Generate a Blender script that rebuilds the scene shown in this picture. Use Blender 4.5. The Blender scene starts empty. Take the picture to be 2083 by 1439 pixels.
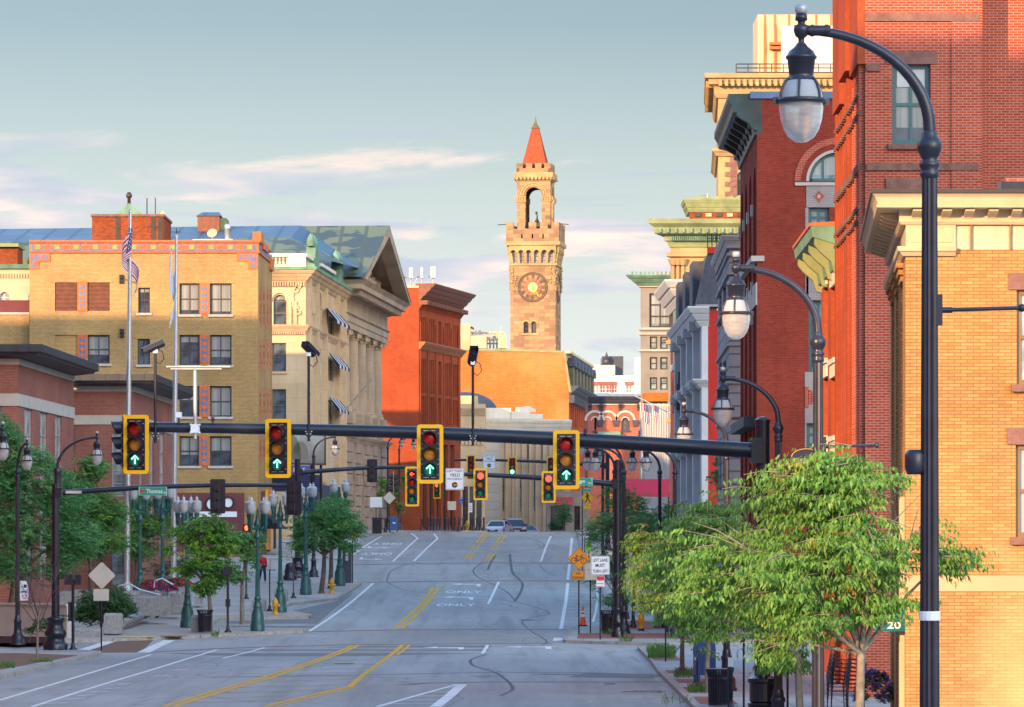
SUN_AZ, SUN_EL, SUN_POWER, SUN_COLOR = 35.0, 14.0, 3.4, (1.0, 0.62, 0.31)   # sun low behind the camera's left shoulder
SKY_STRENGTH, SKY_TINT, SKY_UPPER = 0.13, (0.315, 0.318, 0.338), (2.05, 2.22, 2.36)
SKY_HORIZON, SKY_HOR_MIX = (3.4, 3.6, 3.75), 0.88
CLOUD_SHADE, CLOUD_MID, CLOUD_LIT = (1.75, 1.95, 2.45), (2.6, 2.4, 2.65), (4.3, 3.2, 2.75)
EXPOSURE = 1.32
ASPH = (.30, .295, .288)
SHADERS = [('added brick shade block nearest behind the viewer, left side of the street', -36, -26, -60, -16, 34.0), ('added low brick shade block between two tall ones on the left, outside the picture', -36, -26, -15.5, 37.5, 14.5),
           ('added slim tall brick shade block on the left, outside the picture', -36, -26, 38, 47, 38), ('second added low brick shade block on the left, outside the picture', -36, -26, 47.5, 82, 15.7),
           ('tallest added brick shade block on the left before the pavilions, outside the picture', -37, -27, 82.5, 150, 44.0), ('added brick shade block just before the nearer pavilion, outside the picture', -38, -28, 150.5, 187, 36.0), ('added wide brick shade block behind the pavilions, outside the picture', -120, -45, 190, 200, 35.7)]  # added off-camera blocks; heights and gaps chosen for where the sun falls
import bpy, bmesh, math, random
import numpy as np
from mathutils import Vector, Matrix
from math import pi, sin, cos, tan, radians, atan2, sqrt, hypot

random.seed(7)
S = bpy.context.scene
COL = S.collection
CX, HY, FL, CZ = 1041.5, 1090.0, 8000.0, 5.0     # optical centre, horizon row, focal length (photo pixels), eye height

# ------------------------------------------------------------------ terrain profile: height of the street along its length
KN = [(-400, 0.5), (-100, 2.2), (0, 2.6), (38, 3.4), (59, 4.22), (88, 4.76), (105, 4.68), (125, 4.62), (154, 4.6), (175, 4.35), (200, 3.6),
      (225, 2.7), (250, 1.72), (275, 0.75), (300, 0.0), (320, -0.28), (338, -0.33), (360, -0.1), (400, 0.6), (470, 1.6), (700, 3.5), (1500, 6.0), (6000, 12.0)]
def _slopes():
    n = len(KN); dl = [(KN[i+1][1]-KN[i][1])/(KN[i+1][0]-KN[i][0]) for i in range(n-1)]
    m = [dl[0]] + [0 if dl[i-1]*dl[i] <= 0 else 2*dl[i-1]*dl[i]/(dl[i-1]+dl[i]) for i in range(1, n-1)] + [dl[-1]]
    return m
KM = _slopes()
def hgt(d):
    d = max(KN[0][0], min(KN[-1][0]-1e-6, d))
    i = 0
    while KN[i+1][0] <= d: i += 1
    x0, y0 = KN[i]; x1, y1 = KN[i+1]; L = x1-x0; t = (d-x0)/L
    return (2*t**3-3*t*t+1)*y0 + (t**3-2*t*t+t)*L*KM[i] + (-2*t**3+3*t*t)*y1 + (t**3-t*t)*L*KM[i+1]
def g(d): return CZ - hgt(d)
def PX(px, d): return (px-CX)*d/FL
def PZ(py, d): return CZ + (HY-py)*d/FL
def P(px, py, d): return Vector((PX(px, d), d, PZ(py, d)))
_GT = [(d*0.5, HY + FL*hgt(d*0.5)/(d*0.5)) for d in range(190, 666)]
def GD(py):
    for (d0, y0), (d1, y1) in zip(_GT, _GT[1:]):
        if y1 <= py <= y0: return d0 + (d1-d0)*(y0-py)/max(1e-9, y0-y1)
    return 94.0 if py > 1400 else 333.0
def G(px, py):
    d = GD(py); return (PX(px, d), d)
def base(px, d, up=0.13): return Vector((PX(px, d), d, g(d)+up))

# ------------------------------------------------------------------ mesh builder
SPLIT = set('pilaster brick_hood rustication pale_brick_panel pipe_strip brick_diamond corbel_course panel_rib rib stone_band stone_block stone_belt plant_box carved_bracket brick_panel leg post frieze_panel entrance_pier attic sign_box louvred_box red_curtain arch_trim corner_ornament balustrade_rail carved_panel stepped_parapet carved_scroll dormer mount raking_cornice conduit stone_course'.split())
class MB:
    def __init__(s): s.v = []; s.f = []; s.sm = []; s.mi = []; s.k = []
    def add(s, vs, fs, sm=False, mi=0):
        o = len(s.v); s.k.append((o, len(s.f))); s.v.extend([tuple(v) for v in vs])
        for f in fs: s.f.append([i+o for i in f]); s.sm.append(sm); s.mi.append(mi)
    def quad(s, a, b, c, d, mi=0): s.add([a, b, c, d], [(0, 1, 2, 3)], False, mi)
    def poly(s, pts, mi=0): s.add(pts, [tuple(range(len(pts)))], False, mi)
    def box(s, c, sz, rz=0, mi=0, tilt=None):
        hx, hy, hz = sz[0]/2, sz[1]/2, sz[2]/2; ca, sa = cos(rz), sin(rz); vs = []
        for z in (-hz, hz):
            for x, y in ((-hx, -hy), (hx, -hy), (hx, hy), (-hx, hy)):
                p = Vector((x, y, z))
                if tilt is not None: p = tilt @ p
                vs.append((c[0]+p.x*ca-p.y*sa, c[1]+p.x*sa+p.y*ca, c[2]+p.z))
        s.add(vs, [(3, 2, 1, 0), (4, 5, 6, 7), (0, 1, 5, 4), (1, 2, 6, 5), (2, 3, 7, 6), (3, 0, 4, 7)], False, mi)
    def bx(s, x0, x1, y0, y1, z0, z1, mi=0): s.box(((x0+x1)/2, (y0+y1)/2, (z0+z1)/2), (x1-x0, y1-y0, z1-z0), 0, mi)
    def fbox(s, F, u0, u1, z0, z1, w0, w1, mi=0):
        vs = [F.pt(u, z, w) for z in (z0, z1) for u, w in ((u0, w1), (u1, w1), (u1, w0), (u0, w0))]
        s.add(vs, [(3, 2, 1, 0), (4, 5, 6, 7), (0, 1, 5, 4), (1, 2, 6, 5), (2, 3, 7, 6), (3, 0, 4, 7)], False, mi)
    def prism(s, F, poly, w0, w1, mi=0):       # polygon (u,z) extruded from w0 (back) to w1 (front)
        n = len(poly); vs = [F.pt(u, z, w1) for u, z in poly] + [F.pt(u, z, w0) for u, z in poly]
        s.add(vs, [tuple(range(n)), tuple(range(2*n-1, n-1, -1))] + [(i, i+n, (i+1) % n+n, (i+1) % n) for i in range(n)], False, mi)
    def extr(s, poly, z0, z1, mi=0):           # plan polygon extruded upward
        n = len(poly); vs = [(p[0], p[1], z0) for p in poly] + [(p[0], p[1], z1) for p in poly]
        s.add(vs, [tuple(range(n-1, -1, -1)), tuple(range(n, 2*n))] + [(i, (i+1) % n, (i+1) % n+n, i+n) for i in range(n)], False, mi)
    def tube(s, path, rad, n=10, sm=True, mi=0, cap=True):
        path = [Vector(p) for p in path]; k = len(path)
        if not hasattr(rad, '__len__'): rad = [rad]*k
        vs = []; up = None
        for i, p in enumerate(path):
            t = (path[min(i+1, k-1)]-path[max(i-1, 0)]).normalized()
            if up is None: up = Vector((0, 0, 1)) if abs(t.z) < 0.9 else Vector((0, 1, 0))
            a = t.cross(up)
            if a.length < 1e-5: a = t.orthogonal()
            a.normalize(); b = a.cross(t); up = b
            for j in range(n):
                th = 2*pi*j/n; vs.append(p + (a*cos(th)+b*sin(th))*rad[i])
        fs = [(i*n+j, i*n+(j+1) % n, (i+1)*n+(j+1) % n, (i+1)*n+j) for i in range(k-1) for j in range(n)]
        s.add(vs, fs, sm, mi)
        if cap: s.add(vs[:n], [tuple(range(n-1, -1, -1))], False, mi); s.add(vs[-n:], [tuple(range(n))], False, mi)
    def lathe(s, prof, c=(0, 0, 0), n=16, sm=True, mi=0):
        vs = [(c[0]+r*cos(2*pi*j/n), c[1]+r*sin(2*pi*j/n), c[2]+z) for r, z in prof for j in range(n)]
        k = len(prof)
        fs = [(i*n+j, i*n+(j+1) % n, (i+1)*n+(j+1) % n, (i+1)*n+j) for i in range(k-1) for j in range(n)]
        s.add(vs, fs, sm, mi)
        if prof[0][0] > 1e-4: s.add(vs[:n], [tuple(range(n-1, -1, -1))], False, mi)
        if prof[-1][0] > 1e-4: s.add(vs[-n:], [tuple(range(n))], False, mi)
    def disc(s, F, u, z, r, w, n=24, mi=0): s.poly([F.pt(u+r*cos(2*pi*i/n), z+r*sin(2*pi*i/n), w) for i in range(n)], mi)
    def ring(s, F, u, z, r0, r1, w0, w1, n=28, a0=0, a1=2*pi, mi=0):
        for i in range(n):
            t0 = a0+(a1-a0)*i/n; t1 = a0+(a1-a0)*(i+1)/n
            s.prism(F, [(u+r*cos(t), z+r*sin(t)) for r, t in ((r0, t0), (r1, t0), (r1, t1), (r0, t1))], w0, w1, mi)
    def mesh(s, name, mats, off=Vector((0, 0, 0))):
        me = bpy.data.meshes.new(name)
        V = np.array(s.v, dtype=np.float64).reshape(-1, 3) - np.array(off)[None, :]
        me.from_pydata(V.tolist(), [], s.f)
        if not isinstance(mats, (list, tuple)): mats = [mats]
        for m in mats: me.materials.append(m)
        me.polygons.foreach_set('use_smooth', s.sm); me.polygons.foreach_set('material_index', s.mi)
        uv = me.uv_layers.new(name='UVMap')       # box projection in metres
        nl = len(me.loops); lv = np.empty(nl, dtype=np.int32); me.loops.foreach_get('vertex_index', lv)
        npoly = len(me.polygons); nr = np.empty(npoly*3); me.polygons.foreach_get('normal', nr); nr = nr.reshape(-1, 3)
        lt = np.empty(npoly, dtype=np.int32); me.polygons.foreach_get('loop_total', lt)
        N = np.repeat(nr, lt, axis=0); W = np.array(s.v).reshape(-1, 3)[lv]
        flat = np.abs(N[:, 2]) > 0.75; hx = np.hypot(N[:, 0], N[:, 1])+1e-9
        u = np.where(flat, W[:, 0], (W[:, 0]*-N[:, 1]+W[:, 1]*N[:, 0])/hx); v = np.where(flat, W[:, 1], W[:, 2])
        uv.data.foreach_set('uv', np.stack([u, v], 1).astype(np.float32).ravel())
        me.update(); return me
    def build(s, name, mats, parent=None):
        if name in SPLIT and 1 < len(s.k) <= 60:      # countable pieces: one object each
            for i, (v0, f0) in enumerate(s.k):
                v1, f1 = s.k[i+1] if i+1 < len(s.k) else (len(s.v), len(s.f)); q = MB(); q.v = s.v[v0:v1]; q.f = [[j-v0 for j in f] for f in s.f[f0:f1]]; q.sm = s.sm[f0:f1]; q.mi = s.mi[f0:f1]; q.k = [(0, 0)]; o = q.build(name, mats, parent)
            return o
        off = wloc(parent); me = s.mesh(name, mats, off)
        return link(name, me, parent)
def wloc(o):
    p = Vector((0, 0, 0))
    while o is not None: p += o.location; o = o.parent
    return p
def link(name, data, parent=None):
    o = bpy.data.objects.new(name, data); COL.objects.link(o)
    if parent is not None: o.parent = parent
    return o
def tag(o, label=None, cat=None, group=None, kind=None):
    if label: o['label'] = label
    if cat: o['category'] = cat
    if group: o['group'] = group
    if kind: o['kind'] = kind
    return o
def thing(name, label, cat, loc=(0, 0, 0), rz=0, group=None):
    o = link(name, None); o.location = Vector(loc); o.rotation_euler = (0, 0, rz); return tag(o, label, cat, group)
KIDS = {}
def copy_tree(o, parent=None):
    if not KIDS:
        for q in bpy.data.objects:
            if q.parent: KIDS.setdefault(q.parent.name, []).append(q)
    c = o.copy(); COL.objects.link(c)
    if parent is not None: c.parent = parent
    for ch in KIDS.get(o.name, []): copy_tree(ch, c)
    return c
def clone(o, loc, rz, label, group=None):
    KIDS.clear(); c = copy_tree(o); KIDS.clear(); c.location = loc; c.rotation_euler = (0, 0, rz); c['label'] = label
    if group: c['group'] = group
    return c
def struct(mb, name, m, kind='structure'): return tag(mb.build(name, m), kind=kind)

class Face:
    def __init__(s, a, b, xy=False):
        s.A = Vector((a[0], a[1], 0)) if xy else Vector((PX(*a), a[1], 0)); s.B = Vector((b[0], b[1], 0)) if xy else Vector((PX(*b), b[1], 0))
        s.U = (s.B-s.A).normalized(); s.N = Vector((s.U.y, -s.U.x, 0)); s.L = (s.B-s.A).length
    def u(s, px):
        t = (px-CX)/FL; return (t*s.A.y-s.A.x)/(s.U.x-t*s.U.y)
    def z(s, px, py): return PZ(py, s.A.y+s.u(px)*s.U.y)
    def pt(s, u, z, w=0): return s.A+s.U*u+s.N*w+Vector((0, 0, z))
    def op(s, x0, y0, x1, y1, k='r'): return (s.u(x0), s.z(x0, y1), s.u(x1), s.z(x0, y0), k)
    def ang(s): return atan2(s.U.y, s.U.x)
XZ = Face((0, 0), (1, 0), True)       # local frame looking along +y, outward = -y

# ------------------------------------------------------------------ materials
M = {}
def nodes(name):
    m = bpy.data.materials.new(name); m.use_nodes = True; nt = m.node_tree
    return m, nt, nt.nodes['Principled BSDF']
def rgb(c): return (c[0], c[1], c[2], 1)
def mix(nt, a, b, fac, mode='MIX'):
    n = nt.nodes.new('ShaderNodeMix'); n.data_type = 'RGBA'; n.blend_type = mode
    for sock, val in ((n.inputs[0], fac), (n.inputs[6], a), (n.inputs[7], b)):
        if hasattr(val, 'links'): nt.links.new(val, sock)
        else: sock.default_value = val if not isinstance(val, tuple) else rgb(val)
    return n.outputs[2]
def noise(nt, scale, detail=4, coord='Object', rough=0.55, stretch=None):
    tc = nt.nodes.new('ShaderNodeTexCoord'); n = nt.nodes.new('ShaderNodeTexNoise')
    n.inputs['Scale'].default_value = scale; n.inputs['Detail'].default_value = detail; n.inputs['Roughness'].default_value = rough
    if stretch:
        mp = nt.nodes.new('ShaderNodeMapping'); mp.inputs['Scale'].default_value = stretch
        nt.links.new(tc.outputs[coord], mp.inputs[0]); nt.links.new(mp.outputs[0], n.inputs['Vector'])
    else: nt.links.new(tc.outputs[coord], n.inputs['Vector'])
    return n.outputs['Fac']
def ramp(nt, fac, stops):
    r = nt.nodes.new('ShaderNodeValToRGB'); nt.links.new(fac, r.inputs[0]); e = r.color_ramp.elements
    while len(e) < len(stops): e.new(0.5)
    for el, (p, c) in zip(e, stops): el.position = p; el.color = rgb(c) if isinstance(c, tuple) else (c, c, c, 1)
    return r.outputs[0]
def bump(nt, b, h, strength=0.3, dist=0.02):
    n = nt.nodes.new('ShaderNodeBump'); n.inputs['Strength'].default_value = strength; n.inputs['Distance'].default_value = dist
    nt.links.new(h, n.inputs['Height']); nt.links.new(n.outputs[0], b.inputs['Normal'])
def mul(c, k): return (c[0]*k, c[1]*k, c[2]*k)
def mat(name, c, rough=0.75, metal=0, var=0.15, scale=1.5, bmp=0, streak=0, spec=0.5, grime=None):
    m, nt, b = nodes(name); b.inputs['Roughness'].default_value = rough; b.inputs['Metallic'].default_value = metal
    b.inputs['Specular IOR Level'].default_value = spec if rough < 0.66 else 0.12
    out = ramp(nt, noise(nt, scale, 5), [(0.3, mul(c, 1-var)), (0.7, mul(c, 1+var))])
    if streak: out = mix(nt, out, mul(c, 0.45), ramp(nt, noise(nt, 1.0, 4, 'Object', 0.6, (1.3, 1.3, 0.12)), [(0.5, 0.0), (0.8, streak)]))
    if grime: out = mix(nt, out, grime, ramp(nt, noise(nt, scale*0.35, 6, 'Object', 0.65), [(0.5, 0.0), (0.72, 0.8)]))
    nt.links.new(out, b.inputs['Base Color'])
    if bmp: bump(nt, b, noise(nt, scale*8, 4), bmp, 0.03)
    M[name] = m; return m
def brick(name, c1, c2, mortar, row=0.075, length=0.22, ms=0.011, streak=0.25, rough=0.85, offset=0.5, bmp=0.4, patch=None):
    m, nt, b = nodes(name); b.inputs['Roughness'].default_value = rough; b.inputs['Specular IOR Level'].default_value = 0.06
    tc = nt.nodes.new('ShaderNodeTexCoord'); bt = nt.nodes.new('ShaderNodeTexBrick'); nt.links.new(tc.outputs['UV'], bt.inputs['Vector'])
    for k, v in (('Scale', 1.0), ('Mortar Size', ms), ('Brick Width', length), ('Row Height', row), ('Mortar Smooth', 0.2), ('Bias', 0.0)): bt.inputs[k].default_value = v
    bt.offset = offset
    bt.inputs['Color1'].default_value = rgb(c1); bt.inputs['Color2'].default_value = rgb(c2); bt.inputs['Mortar'].default_value = rgb(mortar)
    big = ramp(nt, noise(nt, 0.35, 6), [(0.3, (0.78, 0.78, 0.8)), (0.7, (1.14, 1.12, 1.08))])
    out = mix(nt, bt.outputs['Color'], big, 1.0, 'MULTIPLY')
    if streak: out = mix(nt, out, mul(c1, 0.4), ramp(nt, noise(nt, 1.0, 5, 'Object', 0.6, (0.9, 0.9, 0.07)), [(0.52, 0.0), (0.8, streak)]))
    if patch: out = mix(nt, out, patch, ramp(nt, noise(nt, 0.16, 5, 'Object', 0.6), [(0.5, 0.0), (0.65, 0.55)]))
    nt.links.new(out, b.inputs['Base Color'])
    if bmp: bump(nt, b, bt.outputs['Fac'], -bmp, 0.01)
    M[name] = m; return m
def emis(name, c, strength):
    m, nt, b = nodes(name); b.inputs['Base Color'].default_value = rgb(mul(c, 0.3)); b.inputs['Emission Color'].default_value = rgb(c); b.inputs['Emission Strength'].default_value = strength
    M[name] = m; return m

brick('yellow_brick', (.52, .335, .13), (.41, .26, .10), (.24, .165, .1), 0.085, 0.26, 0.016, 0.3)
brick('buff_brick', (.52, .275, .105), (.38, .19, .065), (.20, .11, .055), 0.073, 0.27, 0.009, 0.3, patch=(.66, .40, .2))
brick('red_brick', (.47, .085, .045), (.34, .052, .03), (.46, .25, .19), 0.075, 0.225, 0.011, 0.2)
brick('dark_red_brick', (.31, .045, .028), (.22, .03, .02), (.27, .08, .055), 0.07, 0.215, 0.009, 0.35)
brick('orange_red_brick', (.43, .085, .034), (.35, .068, .028), (.30, .08, .04), 0.1, 0.3, 0.014, 0.45)
brick('painted_orange', (.62, .20, .055), (.54, .16, .04), (.36, .11, .04), 0.16, 0.48, 0.02, 0.5, patch=(.58, .26, .1))
brick('pavilion_brick', (.33, .105, .075), (.25, .07, .055), (.3, .2, .17), 0.075, 0.215, 0.011, 0.1)
brick('penthouse_brick', (.38, .085, .03), (.22, .05, .022), (.15, .06, .035), 0.09, 0.24, 0.016, 0.3)
brick('tower_granite', (.42, .265, .14), (.25, .15, .095), (.24, .16, .1), 0.62, 1.7, 0.03, 0.15, bmp=0.3)
brick('ashlar_pale', (.50, .46, .40), (.45, .41, .36), (.25, .23, .2), 0.85, 2.4, 0.02, 0.2, bmp=0.2)
brick('ashlar_grey', (.36, .33, .34), (.30, .28, .29), (.16, .15, .16), 0.62, 6.0, 0.05, 0.3, bmp=0.6)
brick('limestone', (.60, .45, .29), (.55, .41, .26), (.42, .34, .25), 1.0, 2.6, 0.015, 0.3, bmp=0.1)
brick('yellow_stone', (.46, .325, .165), (.39, .265, .13), (.44, .3, .15), 0.5, 1.5, 0.02, 0.2, bmp=0.2)
brick('brick_paving', (.33, .12, .09), (.27, .1, .08), (.28, .2, .17), 0.1, 0.2, 0.008, 0, offset=0.5)
brick('plaza_paving', (.40, .36, .33), (.35, .31, .29), (.5, .46, .42), 0.35, 0.35, 0.02, 0)
brick('sidewalk', (.40, .395, .385), (.36, .355, .35), (.2, .2, .2), 1.5, 1.5, 0.02, 0, offset=0.0, bmp=0.1)
brick('portico_stone', (.46, .36, .265), (.41, .32, .235), (.28, .23, .19), 1.1, 3.0, 0.012, 0.4, bmp=0.1)
mat('rusticated', (.33, .25, .2), 0.9, 0, 0.2, 1.0, 0.3, 0.4)
mat('terracotta', (.52, .125, .03), 0.6, 0, 0.18, 2.0)
mat('terracotta_blue', (.11, .145, .28), 0.55, 0, 0.2, 3.0)
mat('terracotta_green', (.16, .30, .12), 0.55)
mat('cast_stone', (.48, .44, .40), 0.85, 0, 0.1, 1.5, 0.1, 0.2)
mat('brownstone', (.22, .115, .095), 0.9, 0, 0.25, 3, 0.6)
mat('white_stone', (.66, .60, .50), 0.8, 0, 0.08, 1.0, 0, 0.25)
mat('white_paint', (.50, .50, .51), 0.55, 0, 0.08, 1.0, 0, 0.25)
mat('cream_paint', (.54, .42, .25), 0.6, 0, 0.1, 1.5, 0, 0.15, grime=(.5, .3, .17))
mat('cream_brick_paint', (.54, .45, .31), 0.8, 0, 0.14, 4, 0.3, 0.1)
mat('red_paint', (.44, .035, .028), 0.7, 0, 0.12, 0.6, 0, 0.25)
mat('verdigris', (.17, .31, .23), 0.7, 0, 0.25, 1.2, 0, 0.4, grime=(.1, .16, .12))
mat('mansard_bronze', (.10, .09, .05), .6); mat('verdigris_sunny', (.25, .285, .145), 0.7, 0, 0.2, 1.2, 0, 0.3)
mat('dark_green_trim', (.028, .055, .05), 0.5, 0, 0.3, 1.5, grime=(.09, .03, .02))
mat('teal_paint', (.035, .13, .14), 0.45, 0, 0.1)
mat('teal_lamp_paint', (.016, .085, .085), 0.38, 0, 0.2, 3)
mat('black_iron', (.02, .02, .035), 0.32, 0, 0.3, 4)
mat('black_steel', (.012, .014, .026), 0.27, 0, 0.3, 2)
mat('clock_brown', (.33, .12, .05), .6); mat('dark_bronze', (.045, .03, .022), 0.4, 0, 0.3)
mat('charcoal_roof', (.035, .037, .048), 0.6, 0, 0.2, 2)
mat('slate', (.045, .05, .07), 0.6, 0, 0.3, 4, 0.2)
mat('flat_roof', (.16, .15, .14), 0.9, 0, 0.2)
mat('aluminium', (.50, .52, .55), 0.4, 0.7, 0.06, 1)
mat('galvanised', (.42, .43, .44), 0.45, 0.4, 0.15, 3)
mat('sign_back', (.52, .48, .42), 0.45, 0.25, 0.12, 2)
mat('granite', (.30, .30, .31), 0.85, 0, 0.25, 9, 0.2, grime=(.18, .17, .16))
mat('concrete', (.36, .35, .33), 0.9, 0, 0.15, 2, 0.1, 0.2)
mat('signal_yellow', (.86, .44, .004), 0.35, 0, 0.04)
mat('signal_black', (.014, .008, .02), 0.4, 0, 0.2)
mat('lens_red', (.50, .012, .008), 0.15, 0, 0.2, 6); mat('lens_amber', (.55, .20, .015), 0.15, 0, 0.25, 6); mat('lens_green', (.012, .24, .13), 0.15, 0, 0.2, 6)
mat('lens_green_lit', (.005, .22, .12), 0.15)
emis('glow_green', (.26, 1.0, .70), 1.2); emis('glow_red', (1.0, .07, .055), 1.6); emis('glow_red_core', (1.0, .065, .05), 1.3); emis('glow_hand', (1.0, .10, .02), 2.0)
mat('sign_white', (.70, .72, .76), 0.4, 0, 0.03); mat('sign_ink', (.015, .015, .018), 0.5); mat('sign_green', (.012, .26, .17), 0.4, 0, 0.04)
mat('sign_orange', (.75, .27, .01), 0.4, 0, 0.05); mat('sign_yellow', (.80, .42, .008), 0.4, 0, 0.05); mat('sign_lime', (.40, .72, .06), 0.4); mat('sign_red', (.55, .03, .03), 0.4)
mat('sign_blue', (.02, .08, .4), 0.4); mat('crimson', (.36, .012, .045), 0.55, 0, 0.1, 0.5); mat('banner_violet', (.10, .09, .32), 0.5, 0, 0.1)
mat('hydrant_yellow', (.62, .33, .03), 0.5, 0, 0.15, 5); mat('hydrant_orange', (.78, .30, .01), 0.45); mat('cone_orange', (.85, .09, .015), 0.45); mat('mail_blue', (.02, .085, .26), 0.4, 0, 0.15)
mat('navy', (.012, .02, .075), 0.6); mat('awning_black', (.016, .018, .03), 0.7); mat('awning_stripe', (.5, .52, .58), 0.7); mat('maroon', (.15, .05, .055), 0.7, 0, 0.1, 0.8); mat('awning_teal', (.01, .13, .16), 0.7)
mat('bark', (.14, .10, .085), 0.9, 0, 0.35, 6, 0.5); mat('bark_light', (.22, .19, .155), 0.9, 0, 0.3, 7, 0.5); mat('bark_purple', (.13, .085, .09), 0.85, 0, 0.3, 8)
mat('mulch', (.06, .022, .02), 0.95, 0, 0.4, 12, 0.5)
mat('orange_frame', (.36, .11, .035), 0.6, 0, 0.15); mat('dark_frame', (.045, .04, .045), 0.5); mat('white_frame', (.52, .54, .56), 0.5); mat('grey_frame', (.30, .33, .36), 0.45); mat('brown_frame', (.20, .115, .05), 0.5); mat('louver', (.19, .06, .03), 0.6, 0, 0.25, 3, 0, 0.5)
mat('skin', (.42, .26, .19), 0.6); mat('cloth_red', (.42, .02, .03), 0.8); mat('cloth_navy', (.02, .025, .05), 0.85); mat('hair_dark', (.02, .015, .012), 0.7)
mat('car_white', (.62, .64, .68), 0.22, 0, 0.02); mat('car_maroon', (.13, .008, .014), 0.2, 0, 0.05); mat('car_silver', (.30, .34, .38), 0.22, 0.3, 0.03); mat('car_glass', (.02, .03, .045), 0.06); mat('rubber', (.012, .012, .012), 0.8); mat('headlight', (.6, .62, .65), 0.1)
mat('flower_red', (.62, .02, .06), 0.7, 0, 0.3, 8); mat('flower_pink', (.60, .03, .26), 0.7, 0, 0.3, 8); mat('flower_purple', (.42, .17, .50), 0.7, 0, 0.2)
mat('copper_blue', (.105, .16, .29), 0.5, 0, 0.2, 0.4, 0, 0.2)
mat('bollard_white', (.5, .5, .5), 0.6)

def glass_pane(name, dark, curtain, amount, rough=0.06):
    """dark glass; by chance a blind or curtain hangs down part of the window"""
    m, nt, b = nodes(name); b.inputs['Roughness'].default_value = rough; b.inputs['Specular IOR Level'].default_value = 0.9
    def mth(op, a, c):
        n = nt.nodes.new('ShaderNodeMath'); n.operation = op
        for i, v in enumerate((a, c)):
            if hasattr(v, 'links'): nt.links.new(v, n.inputs[i])
            else: n.inputs[i].default_value = v
        return n.outputs[0]
    R = nt.nodes.new('ShaderNodeObjectInfo').outputs['Random']; r2 = mth('FRACT', mth('MULTIPLY', R, 7.31), 0.0); r3 = mth('FRACT', mth('MULTIPLY', R, 31.7), 0.0)
    sp = nt.nodes.new('ShaderNodeSeparateXYZ'); nt.links.new(nt.nodes.new('ShaderNodeTexCoord').outputs['Generated'], sp.inputs[0])
    fold = noise(nt, 4.5, 2, 'Object', 0.5, (1, 1, 0.03)); cur = mix(nt, mul(curtain, 0.55), curtain, ramp(nt, fold, [(0.35, 0.0), (0.65, 1.0)]))
    base_ = mix(nt, dark, mul(dark, 2.2), r3); base_ = mix(nt, base_, mul(dark, 0.35), ramp(nt, noise(nt, 0.9, 3), [(0.45, 0.0), (0.6, 0.8)]))
    on = mth('MULTIPLY', mth('LESS_THAN', r3, amount), mth('GREATER_THAN', sp.outputs[2], mth('SUBTRACT', mth('MULTIPLY', r2, 1.25), 0.35)))
    nt.links.new(mix(nt, base_, cur, mth('MULTIPLY', on, 0.85)), b.inputs['Base Color']); M[name] = m
glass_pane('pane_blue', (.05, .065, .085), (.36, .37, .36), 0.62)
glass_pane('pane_pale', (.16, .21, .24), (.42, .45, .44), 0.7)
glass_pane('pane_dark', (.016, .016, .02), (.14, .12, .11), 0.4)
glass_pane('pane_grey', (.20, .235, .26), (.32, .35, .36), 0.5)
def globe_glass():
    m, nt, b = nodes('lamp_glass'); b.inputs['Roughness'].default_value = 0.22
    n = noise(nt, 3.0, 3, 'Object', 0.5, (1.5, 1.5, 6))
    nt.links.new(ramp(nt, n, [(0.3, (.55, .55, .57)), (0.7, (.80, .78, .76))]), b.inputs['Base Color'])
    b.inputs['Transmission Weight'].default_value = 0.6; b.inputs['IOR'].default_value = 1.12; bump(nt, b, n, 0.3, 0.02)
    M['lamp_glass'] = m
    m2, nt, b = nodes('frosted_globe'); b.inputs['Base Color'].default_value = (.46, .49, .52, 1); b.inputs['Roughness'].default_value = 0.25
    b.inputs['Transmission Weight'].default_value = 0.25; b.inputs['IOR'].default_value = 1.1; M['frosted_globe'] = m2
globe_glass()
def leafmat(name, a, b_, c=None, camount=0.1, trans=0.35, clump=1.2):
    m = bpy.data.materials.new(name); m.use_nodes = True; nt = m.node_tree; b = nt.nodes['Principled BSDF']; out = nt.nodes['Material Output']
    geo = nt.nodes.new('ShaderNodeNewGeometry')
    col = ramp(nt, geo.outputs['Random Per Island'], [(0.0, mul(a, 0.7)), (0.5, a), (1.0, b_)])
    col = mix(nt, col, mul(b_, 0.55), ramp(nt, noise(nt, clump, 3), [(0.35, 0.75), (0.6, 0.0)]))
    if c: col = mix(nt, col, c, ramp(nt, noise(nt, clump*0.8, 2, 'Object', 0.4, (1.0, 1.0, 1.6)), [(0.66-camount, 0.0), (0.74-camount, 0.85)]))
    nt.links.new(col, b.inputs['Base Color']); b.inputs['Roughness'].default_value = 0.5; b.inputs['Specular IOR Level'].default_value = 0.35
    tr = nt.nodes.new('ShaderNodeBsdfTranslucent'); nt.links.new(col, tr.inputs['Color'])
    mx = nt.nodes.new('ShaderNodeMixShader'); mx.inputs[0].default_value = trans
    nt.links.new(b.outputs[0], mx.inputs[1]); nt.links.new(tr.outputs[0], mx.inputs[2]); nt.links.new(mx.outputs[0], out.inputs['Surface']); M[name] = m
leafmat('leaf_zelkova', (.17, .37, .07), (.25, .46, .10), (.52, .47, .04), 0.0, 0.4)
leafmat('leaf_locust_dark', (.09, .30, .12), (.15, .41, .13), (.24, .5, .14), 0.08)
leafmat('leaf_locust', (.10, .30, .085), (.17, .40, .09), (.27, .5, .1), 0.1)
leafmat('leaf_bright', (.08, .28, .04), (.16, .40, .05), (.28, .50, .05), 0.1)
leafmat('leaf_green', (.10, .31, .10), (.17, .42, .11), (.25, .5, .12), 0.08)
leafmat('leaf_bush', (.055, .17, .07), (.1, .25, .08))
leafmat('grass_blade', (.07, .2, .04), (.14, .28, .05))

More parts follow.
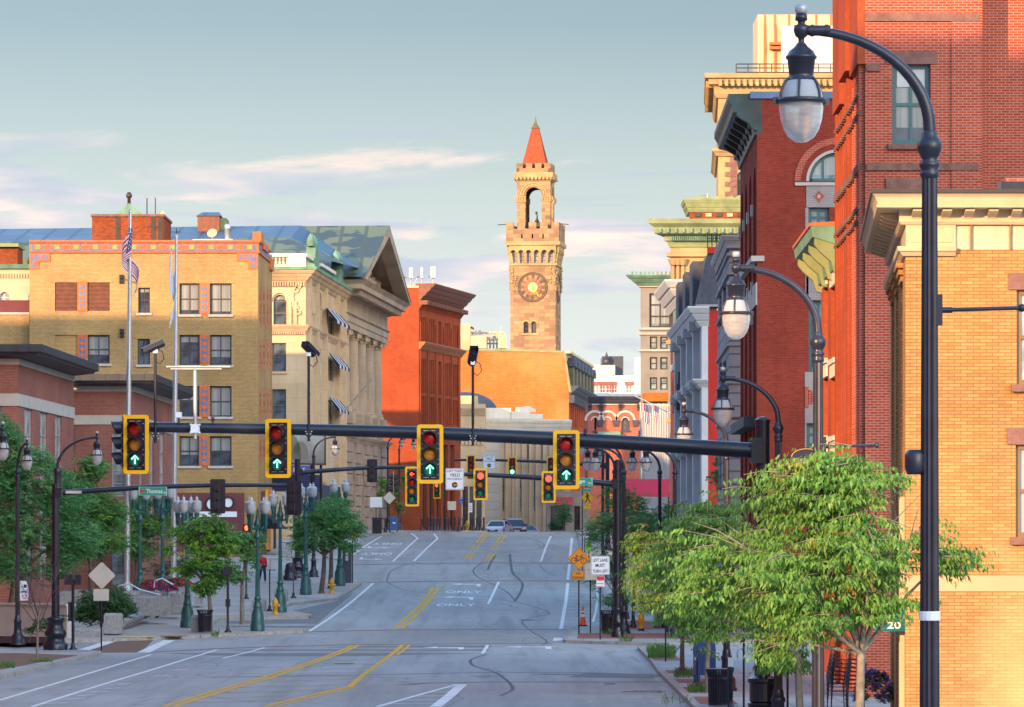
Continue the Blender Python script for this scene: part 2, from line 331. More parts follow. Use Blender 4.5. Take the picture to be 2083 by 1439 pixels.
def roofmat(name, c, c2, amount, seam=0.9):      # standing seam metal; seams along UV v
    m, nt, b = nodes(name); b.inputs['Roughness'].default_value = 0.5; b.inputs['Specular IOR Level'].default_value = 0.3
    tc = nt.nodes.new('ShaderNodeTexCoord'); sx = nt.nodes.new('ShaderNodeSeparateXYZ'); nt.links.new(tc.outputs['UV'], sx.inputs[0])
    ma = nt.nodes.new('ShaderNodeMath'); ma.operation = 'PINGPONG'; ma.inputs[1].default_value = seam; nt.links.new(sx.outputs[0], ma.inputs[0])
    seamf = ramp(nt, ma.outputs[0], [(0.0, 0.85), (0.13, 0.8), (0.17, 0.0)])
    col = mix(nt, c, c2, ramp(nt, noise(nt, 0.28, 5), [(0.52-amount, 0.0), (0.56-amount, 1.0)]))
    col = mix(nt, col, mul(c, 0.4), seamf); nt.links.new(col, b.inputs['Base Color']); M[name] = m
roofmat('roof_blue', (.055, .11, .175), (.045, .085, .14), 0.1, 1.0); roofmat('roof_green', (.125, .145, .06), (.04, .055, .04), 0.02, 1.0)

# ------------------------------------------------------------------ text and flat signs
def text_mesh(txt, size, narrow=1.0, bold=0.0):
    cu = bpy.data.curves.new('lettering', 'FONT'); cu.body = txt; cu.size = size; cu.align_x = 'CENTER'; cu.align_y = 'CENTER'; cu.offset = bold; cu.resolution_u = 3
    o = bpy.data.objects.new('lettering', cu); COL.objects.link(o); bpy.context.view_layer.update()
    dg = bpy.context.evaluated_depsgraph_get(); me = bpy.data.meshes.new_from_object(o.evaluated_get(dg)); bpy.data.objects.remove(o); bpy.data.curves.remove(cu)
    vs = [(v.co.x*narrow, v.co.y) for v in me.vertices]; fs = [tuple(p.vertices) for p in me.polygons]; bpy.data.meshes.remove(me); return vs, fs
def fit_text(txt, w, h, bold=0.0):
    vs, fs = text_mesh(txt, 1.0, 1.0, bold)
    x0 = min(v[0] for v in vs); x1 = max(v[0] for v in vs); y0 = min(v[1] for v in vs); y1 = max(v[1] for v in vs)
    return [((x-(x0+x1)/2)*w/(x1-x0), (y-(y0+y1)/2)*h/(y1-y0)) for x, y in vs], fs
def letter(mb, txt, cx, cz, w, h, y=-0.02, bold=0.01, F=XZ, mi=0):
    vs, fs = fit_text(txt, w, h, bold); mb.add([F.pt(cx+x, cz+z, -y) for x, z in vs], fs, False, mi)
def rrect(w, h, r, cx=0, cz=0, n=5):
    pts = []
    for sx, sz, a0 in ((1, -1, -pi/2), (1, 1, 0), (-1, 1, pi/2), (-1, -1, pi)):
        for i in range(n+1):
            a = a0+pi/2*i/n; pts.append((cx+sx*(w/2-r)+r*cos(a), cz+sz*(h/2-r)+r*sin(a)))
    return pts
# ------------------------------------------------------------------ camera, sky, sun
cam = bpy.data.cameras.new('camera'); co = bpy.data.objects.new('camera', cam); COL.objects.link(co)
co.location = (0, 0, CZ); co.rotation_euler = (pi/2, 0, 0); cam.sensor_width = 36; cam.lens = 36*FL/2083; cam.shift_x = 0.0; cam.shift_y = (HY-719.5)/2083
cam.clip_start = 1; cam.clip_end = 20000; S.camera = co
S.view_settings.view_transform = 'Standard'; S.view_settings.look = 'None'; S.view_settings.gamma = 1; S.view_settings.use_curve_mapping = False
S.view_settings.exposure = EXPOSURE
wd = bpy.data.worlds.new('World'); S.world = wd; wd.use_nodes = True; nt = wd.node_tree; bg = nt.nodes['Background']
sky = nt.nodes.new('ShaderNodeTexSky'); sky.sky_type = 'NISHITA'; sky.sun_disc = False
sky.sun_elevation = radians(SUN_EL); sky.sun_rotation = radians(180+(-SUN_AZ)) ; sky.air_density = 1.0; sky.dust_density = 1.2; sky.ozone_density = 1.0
tc = nt.nodes.new('ShaderNodeTexCoord'); sep = nt.nodes.new('ShaderNodeSeparateXYZ'); nt.links.new(tc.outputs['Generated'], sep.inputs[0])
# cloud banks: noise stretched along the horizon, in the lowest degrees of the sky
mp = nt.nodes.new('ShaderNodeMapping'); mp.inputs['Scale'].default_value = (9, 9, 46); mp.inputs['Location'].default_value = (1.7, 0.4, 0.35); nt.links.new(tc.outputs['Generated'], mp.inputs[0])
nz = nt.nodes.new('ShaderNodeTexNoise'); nz.inputs['Scale'].default_value = 2.0; nz.inputs['Detail'].default_value = 9; nz.inputs['Roughness'].default_value = 0.55; nz.inputs['Distortion'].default_value = 0.35; nt.links.new(mp.outputs[0], nz.inputs['Vector'])
def wmath(op, a, b):
    n = nt.nodes.new('ShaderNodeMath'); n.operation = op
    for i, v in enumerate((a, b)):
        if hasattr(v, 'links'): nt.links.new(v, n.inputs[i])
        else: n.inputs[i].default_value = v
    return n.outputs[0]
elev = ramp(nt, sep.outputs[2], [(0.0, 1.0), (0.082, 1.0), (0.098, 0.5), (0.115, 0.0), (0.3, 0.0)])
streak = nt.nodes.new('ShaderNodeTexNoise'); streak.inputs['Scale'].default_value = 1.0; streak.inputs['Detail'].default_value = 6; mp3 = nt.nodes.new('ShaderNodeMapping'); mp3.inputs['Scale'].default_value = (14, 14, 210); mp3.inputs['Location'].default_value = (0.3, 0, 2.2); nt.links.new(tc.outputs['Generated'], mp3.inputs[0]); nt.links.new(mp3.outputs[0], streak.inputs['Vector'])
band = ramp(nt, sep.outputs[2], [(0.05, 0.0), (0.075, 0.6), (0.1, 0.75), (0.112, 0.0)])
samt = wmath('MULTIPLY', ramp(nt, streak.outputs['Fac'], [(0.58, 0.0), (0.68, 1.0)]), band)
amt = wmath('MULTIPLY', ramp(nt, wmath('SUBTRACT', wmath('SUBTRACT', nz.outputs['Fac'], wmath('MULTIPLY', sep.outputs[0], 0.55)), ramp(nt, sep.outputs[2], [(0.078, 0.0), (0.1, 0.07), (0.115, 0.4)])), [(0.455, 0.0), (0.54, 1.0)]), elev)
mp2 = nt.nodes.new('ShaderNodeMapping'); mp2.inputs['Scale'].default_value = (9, 9, 46); mp2.inputs['Location'].default_value = (1.62, 0.4, 0.1); nt.links.new(tc.outputs['Generated'], mp2.inputs[0])
nz2 = nt.nodes.new('ShaderNodeTexNoise'); nz2.inputs['Scale'].default_value = 2.4; nz2.inputs['Detail'].default_value = 5; nt.links.new(mp2.outputs[0], nz2.inputs['Vector'])
ccol = ramp(nt, nz2.outputs['Fac'], [(0.40, CLOUD_SHADE), (0.52, CLOUD_MID), (0.66, CLOUD_LIT)])
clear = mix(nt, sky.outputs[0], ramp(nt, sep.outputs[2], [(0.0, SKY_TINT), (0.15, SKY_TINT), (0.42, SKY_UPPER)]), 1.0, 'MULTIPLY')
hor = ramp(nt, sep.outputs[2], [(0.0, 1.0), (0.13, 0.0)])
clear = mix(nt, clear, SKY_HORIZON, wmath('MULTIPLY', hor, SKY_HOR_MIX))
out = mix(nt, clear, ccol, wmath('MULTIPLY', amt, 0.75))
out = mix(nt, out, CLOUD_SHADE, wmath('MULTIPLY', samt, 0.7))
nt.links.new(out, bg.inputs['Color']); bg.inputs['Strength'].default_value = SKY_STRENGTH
sun = bpy.data.lights.new('sun', 'SUN'); sun.energy = SUN_POWER; sun.angle = radians(0.6); sun.color = SUN_COLOR
so = bpy.data.objects.new('sun', sun); COL.objects.link(so)
SD = Vector((-sin(radians(SUN_AZ))*cos(radians(SUN_EL)), -cos(radians(SUN_AZ))*cos(radians(SUN_EL)), sin(radians(SUN_EL))))   # toward the sun
so.rotation_euler = SD.to_track_quat('Z', 'Y').to_euler()

# ------------------------------------------------------------------ ground, road, pavements
def drange(d0, d1, step=2.0):
    n = max(1, int(math.ceil((d1-d0)/step))); return [d0+(d1-d0)*i/n for i in range(n+1)]
def gpoly(mb, pts, zo, step=2.0, mi=0):
    """Polygon (X, distance) laid on the terrain profile, cut into bands across the street."""
    ds = sorted(set([round(p[1], 4) for p in pts])); cuts = []
    for a, b in zip(ds, ds[1:]): cuts += drange(a, b, step)[:-1]
    cuts.append(ds[-1]); n = len(pts)
    for a, b in zip(cuts, cuts[1:]):
        if b-a < 1e-5: continue
        m = (a+b)/2; hits = []
        for i in range(n):
            (x0, y0), (x1, y1) = pts[i], pts[(i+1) % n]
            if (y0 <= m) != (y1 <= m):
                f = lambda y: x0+(x1-x0)*(y-y0)/(y1-y0)
                hits.append((f(m), f(a), f(b)))
        hits.sort()
        for l, r in zip(hits[::2], hits[1::2]):
            mb.quad((l[1], a, g(a)+zo), (r[1], a, g(a)+zo), (r[2], b, g(b)+zo), (l[2], b, g(b)+zo), mi)
def gside(mb, pts, z0, z1, mi=0):
    for (x0, y0), (x1, y1) in zip(pts, pts[1:]):
        n = max(1, int(hypot(x1-x0, y1-y0)/2))
        for i in range(n):
            a = (x0+(x1-x0)*i/n, y0+(y1-y0)*i/n); b = (x0+(x1-x0)*(i+1)/n, y0+(y1-y0)*(i+1)/n)
            mb.quad((*a, g(a[1])+z0), (*b, g(b[1])+z0), (*b, g(b[1])+z1), (*a, g(a[1])+z1), mi)
mb = MB(); xs = [-1500, -400, -120, -60, -30, 0, 30, 60, 120, 400, 1500]; ys = [-400, -300, -200, -100, -50] + list(range(0, 480, 4)) + [500, 600, 800, 1200, 2500, 5900]
for y0, y1 in zip(ys, ys[1:]):
    for x0, x1 in zip(xs, xs[1:]): mb.quad((x0, y0, g(y0)), (x1, y0, g(y0)), (x1, y1, g(y1)), (x0, y1, g(y1)))
struct(mb, 'ground', M['concrete'])

def asphalt():
    m, nt, b = nodes('asphalt'); b.inputs['Roughness'].default_value = 0.82; b.inputs['Specular IOR Level'].default_value = 0.3
    n1 = noise(nt, 0.10, 6, 'Object', 0.6, (1, 0.5, 1)); n2 = noise(nt, 22, 3); n3 = noise(nt, 0.9, 4, 'Object', 0.6, (1.4, 0.06, 1))
    c = ramp(nt, n1, [(0.3, mul(ASPH, .72)), (0.5, ASPH), (0.7, mul(ASPH, 1.25))])
    c = mix(nt, c, mul(ASPH, 0.6), ramp(nt, n3, [(0.47, 0.0), (0.72, 0.75)])); c = mix(nt, c, mul(ASPH, 0.45), ramp(nt, noise(nt, 0.7, 5, 'Object', 0.6, (1, 0.35, 1)), [(0.63, 0.0), (0.74, 0.7)]))
    c = mix(nt, c, mul(ASPH, 1.25), ramp(nt, n2, [(0.48, 0.0), (0.72, 0.8)]))
    vo = nt.nodes.new('ShaderNodeTexVoronoi'); vo.feature = 'DISTANCE_TO_EDGE'; vo.inputs['Scale'].default_value = 0.16; tcx = nt.nodes.new('ShaderNodeTexCoord')
    wn = nt.nodes.new('ShaderNodeTexNoise'); wn.inputs['Scale'].default_value = 0.5; nt.links.new(tcx.outputs['Object'], wn.inputs['Vector'])
    c2 = mix(nt, tcx.outputs['Object'], wn.outputs['Color'], 0.5, 'ADD'); nt.links.new(c2, vo.inputs['Vector'])
    c = mix(nt, c, mul(ASPH, 0.5), ramp(nt, vo.outputs['Distance'], [(0.0, 0.8), (0.008, 0.0)]))
    nt.links.new(c, b.inputs['Base Color']); bump(nt, b, n2, 0.3, 0.01); M['asphalt'] = m
asphalt()
mat('patch_asphalt', mul(ASPH, .62), 0.85, 0, 0.12, 2); mat('skid', (.12, .12, .125), 0.8, 0, 0.3, 3); mat('road_white', (.68, .69, .70), 0.8, 0, 0.10, 5, 0, 0, grime=(.42, .43, .44)); mat('road_yellow', (.66, .36, .025), 0.8, 0, 0.12, 4, grime=(.50, .29, .045)); mat('road_faint', (.36, .38, .41), 0.85, 0, 0.12, 3, grime=(.24, .25, .28)); mat('yellow_faint', (.42, .27, .08), 0.85, 0, 0.1, 3, grime=(.28, .22, .13)); mat('crossing_brick', (.23, .12, .10), 0.85, 0, 0.2, 3, grime=(.27, .24, .24)); mat('brown_crossing', (.20, .12, .085), 0.9, 0, 0.12, 1.5)
mat('kerb_stone', (.36, .33, .30), 0.9, 0, 0.2, 4, 0.2, 0, grime=(.22, .21, .2))
mb = MB(); gpoly(mb, [(-70, 10), (60, 10), (60, 420), (-70, 420)], 0.004, 4); struct(mb, 'road', M['asphalt'])

def pavement(name, pts, edge, m='sidewalk', h=0.13):
    """Raised pavement block; edge = the run of points that carries the granite kerb."""
    mb = MB(); gpoly(mb, pts, h); struct(mb, name, M[m])
    kb = MB(); out = []
    n = len(edge)
    for i, p in enumerate(edge):      # inner line of the kerb stone
        a = Vector(edge[max(0, i-1)]); b = Vector(edge[min(n-1, i+1)]); t = (b-a).normalized(); out.append((p[0]-t.y*0.2, p[1]+t.x*0.2))
    for i in range(n-1):
        (x0, y0), (x1, y1) = edge[i], edge[i+1]; (u0, v0), (u1, v1) = out[i], out[i+1]; k = max(1, int(hypot(x1-x0, y1-y0)/1.8))
        for j in range(k):
            t0 = j/k; t1 = (j+0.985)/k; L = lambda a, b, t: a+(b-a)*t
            q = [(L(x0, x1, t0), L(y0, y1, t0)), (L(x0, x1, t1), L(y0, y1, t1)), (L(u0, u1, t1), L(v0, v1, t1)), (L(u0, u1, t0), L(v0, v1, t0))]
            kb.quad(*[(a, b, g(b)+h+0.006) for a, b in q]); kb.quad(*[(a, b, g(b)+z) for (a, b), z in ((q[0], -0.02), (q[1], -0.02), (q[1], h+0.006), (q[0], h+0.006))])
    struct(kb, 'kerb', M['kerb_stone'])
L1e = [(-17.6, 60), (-16.9, 100), (-16.4, 125), (-15.9, 145), (-15.7, 150), (-15.9, 152.4), (-16.6, 153.8), (-18.5, 154.6), (-60, 155)]
pavement('pavement', [(-60, 60)]+L1e, L1e[:-1])
L2e = [(-60, 163.5), G(130, 1309), G(330, 1302), G(560, 1291), G(618, 1288), G(626, 1286), G(600, 1283.5), G(470, 1282), G(440, 1277), G(434, 1272), G(440, 1265), G(456, 1262), G(630, 1258.4), G(637, 1257), G(628, 1254), G(590, 1247), G(578, 1238), G(600, 1231), G(690, 1221), G(735, 1191), G(733, 1186), G(715, 1183), (-60, 227.2)]
pavement('pavement', L2e, L2e[:-1], 'plaza_paving')
L3e = [(-60, 250.5), G(700, 1140), G(714, 1137), G(728, 1110), G(742, 1092), G(760, 1088.5), G(800, 1087), (-8.3, 322), (-5.2, 345), (-2.4, 371), (0.2, 400), (1, 418)]
pavement('pavement', L3e+[(-60, 418)], L3e)
R1e = [(40, 175), G(1360, 1314.5), G(1150, 1309.5), G(1146, 1306), G(1150, 1297), G(1158, 1289), G(1163, 1282), G(1185, 1273), G(1222, 1270), G(1230, 1262), G(1232, 1230), G(1222, 1192), (5.4, 226.5), (6.4, 227.6), (40, 228)]
R0e = [(40, 160.4), (8, 160.2), (5.7, 159.8), (5.05, 158.2), (5.0, 142), (4.84, 130), (4.85, 110), (4.85, 60)]
pavement('pavement', R0e+[(40, 60)], R0e[1:])
pavement('pavement', R1e+[(40, 228)], R1e[::-1][1:])
R2e = [(6.5, 418), (5.9, 360), (5.3, 330), G(1176, 1093), G(1180, 1120), (4.6, 252), (5.4, 250.3), (40, 250)]
pavement('pavement', R2e+[(40, 418)], R2e[:-1])
# brick strips and planting strips beside the right kerb
mb = MB()
for a, b in ((96, 103), (106, 110.5), (114, 117), (120, 123), (128, 131), (141, 147)): gpoly(mb, [(5.08, a), (6.1, a), (6.1, b), (5.08, b)], 0.137)
gpoly(mb, [(2.75, 166.5), (7.6, 166.5), (7.6, 172.0), (2.9, 172.0)], 0.137); gpoly(mb, [(4.4, 176), (8.6, 176), (8.6, 184), (5.3, 184)], 0.137)
struct(mb, 'brick_pavement', M['brick_paving'])
mb = MB(); gpoly(mb, [G(150, 1329), G(228, 1303.5), G(312, 1302.6), G(285, 1328)], 0.008); struct(mb, 'crosswalk', M['brown_crossing'])
mb = MB(); gpoly(mb, [(-26, 128), (-17.2, 130), (-16.2, 147), (-19, 150), (-27, 140)], 0.137); struct(mb, 'brick_pavement', M['brown_crossing'])

def rline(mb, pts, w, zo=0.009, across=False):
    """Painted line of width w metres through photo-measured points on the road."""
    q = [Vector(G(*p)) for p in pts]
    L, R = [], []
    for i, p in enumerate(q):
        t = (q[min(i+1, len(q)-1)]-q[max(i-1, 0)]).normalized(); n = Vector((-t.y, t.x))*w/2; L.append(p+n); R.append(p-n)
    for i in range(len(q)-1):
        k = max(1, int((q[i+1]-q[i]).length/1.5))
        for j in range(k):
            f = lambda A, t: (A[i].x+(A[i+1].x-A[i].x)*t, A[i].y+(A[i+1].y-A[i].y)*t)
            c = [f(R, j/k), f(R, (j+1)/k), f(L, (j+1)/k), f(L, j/k)]
            mb.quad(*[(x, y, g(y)+zo) for x, y in c])
def smooth(pts, k=5):
    out = []; n = len(pts)
    for i in range(n-1):
        p0, p1, p2, p3 = pts[max(0, i-1)], pts[i], pts[i+1], pts[min(n-1, i+2)]
        for j in range(k):
            t = j/k; out.append(tuple(0.5*(2*p1[c]+(p2[c]-p0[c])*t+(2*p0[c]-5*p1[c]+4*p2[c]-p3[c])*t*t+(3*p1[c]-p0[c]-3*p2[c]+p3[c])*t**3) for c in (0, 1)))
    return out+[pts[-1]]
Y = MB(); W = MB(); FW = MB(); FY = MB()
for o in (0, 1):
    rline(Y, [(332+o*22, 1438), (430+o*20, 1408), (532+o*18, 1380), (640+o*14, 1344), (718+o*12, 1313)], 0.17)
    rline(Y, smooth([(803+o*15, 1279), (835+o*13, 1250), (860+o*11, 1225), (882+o*11, 1195)]), 0.17)
    for pr in ([(945.5+o*9.5, 1139.5), (955.5+o*9, 1126)], [(988+o*9, 1141), (996+o*9, 1127)], [(960+o*8, 1117), (967+o*8, 1109.5)], [(1000+o*8, 1117), (1007+o*8, 1110)], [(969+o*9, 1105), (983+o*8, 1088.6)], [(1009+o*9, 1106), (1020+o*9, 1089)]): rline(Y, pr, 0.14)
rline(Y, [(978, 1083.4), (985, 1088.5)], 0.14); rline(Y, [(986, 1083.3), (992, 1088.5)], 0.14); rline(Y, [(985, 1083.8), (1050, 1082.4)], 0.12)
rline(Y, [(538, 1437.5), (625, 1417), (711, 1398), (745, 1369), (819, 1312)], 0.19); rline(Y, [(560, 1437.5), (640, 1419), (722, 1399.5)], 0.13); rline(Y, [(807, 1333), (834, 1312)], 0.13)
for i, y in enumerate((1323, 1331, 1343, 1353, 1362, 1372, 1384, 1396, 1407, 1418, 1428)):
    xl = 735-(y-1313)*(735-345)/122+12 if y > 1313 else 720; xr = 819-(y-1312)*1.32 if y < 1369 else (745-(y-1369)*1.3 if y < 1398 else 711-(y-1398)*4.3)
    rline(FY if i % 3 else Y, [(xl, y+3), (xr-4, y-2)], 0.10)
rline(W, smooth([(629, 1285), (672, 1257), (715, 1225), (759, 1187)]), 0.15)
rline(W, [(1141, 1280), (1146, 1252), (1151, 1225), (1155, 1187)], 0.17); rline(W, [(1155, 1180), (1158.6, 1148)], 0.17); rline(W, [(1159, 1142), (1161, 1120), (1163.6, 1095)], 0.17)
rline(W, [(993, 1229), (1014.6, 1184)], 0.14); rline(W, [(981, 1330), (992, 1313)], 0.14); rline(W, [(1100, 1143), (1121, 1091)], 0.14)
for i in range(9):
    if i != 4: rline(FW, [(991-i*3.3, 1233+i*5.2), (989.6-i*3.3, 1235.4+i*5.2)], 0.14)
rline(W, [(719, 1129), (745, 1110), (776, 1092)], 0.14); rline(W, [(799.5, 1142.5), (822, 1121), (849.5, 1096), (836, 1085.5)], 0.14); rline(W, [(842, 1142), (864, 1120), (890, 1096.5), (882, 1086)], 0.14)
rline(W, [(0, 1425), (120, 1389), (215, 1360), (308, 1332)], 0.15); rline(W, [(65, 1438.5), (180, 1402), (300, 1366), (390, 1338), (442, 1322)], 0.15); rline(W, [(453, 1340), (538, 1318)], 0.13)
for x, y, l in ((430, 1337, 26), (425, 1342, 18), (410, 1352, 16), (388, 1358, 18), (366, 1363, 22), (348, 1369, 18), (326, 1375, 22), (284, 1384, 18), (252, 1392, 22), (226, 1401, 25), (200, 1408, 28), (175, 1415, 30), (150, 1422, 34), (110, 1431, 38)): rline(W if l > 20 else FW, [(x-l*.55, y+1), (x+l*.7, y-1)], 0.13)
for x, y, l in ((150, 1356, 60), (130, 1367, 55), (90, 1381, 60), (45, 1396, 60), (20, 1407, 40), (185, 1347, 40)): rline(FW, [(x-l*.6, y+1), (x+l*.6, y)], 0.1)
rline(W, [(767, 1438.5), (850, 1415), (929, 1393.2)], 0.15); rline(W, [(886, 1438.5), (915, 1416), (940, 1393)], 0.32)
for t in (0.15, 0.34, 0.52, 0.70, 0.86): rline(W, [(767+162*(1-t)+4, 1438.5-45.3*(1-t)), (886+54*(1-t), 1439-45.3*(1-t)-1.5)], 0.13)
for y, x0, x1 in ((1326, 1168, 1250), (1334, 1172, 1262), (1345, 1180, 1300), (1382, 1250, 1330), (1402, 1185, 1300), (1413, 1190, 1310), (1427, 1197, 1330), (1384.5, 1268, 1300)): rline(FW, [(x0, y), (x1, y-1.5)], 0.11)
rline(W, [(1196, 1428), (1206, 1428)], 0.2)
for i in range(13): rline(W if i % 3 else FW, [(1148+i*.9, 1272-i*6.8), (1222-i*.5, 1275-i*6.8)], 0.11)
rline(W, [(1203, 1276), (1212, 1245), (1216, 1215), (1212, 1190)], 0.12)
rline(W, [(1134.5, 1304), (1136.5, 1298)], 0.42); rline(FW, [(1040, 1273), (1082, 1272)], 0.1); rline(FW, [(1045, 1276.5), (1083, 1275)], 0.1); rline(FW, [(1050, 1273), (1075, 1277)], 0.1)
for p, q in (((800, 1188), (835, 1187.5)), ((802, 1192), (834, 1191)), ((812, 1189), (826, 1191.5)), ((930, 1095), (950, 1094.5)), ((1125, 1093.5), (1148, 1093)), ((1120, 1085.3), (1145, 1083.6)), ((858, 1085), (880, 1083.2)), ((665, 1294), (712, 1293)), ((893, 1288), (935, 1287.6)), ((965, 1195), (990, 1194)), ((800, 1161), (840, 1160)), ((1175, 1086), (1160, 1086.5))): rline(FW, [p, q], 0.1)
# crosswalk bands: brick strip with a white line at each side
B = MB()
for pts in ([(319, 1327), (440, 1320.5), (560, 1316), (700, 1312.6), (900, 1310.4), (1120, 1309)], [(578, 1287.4), (690, 1284.4), (800, 1282.4), (980, 1281.2), (1152, 1281)], [(738, 1185), (860, 1183.4), (1000, 1182.2), (1166, 1182.4)], [(716, 1149.4), (860, 1147), (1000, 1145.6), (1170, 1146.2)]):
    k = 0.55 if pts[0][1] > 1200 else 0.7
    rline(B, pts, k, 0.008); off = 2.6 if pts[0][1] > 1200 else 2.0
    rline(FW, [(x, y+off) for x, y in pts], 0.16); rline(FW, [(x, y-off) for x, y in pts], 0.09)
rline(W, [(152, 1328), (228, 1304)], 0.5, 0.012); rline(W, [(291, 1328), (318, 1315), (345, 1303.2)], 0.5, 0.012)
def road_text(txt, p0, p1, length, flip=False):
    a, b = Vector(G(*p0)), Vector(G(*p1)); c = (a+b)/2; w = abs(b.x-a.x); vs, fs = fit_text(txt, w, length, 0.01); s = -1 if flip else 1
    W.add([(c.x+s*x, c.y+s*y, g(c.y+s*y)+0.009) for x, y in vs], fs)
road_text('ONLY', (907, 1205), (980, 1204), 2.6); road_text('ONLY', (888, 1231.5), (967, 1230.5), 2.6)
road_text('ONLY', (759, 1107), (819, 1106.5), 3.4, True); road_text('ONLY', (736, 1127.5), (798, 1126.5), 3.2, True)
def road_arrow(pc, wpx, length=3.4, flip=False, kind='left'):
    cx, cy = G(*pc); w = wpx*cy/FL; s = -1 if flip else 1; L = length
    polys = [[(.30, -.5), (.42, -.5), (.42, .1), (.30, .1)], [(.42, .1), (.42, .28), (-.18, .34), (-.18, .16), (.30, .1)], [(-.18, .5), (-.5, .24), (-.18, 0)]]
    if kind == 'both': polys += [[(.30, .1), (.42, .1), (.42, .3), (.30, .3)], [(.18, .26), (.54, .26), (.36, .5)]]
    for p in polys: W.poly([(cx+s*x*w, cy+s*y*L, g(cy+s*y*L)+0.009) for x, y in p])
road_arrow((950, 1190.4), 66); road_arrow((934, 1217), 70); road_arrow((905, 1319), 92, 3.0); road_arrow((1078, 1318), 104, 3.0, False, 'both')
road_arrow((770, 1114), 54, 3.4, True); road_arrow((754, 1137), 54, 3.0, True)
K = MB()
for pts, w in (([(992, 1331), (972, 1337), (957, 1344), (962, 1354), (985, 1362), (1010, 1370), (1030, 1384), (1042, 1398), (1040, 1406), (1018, 1416)], .16), ([(1103, 1313), (1112, 1306), (1100, 1296), (1084, 1287), (1066, 1272), (1063, 1264), (1085, 1256), (1112, 1251), (1117, 1247), (1100, 1239), (1060, 1228), (1000, 1216), (960, 1212), (865, 1206), (820, 1200), (790, 1186), (789, 1175), (795, 1163), (818, 1152), (850, 1144)], .11), ([(980, 1145), (966, 1156), (963, 1164), (974, 1176), (1000, 1188), (1030, 1204), (1044, 1218), (1048, 1224)], .12), ([(1047, 1224), (1058, 1207), (1063, 1190), (1055, 1178), (1043, 1166), (1039, 1146), (1037, 1128)], .22), ([(992, 1160), (1000, 1142), (1009, 1130)], .2), ([(1072, 1094), (1098, 1103), (1107, 1110), (1090, 1118), (1050, 1122), (1015, 1126)], .09), ([(1130, 1172), (1110, 1163), (1098, 1150)], .07)):
    rline(K, smooth(pts, 6), w*.72, 0.0065)
T = MB()
rline(T, [(430, 1378), (540, 1377), (690, 1374.5), (850, 1371.5), (1010, 1368), (1200, 1369), (1340, 1374)], 0.55, 0.0055); rline(T, [(822, 1394), (860, 1390.5), (1000, 1388), (1370, 1388)], 0.7, 0.0055); rline(T, [(1095, 1372), (1350, 1376.5)], 1.0, 0.0056)
gpoly(T, [G(330, 1330), G(560, 1320), G(830, 1313), G(1000, 1313), G(990, 1329), G(760, 1335), G(500, 1336)], 0.0052); gpoly(T, [(1.8, 128), (4.6, 127), (4.7, 131), (2.4, 132)], 0.0053); gpoly(T, [G(470, 1281), G(625, 1284), G(720, 1205), G(690, 1222), G(580, 1246), G(630, 1259.5), G(458, 1264)], 0.0052)
struct(T, 'road_patch', M['patch_asphalt']); struct(K, 'skid_marks', M['skid'])
for q, n, m in ((Y, 'road_markings', 'road_yellow'), (W, 'road_markings', 'road_white'), (FW, 'road_markings', 'road_faint'), (FY, 'road_markings', 'yellow_faint'), (B, 'crosswalk', 'crossing_brick')): struct(q, n, M[m])
# ------------------------------------------------------------------ building kit
def bld(name, label, cat, x, y): return thing(name, label, cat, (x, y, g(y)))
def wall(root, F, u0, u1, z0, z1, ops, m, name='wall', depth=0.22, top=None):
    """Wall panel with real openings and reveals. top: optional polygon replaces the straight top."""
    mb = MB(); us = sorted({u0, u1} | {o[0] for o in ops} | {o[2] for o in ops}); zs = sorted({z0, z1} | {o[1] for o in ops} | {o[3] for o in ops})
    us = [u for u in us if u0 <= u <= u1]; zs = [z for z in zs if z0 <= z <= z1]
    for a, b in zip(us, us[1:]):
        for c, d in zip(zs, zs[1:]):
            mu, mz = (a+b)/2, (c+d)/2
            if any(o[0] < mu < o[2] and o[1] < mz < o[3] for o in ops): continue
            mb.quad(F.pt(a, c), F.pt(b, c), F.pt(b, d), F.pt(a, d))
    for o in ops:
        a, c, b, d = o[:4]
        if o[4] == 'a':
            r = (b-a)/2; zc = d-r; n = 10; arc = [(a+r-r*cos(pi*i/n), zc+r*sin(pi*i/n)) for i in range(n+1)]
            for half, cor in ((arc[:n//2+1], (a, d)), (arc[n//2:], (b, d))):
                for p, q in zip(half, half[1:]): mb.poly([F.pt(*cor), F.pt(*q), F.pt(*p)])
            outl = [(b, c)]+arc[::-1]+[(a, c)]
        else: outl = [(b, c), (b, d), (a, d), (a, c)]
        for p, q in zip(outl, outl[1:]+outl[:1]): mb.quad(F.pt(p[0], p[1]), F.pt(q[0], q[1]), F.pt(q[0], q[1], -depth), F.pt(p[0], p[1], -depth))
    return mb.build(name, M[m], root)
WC = {}
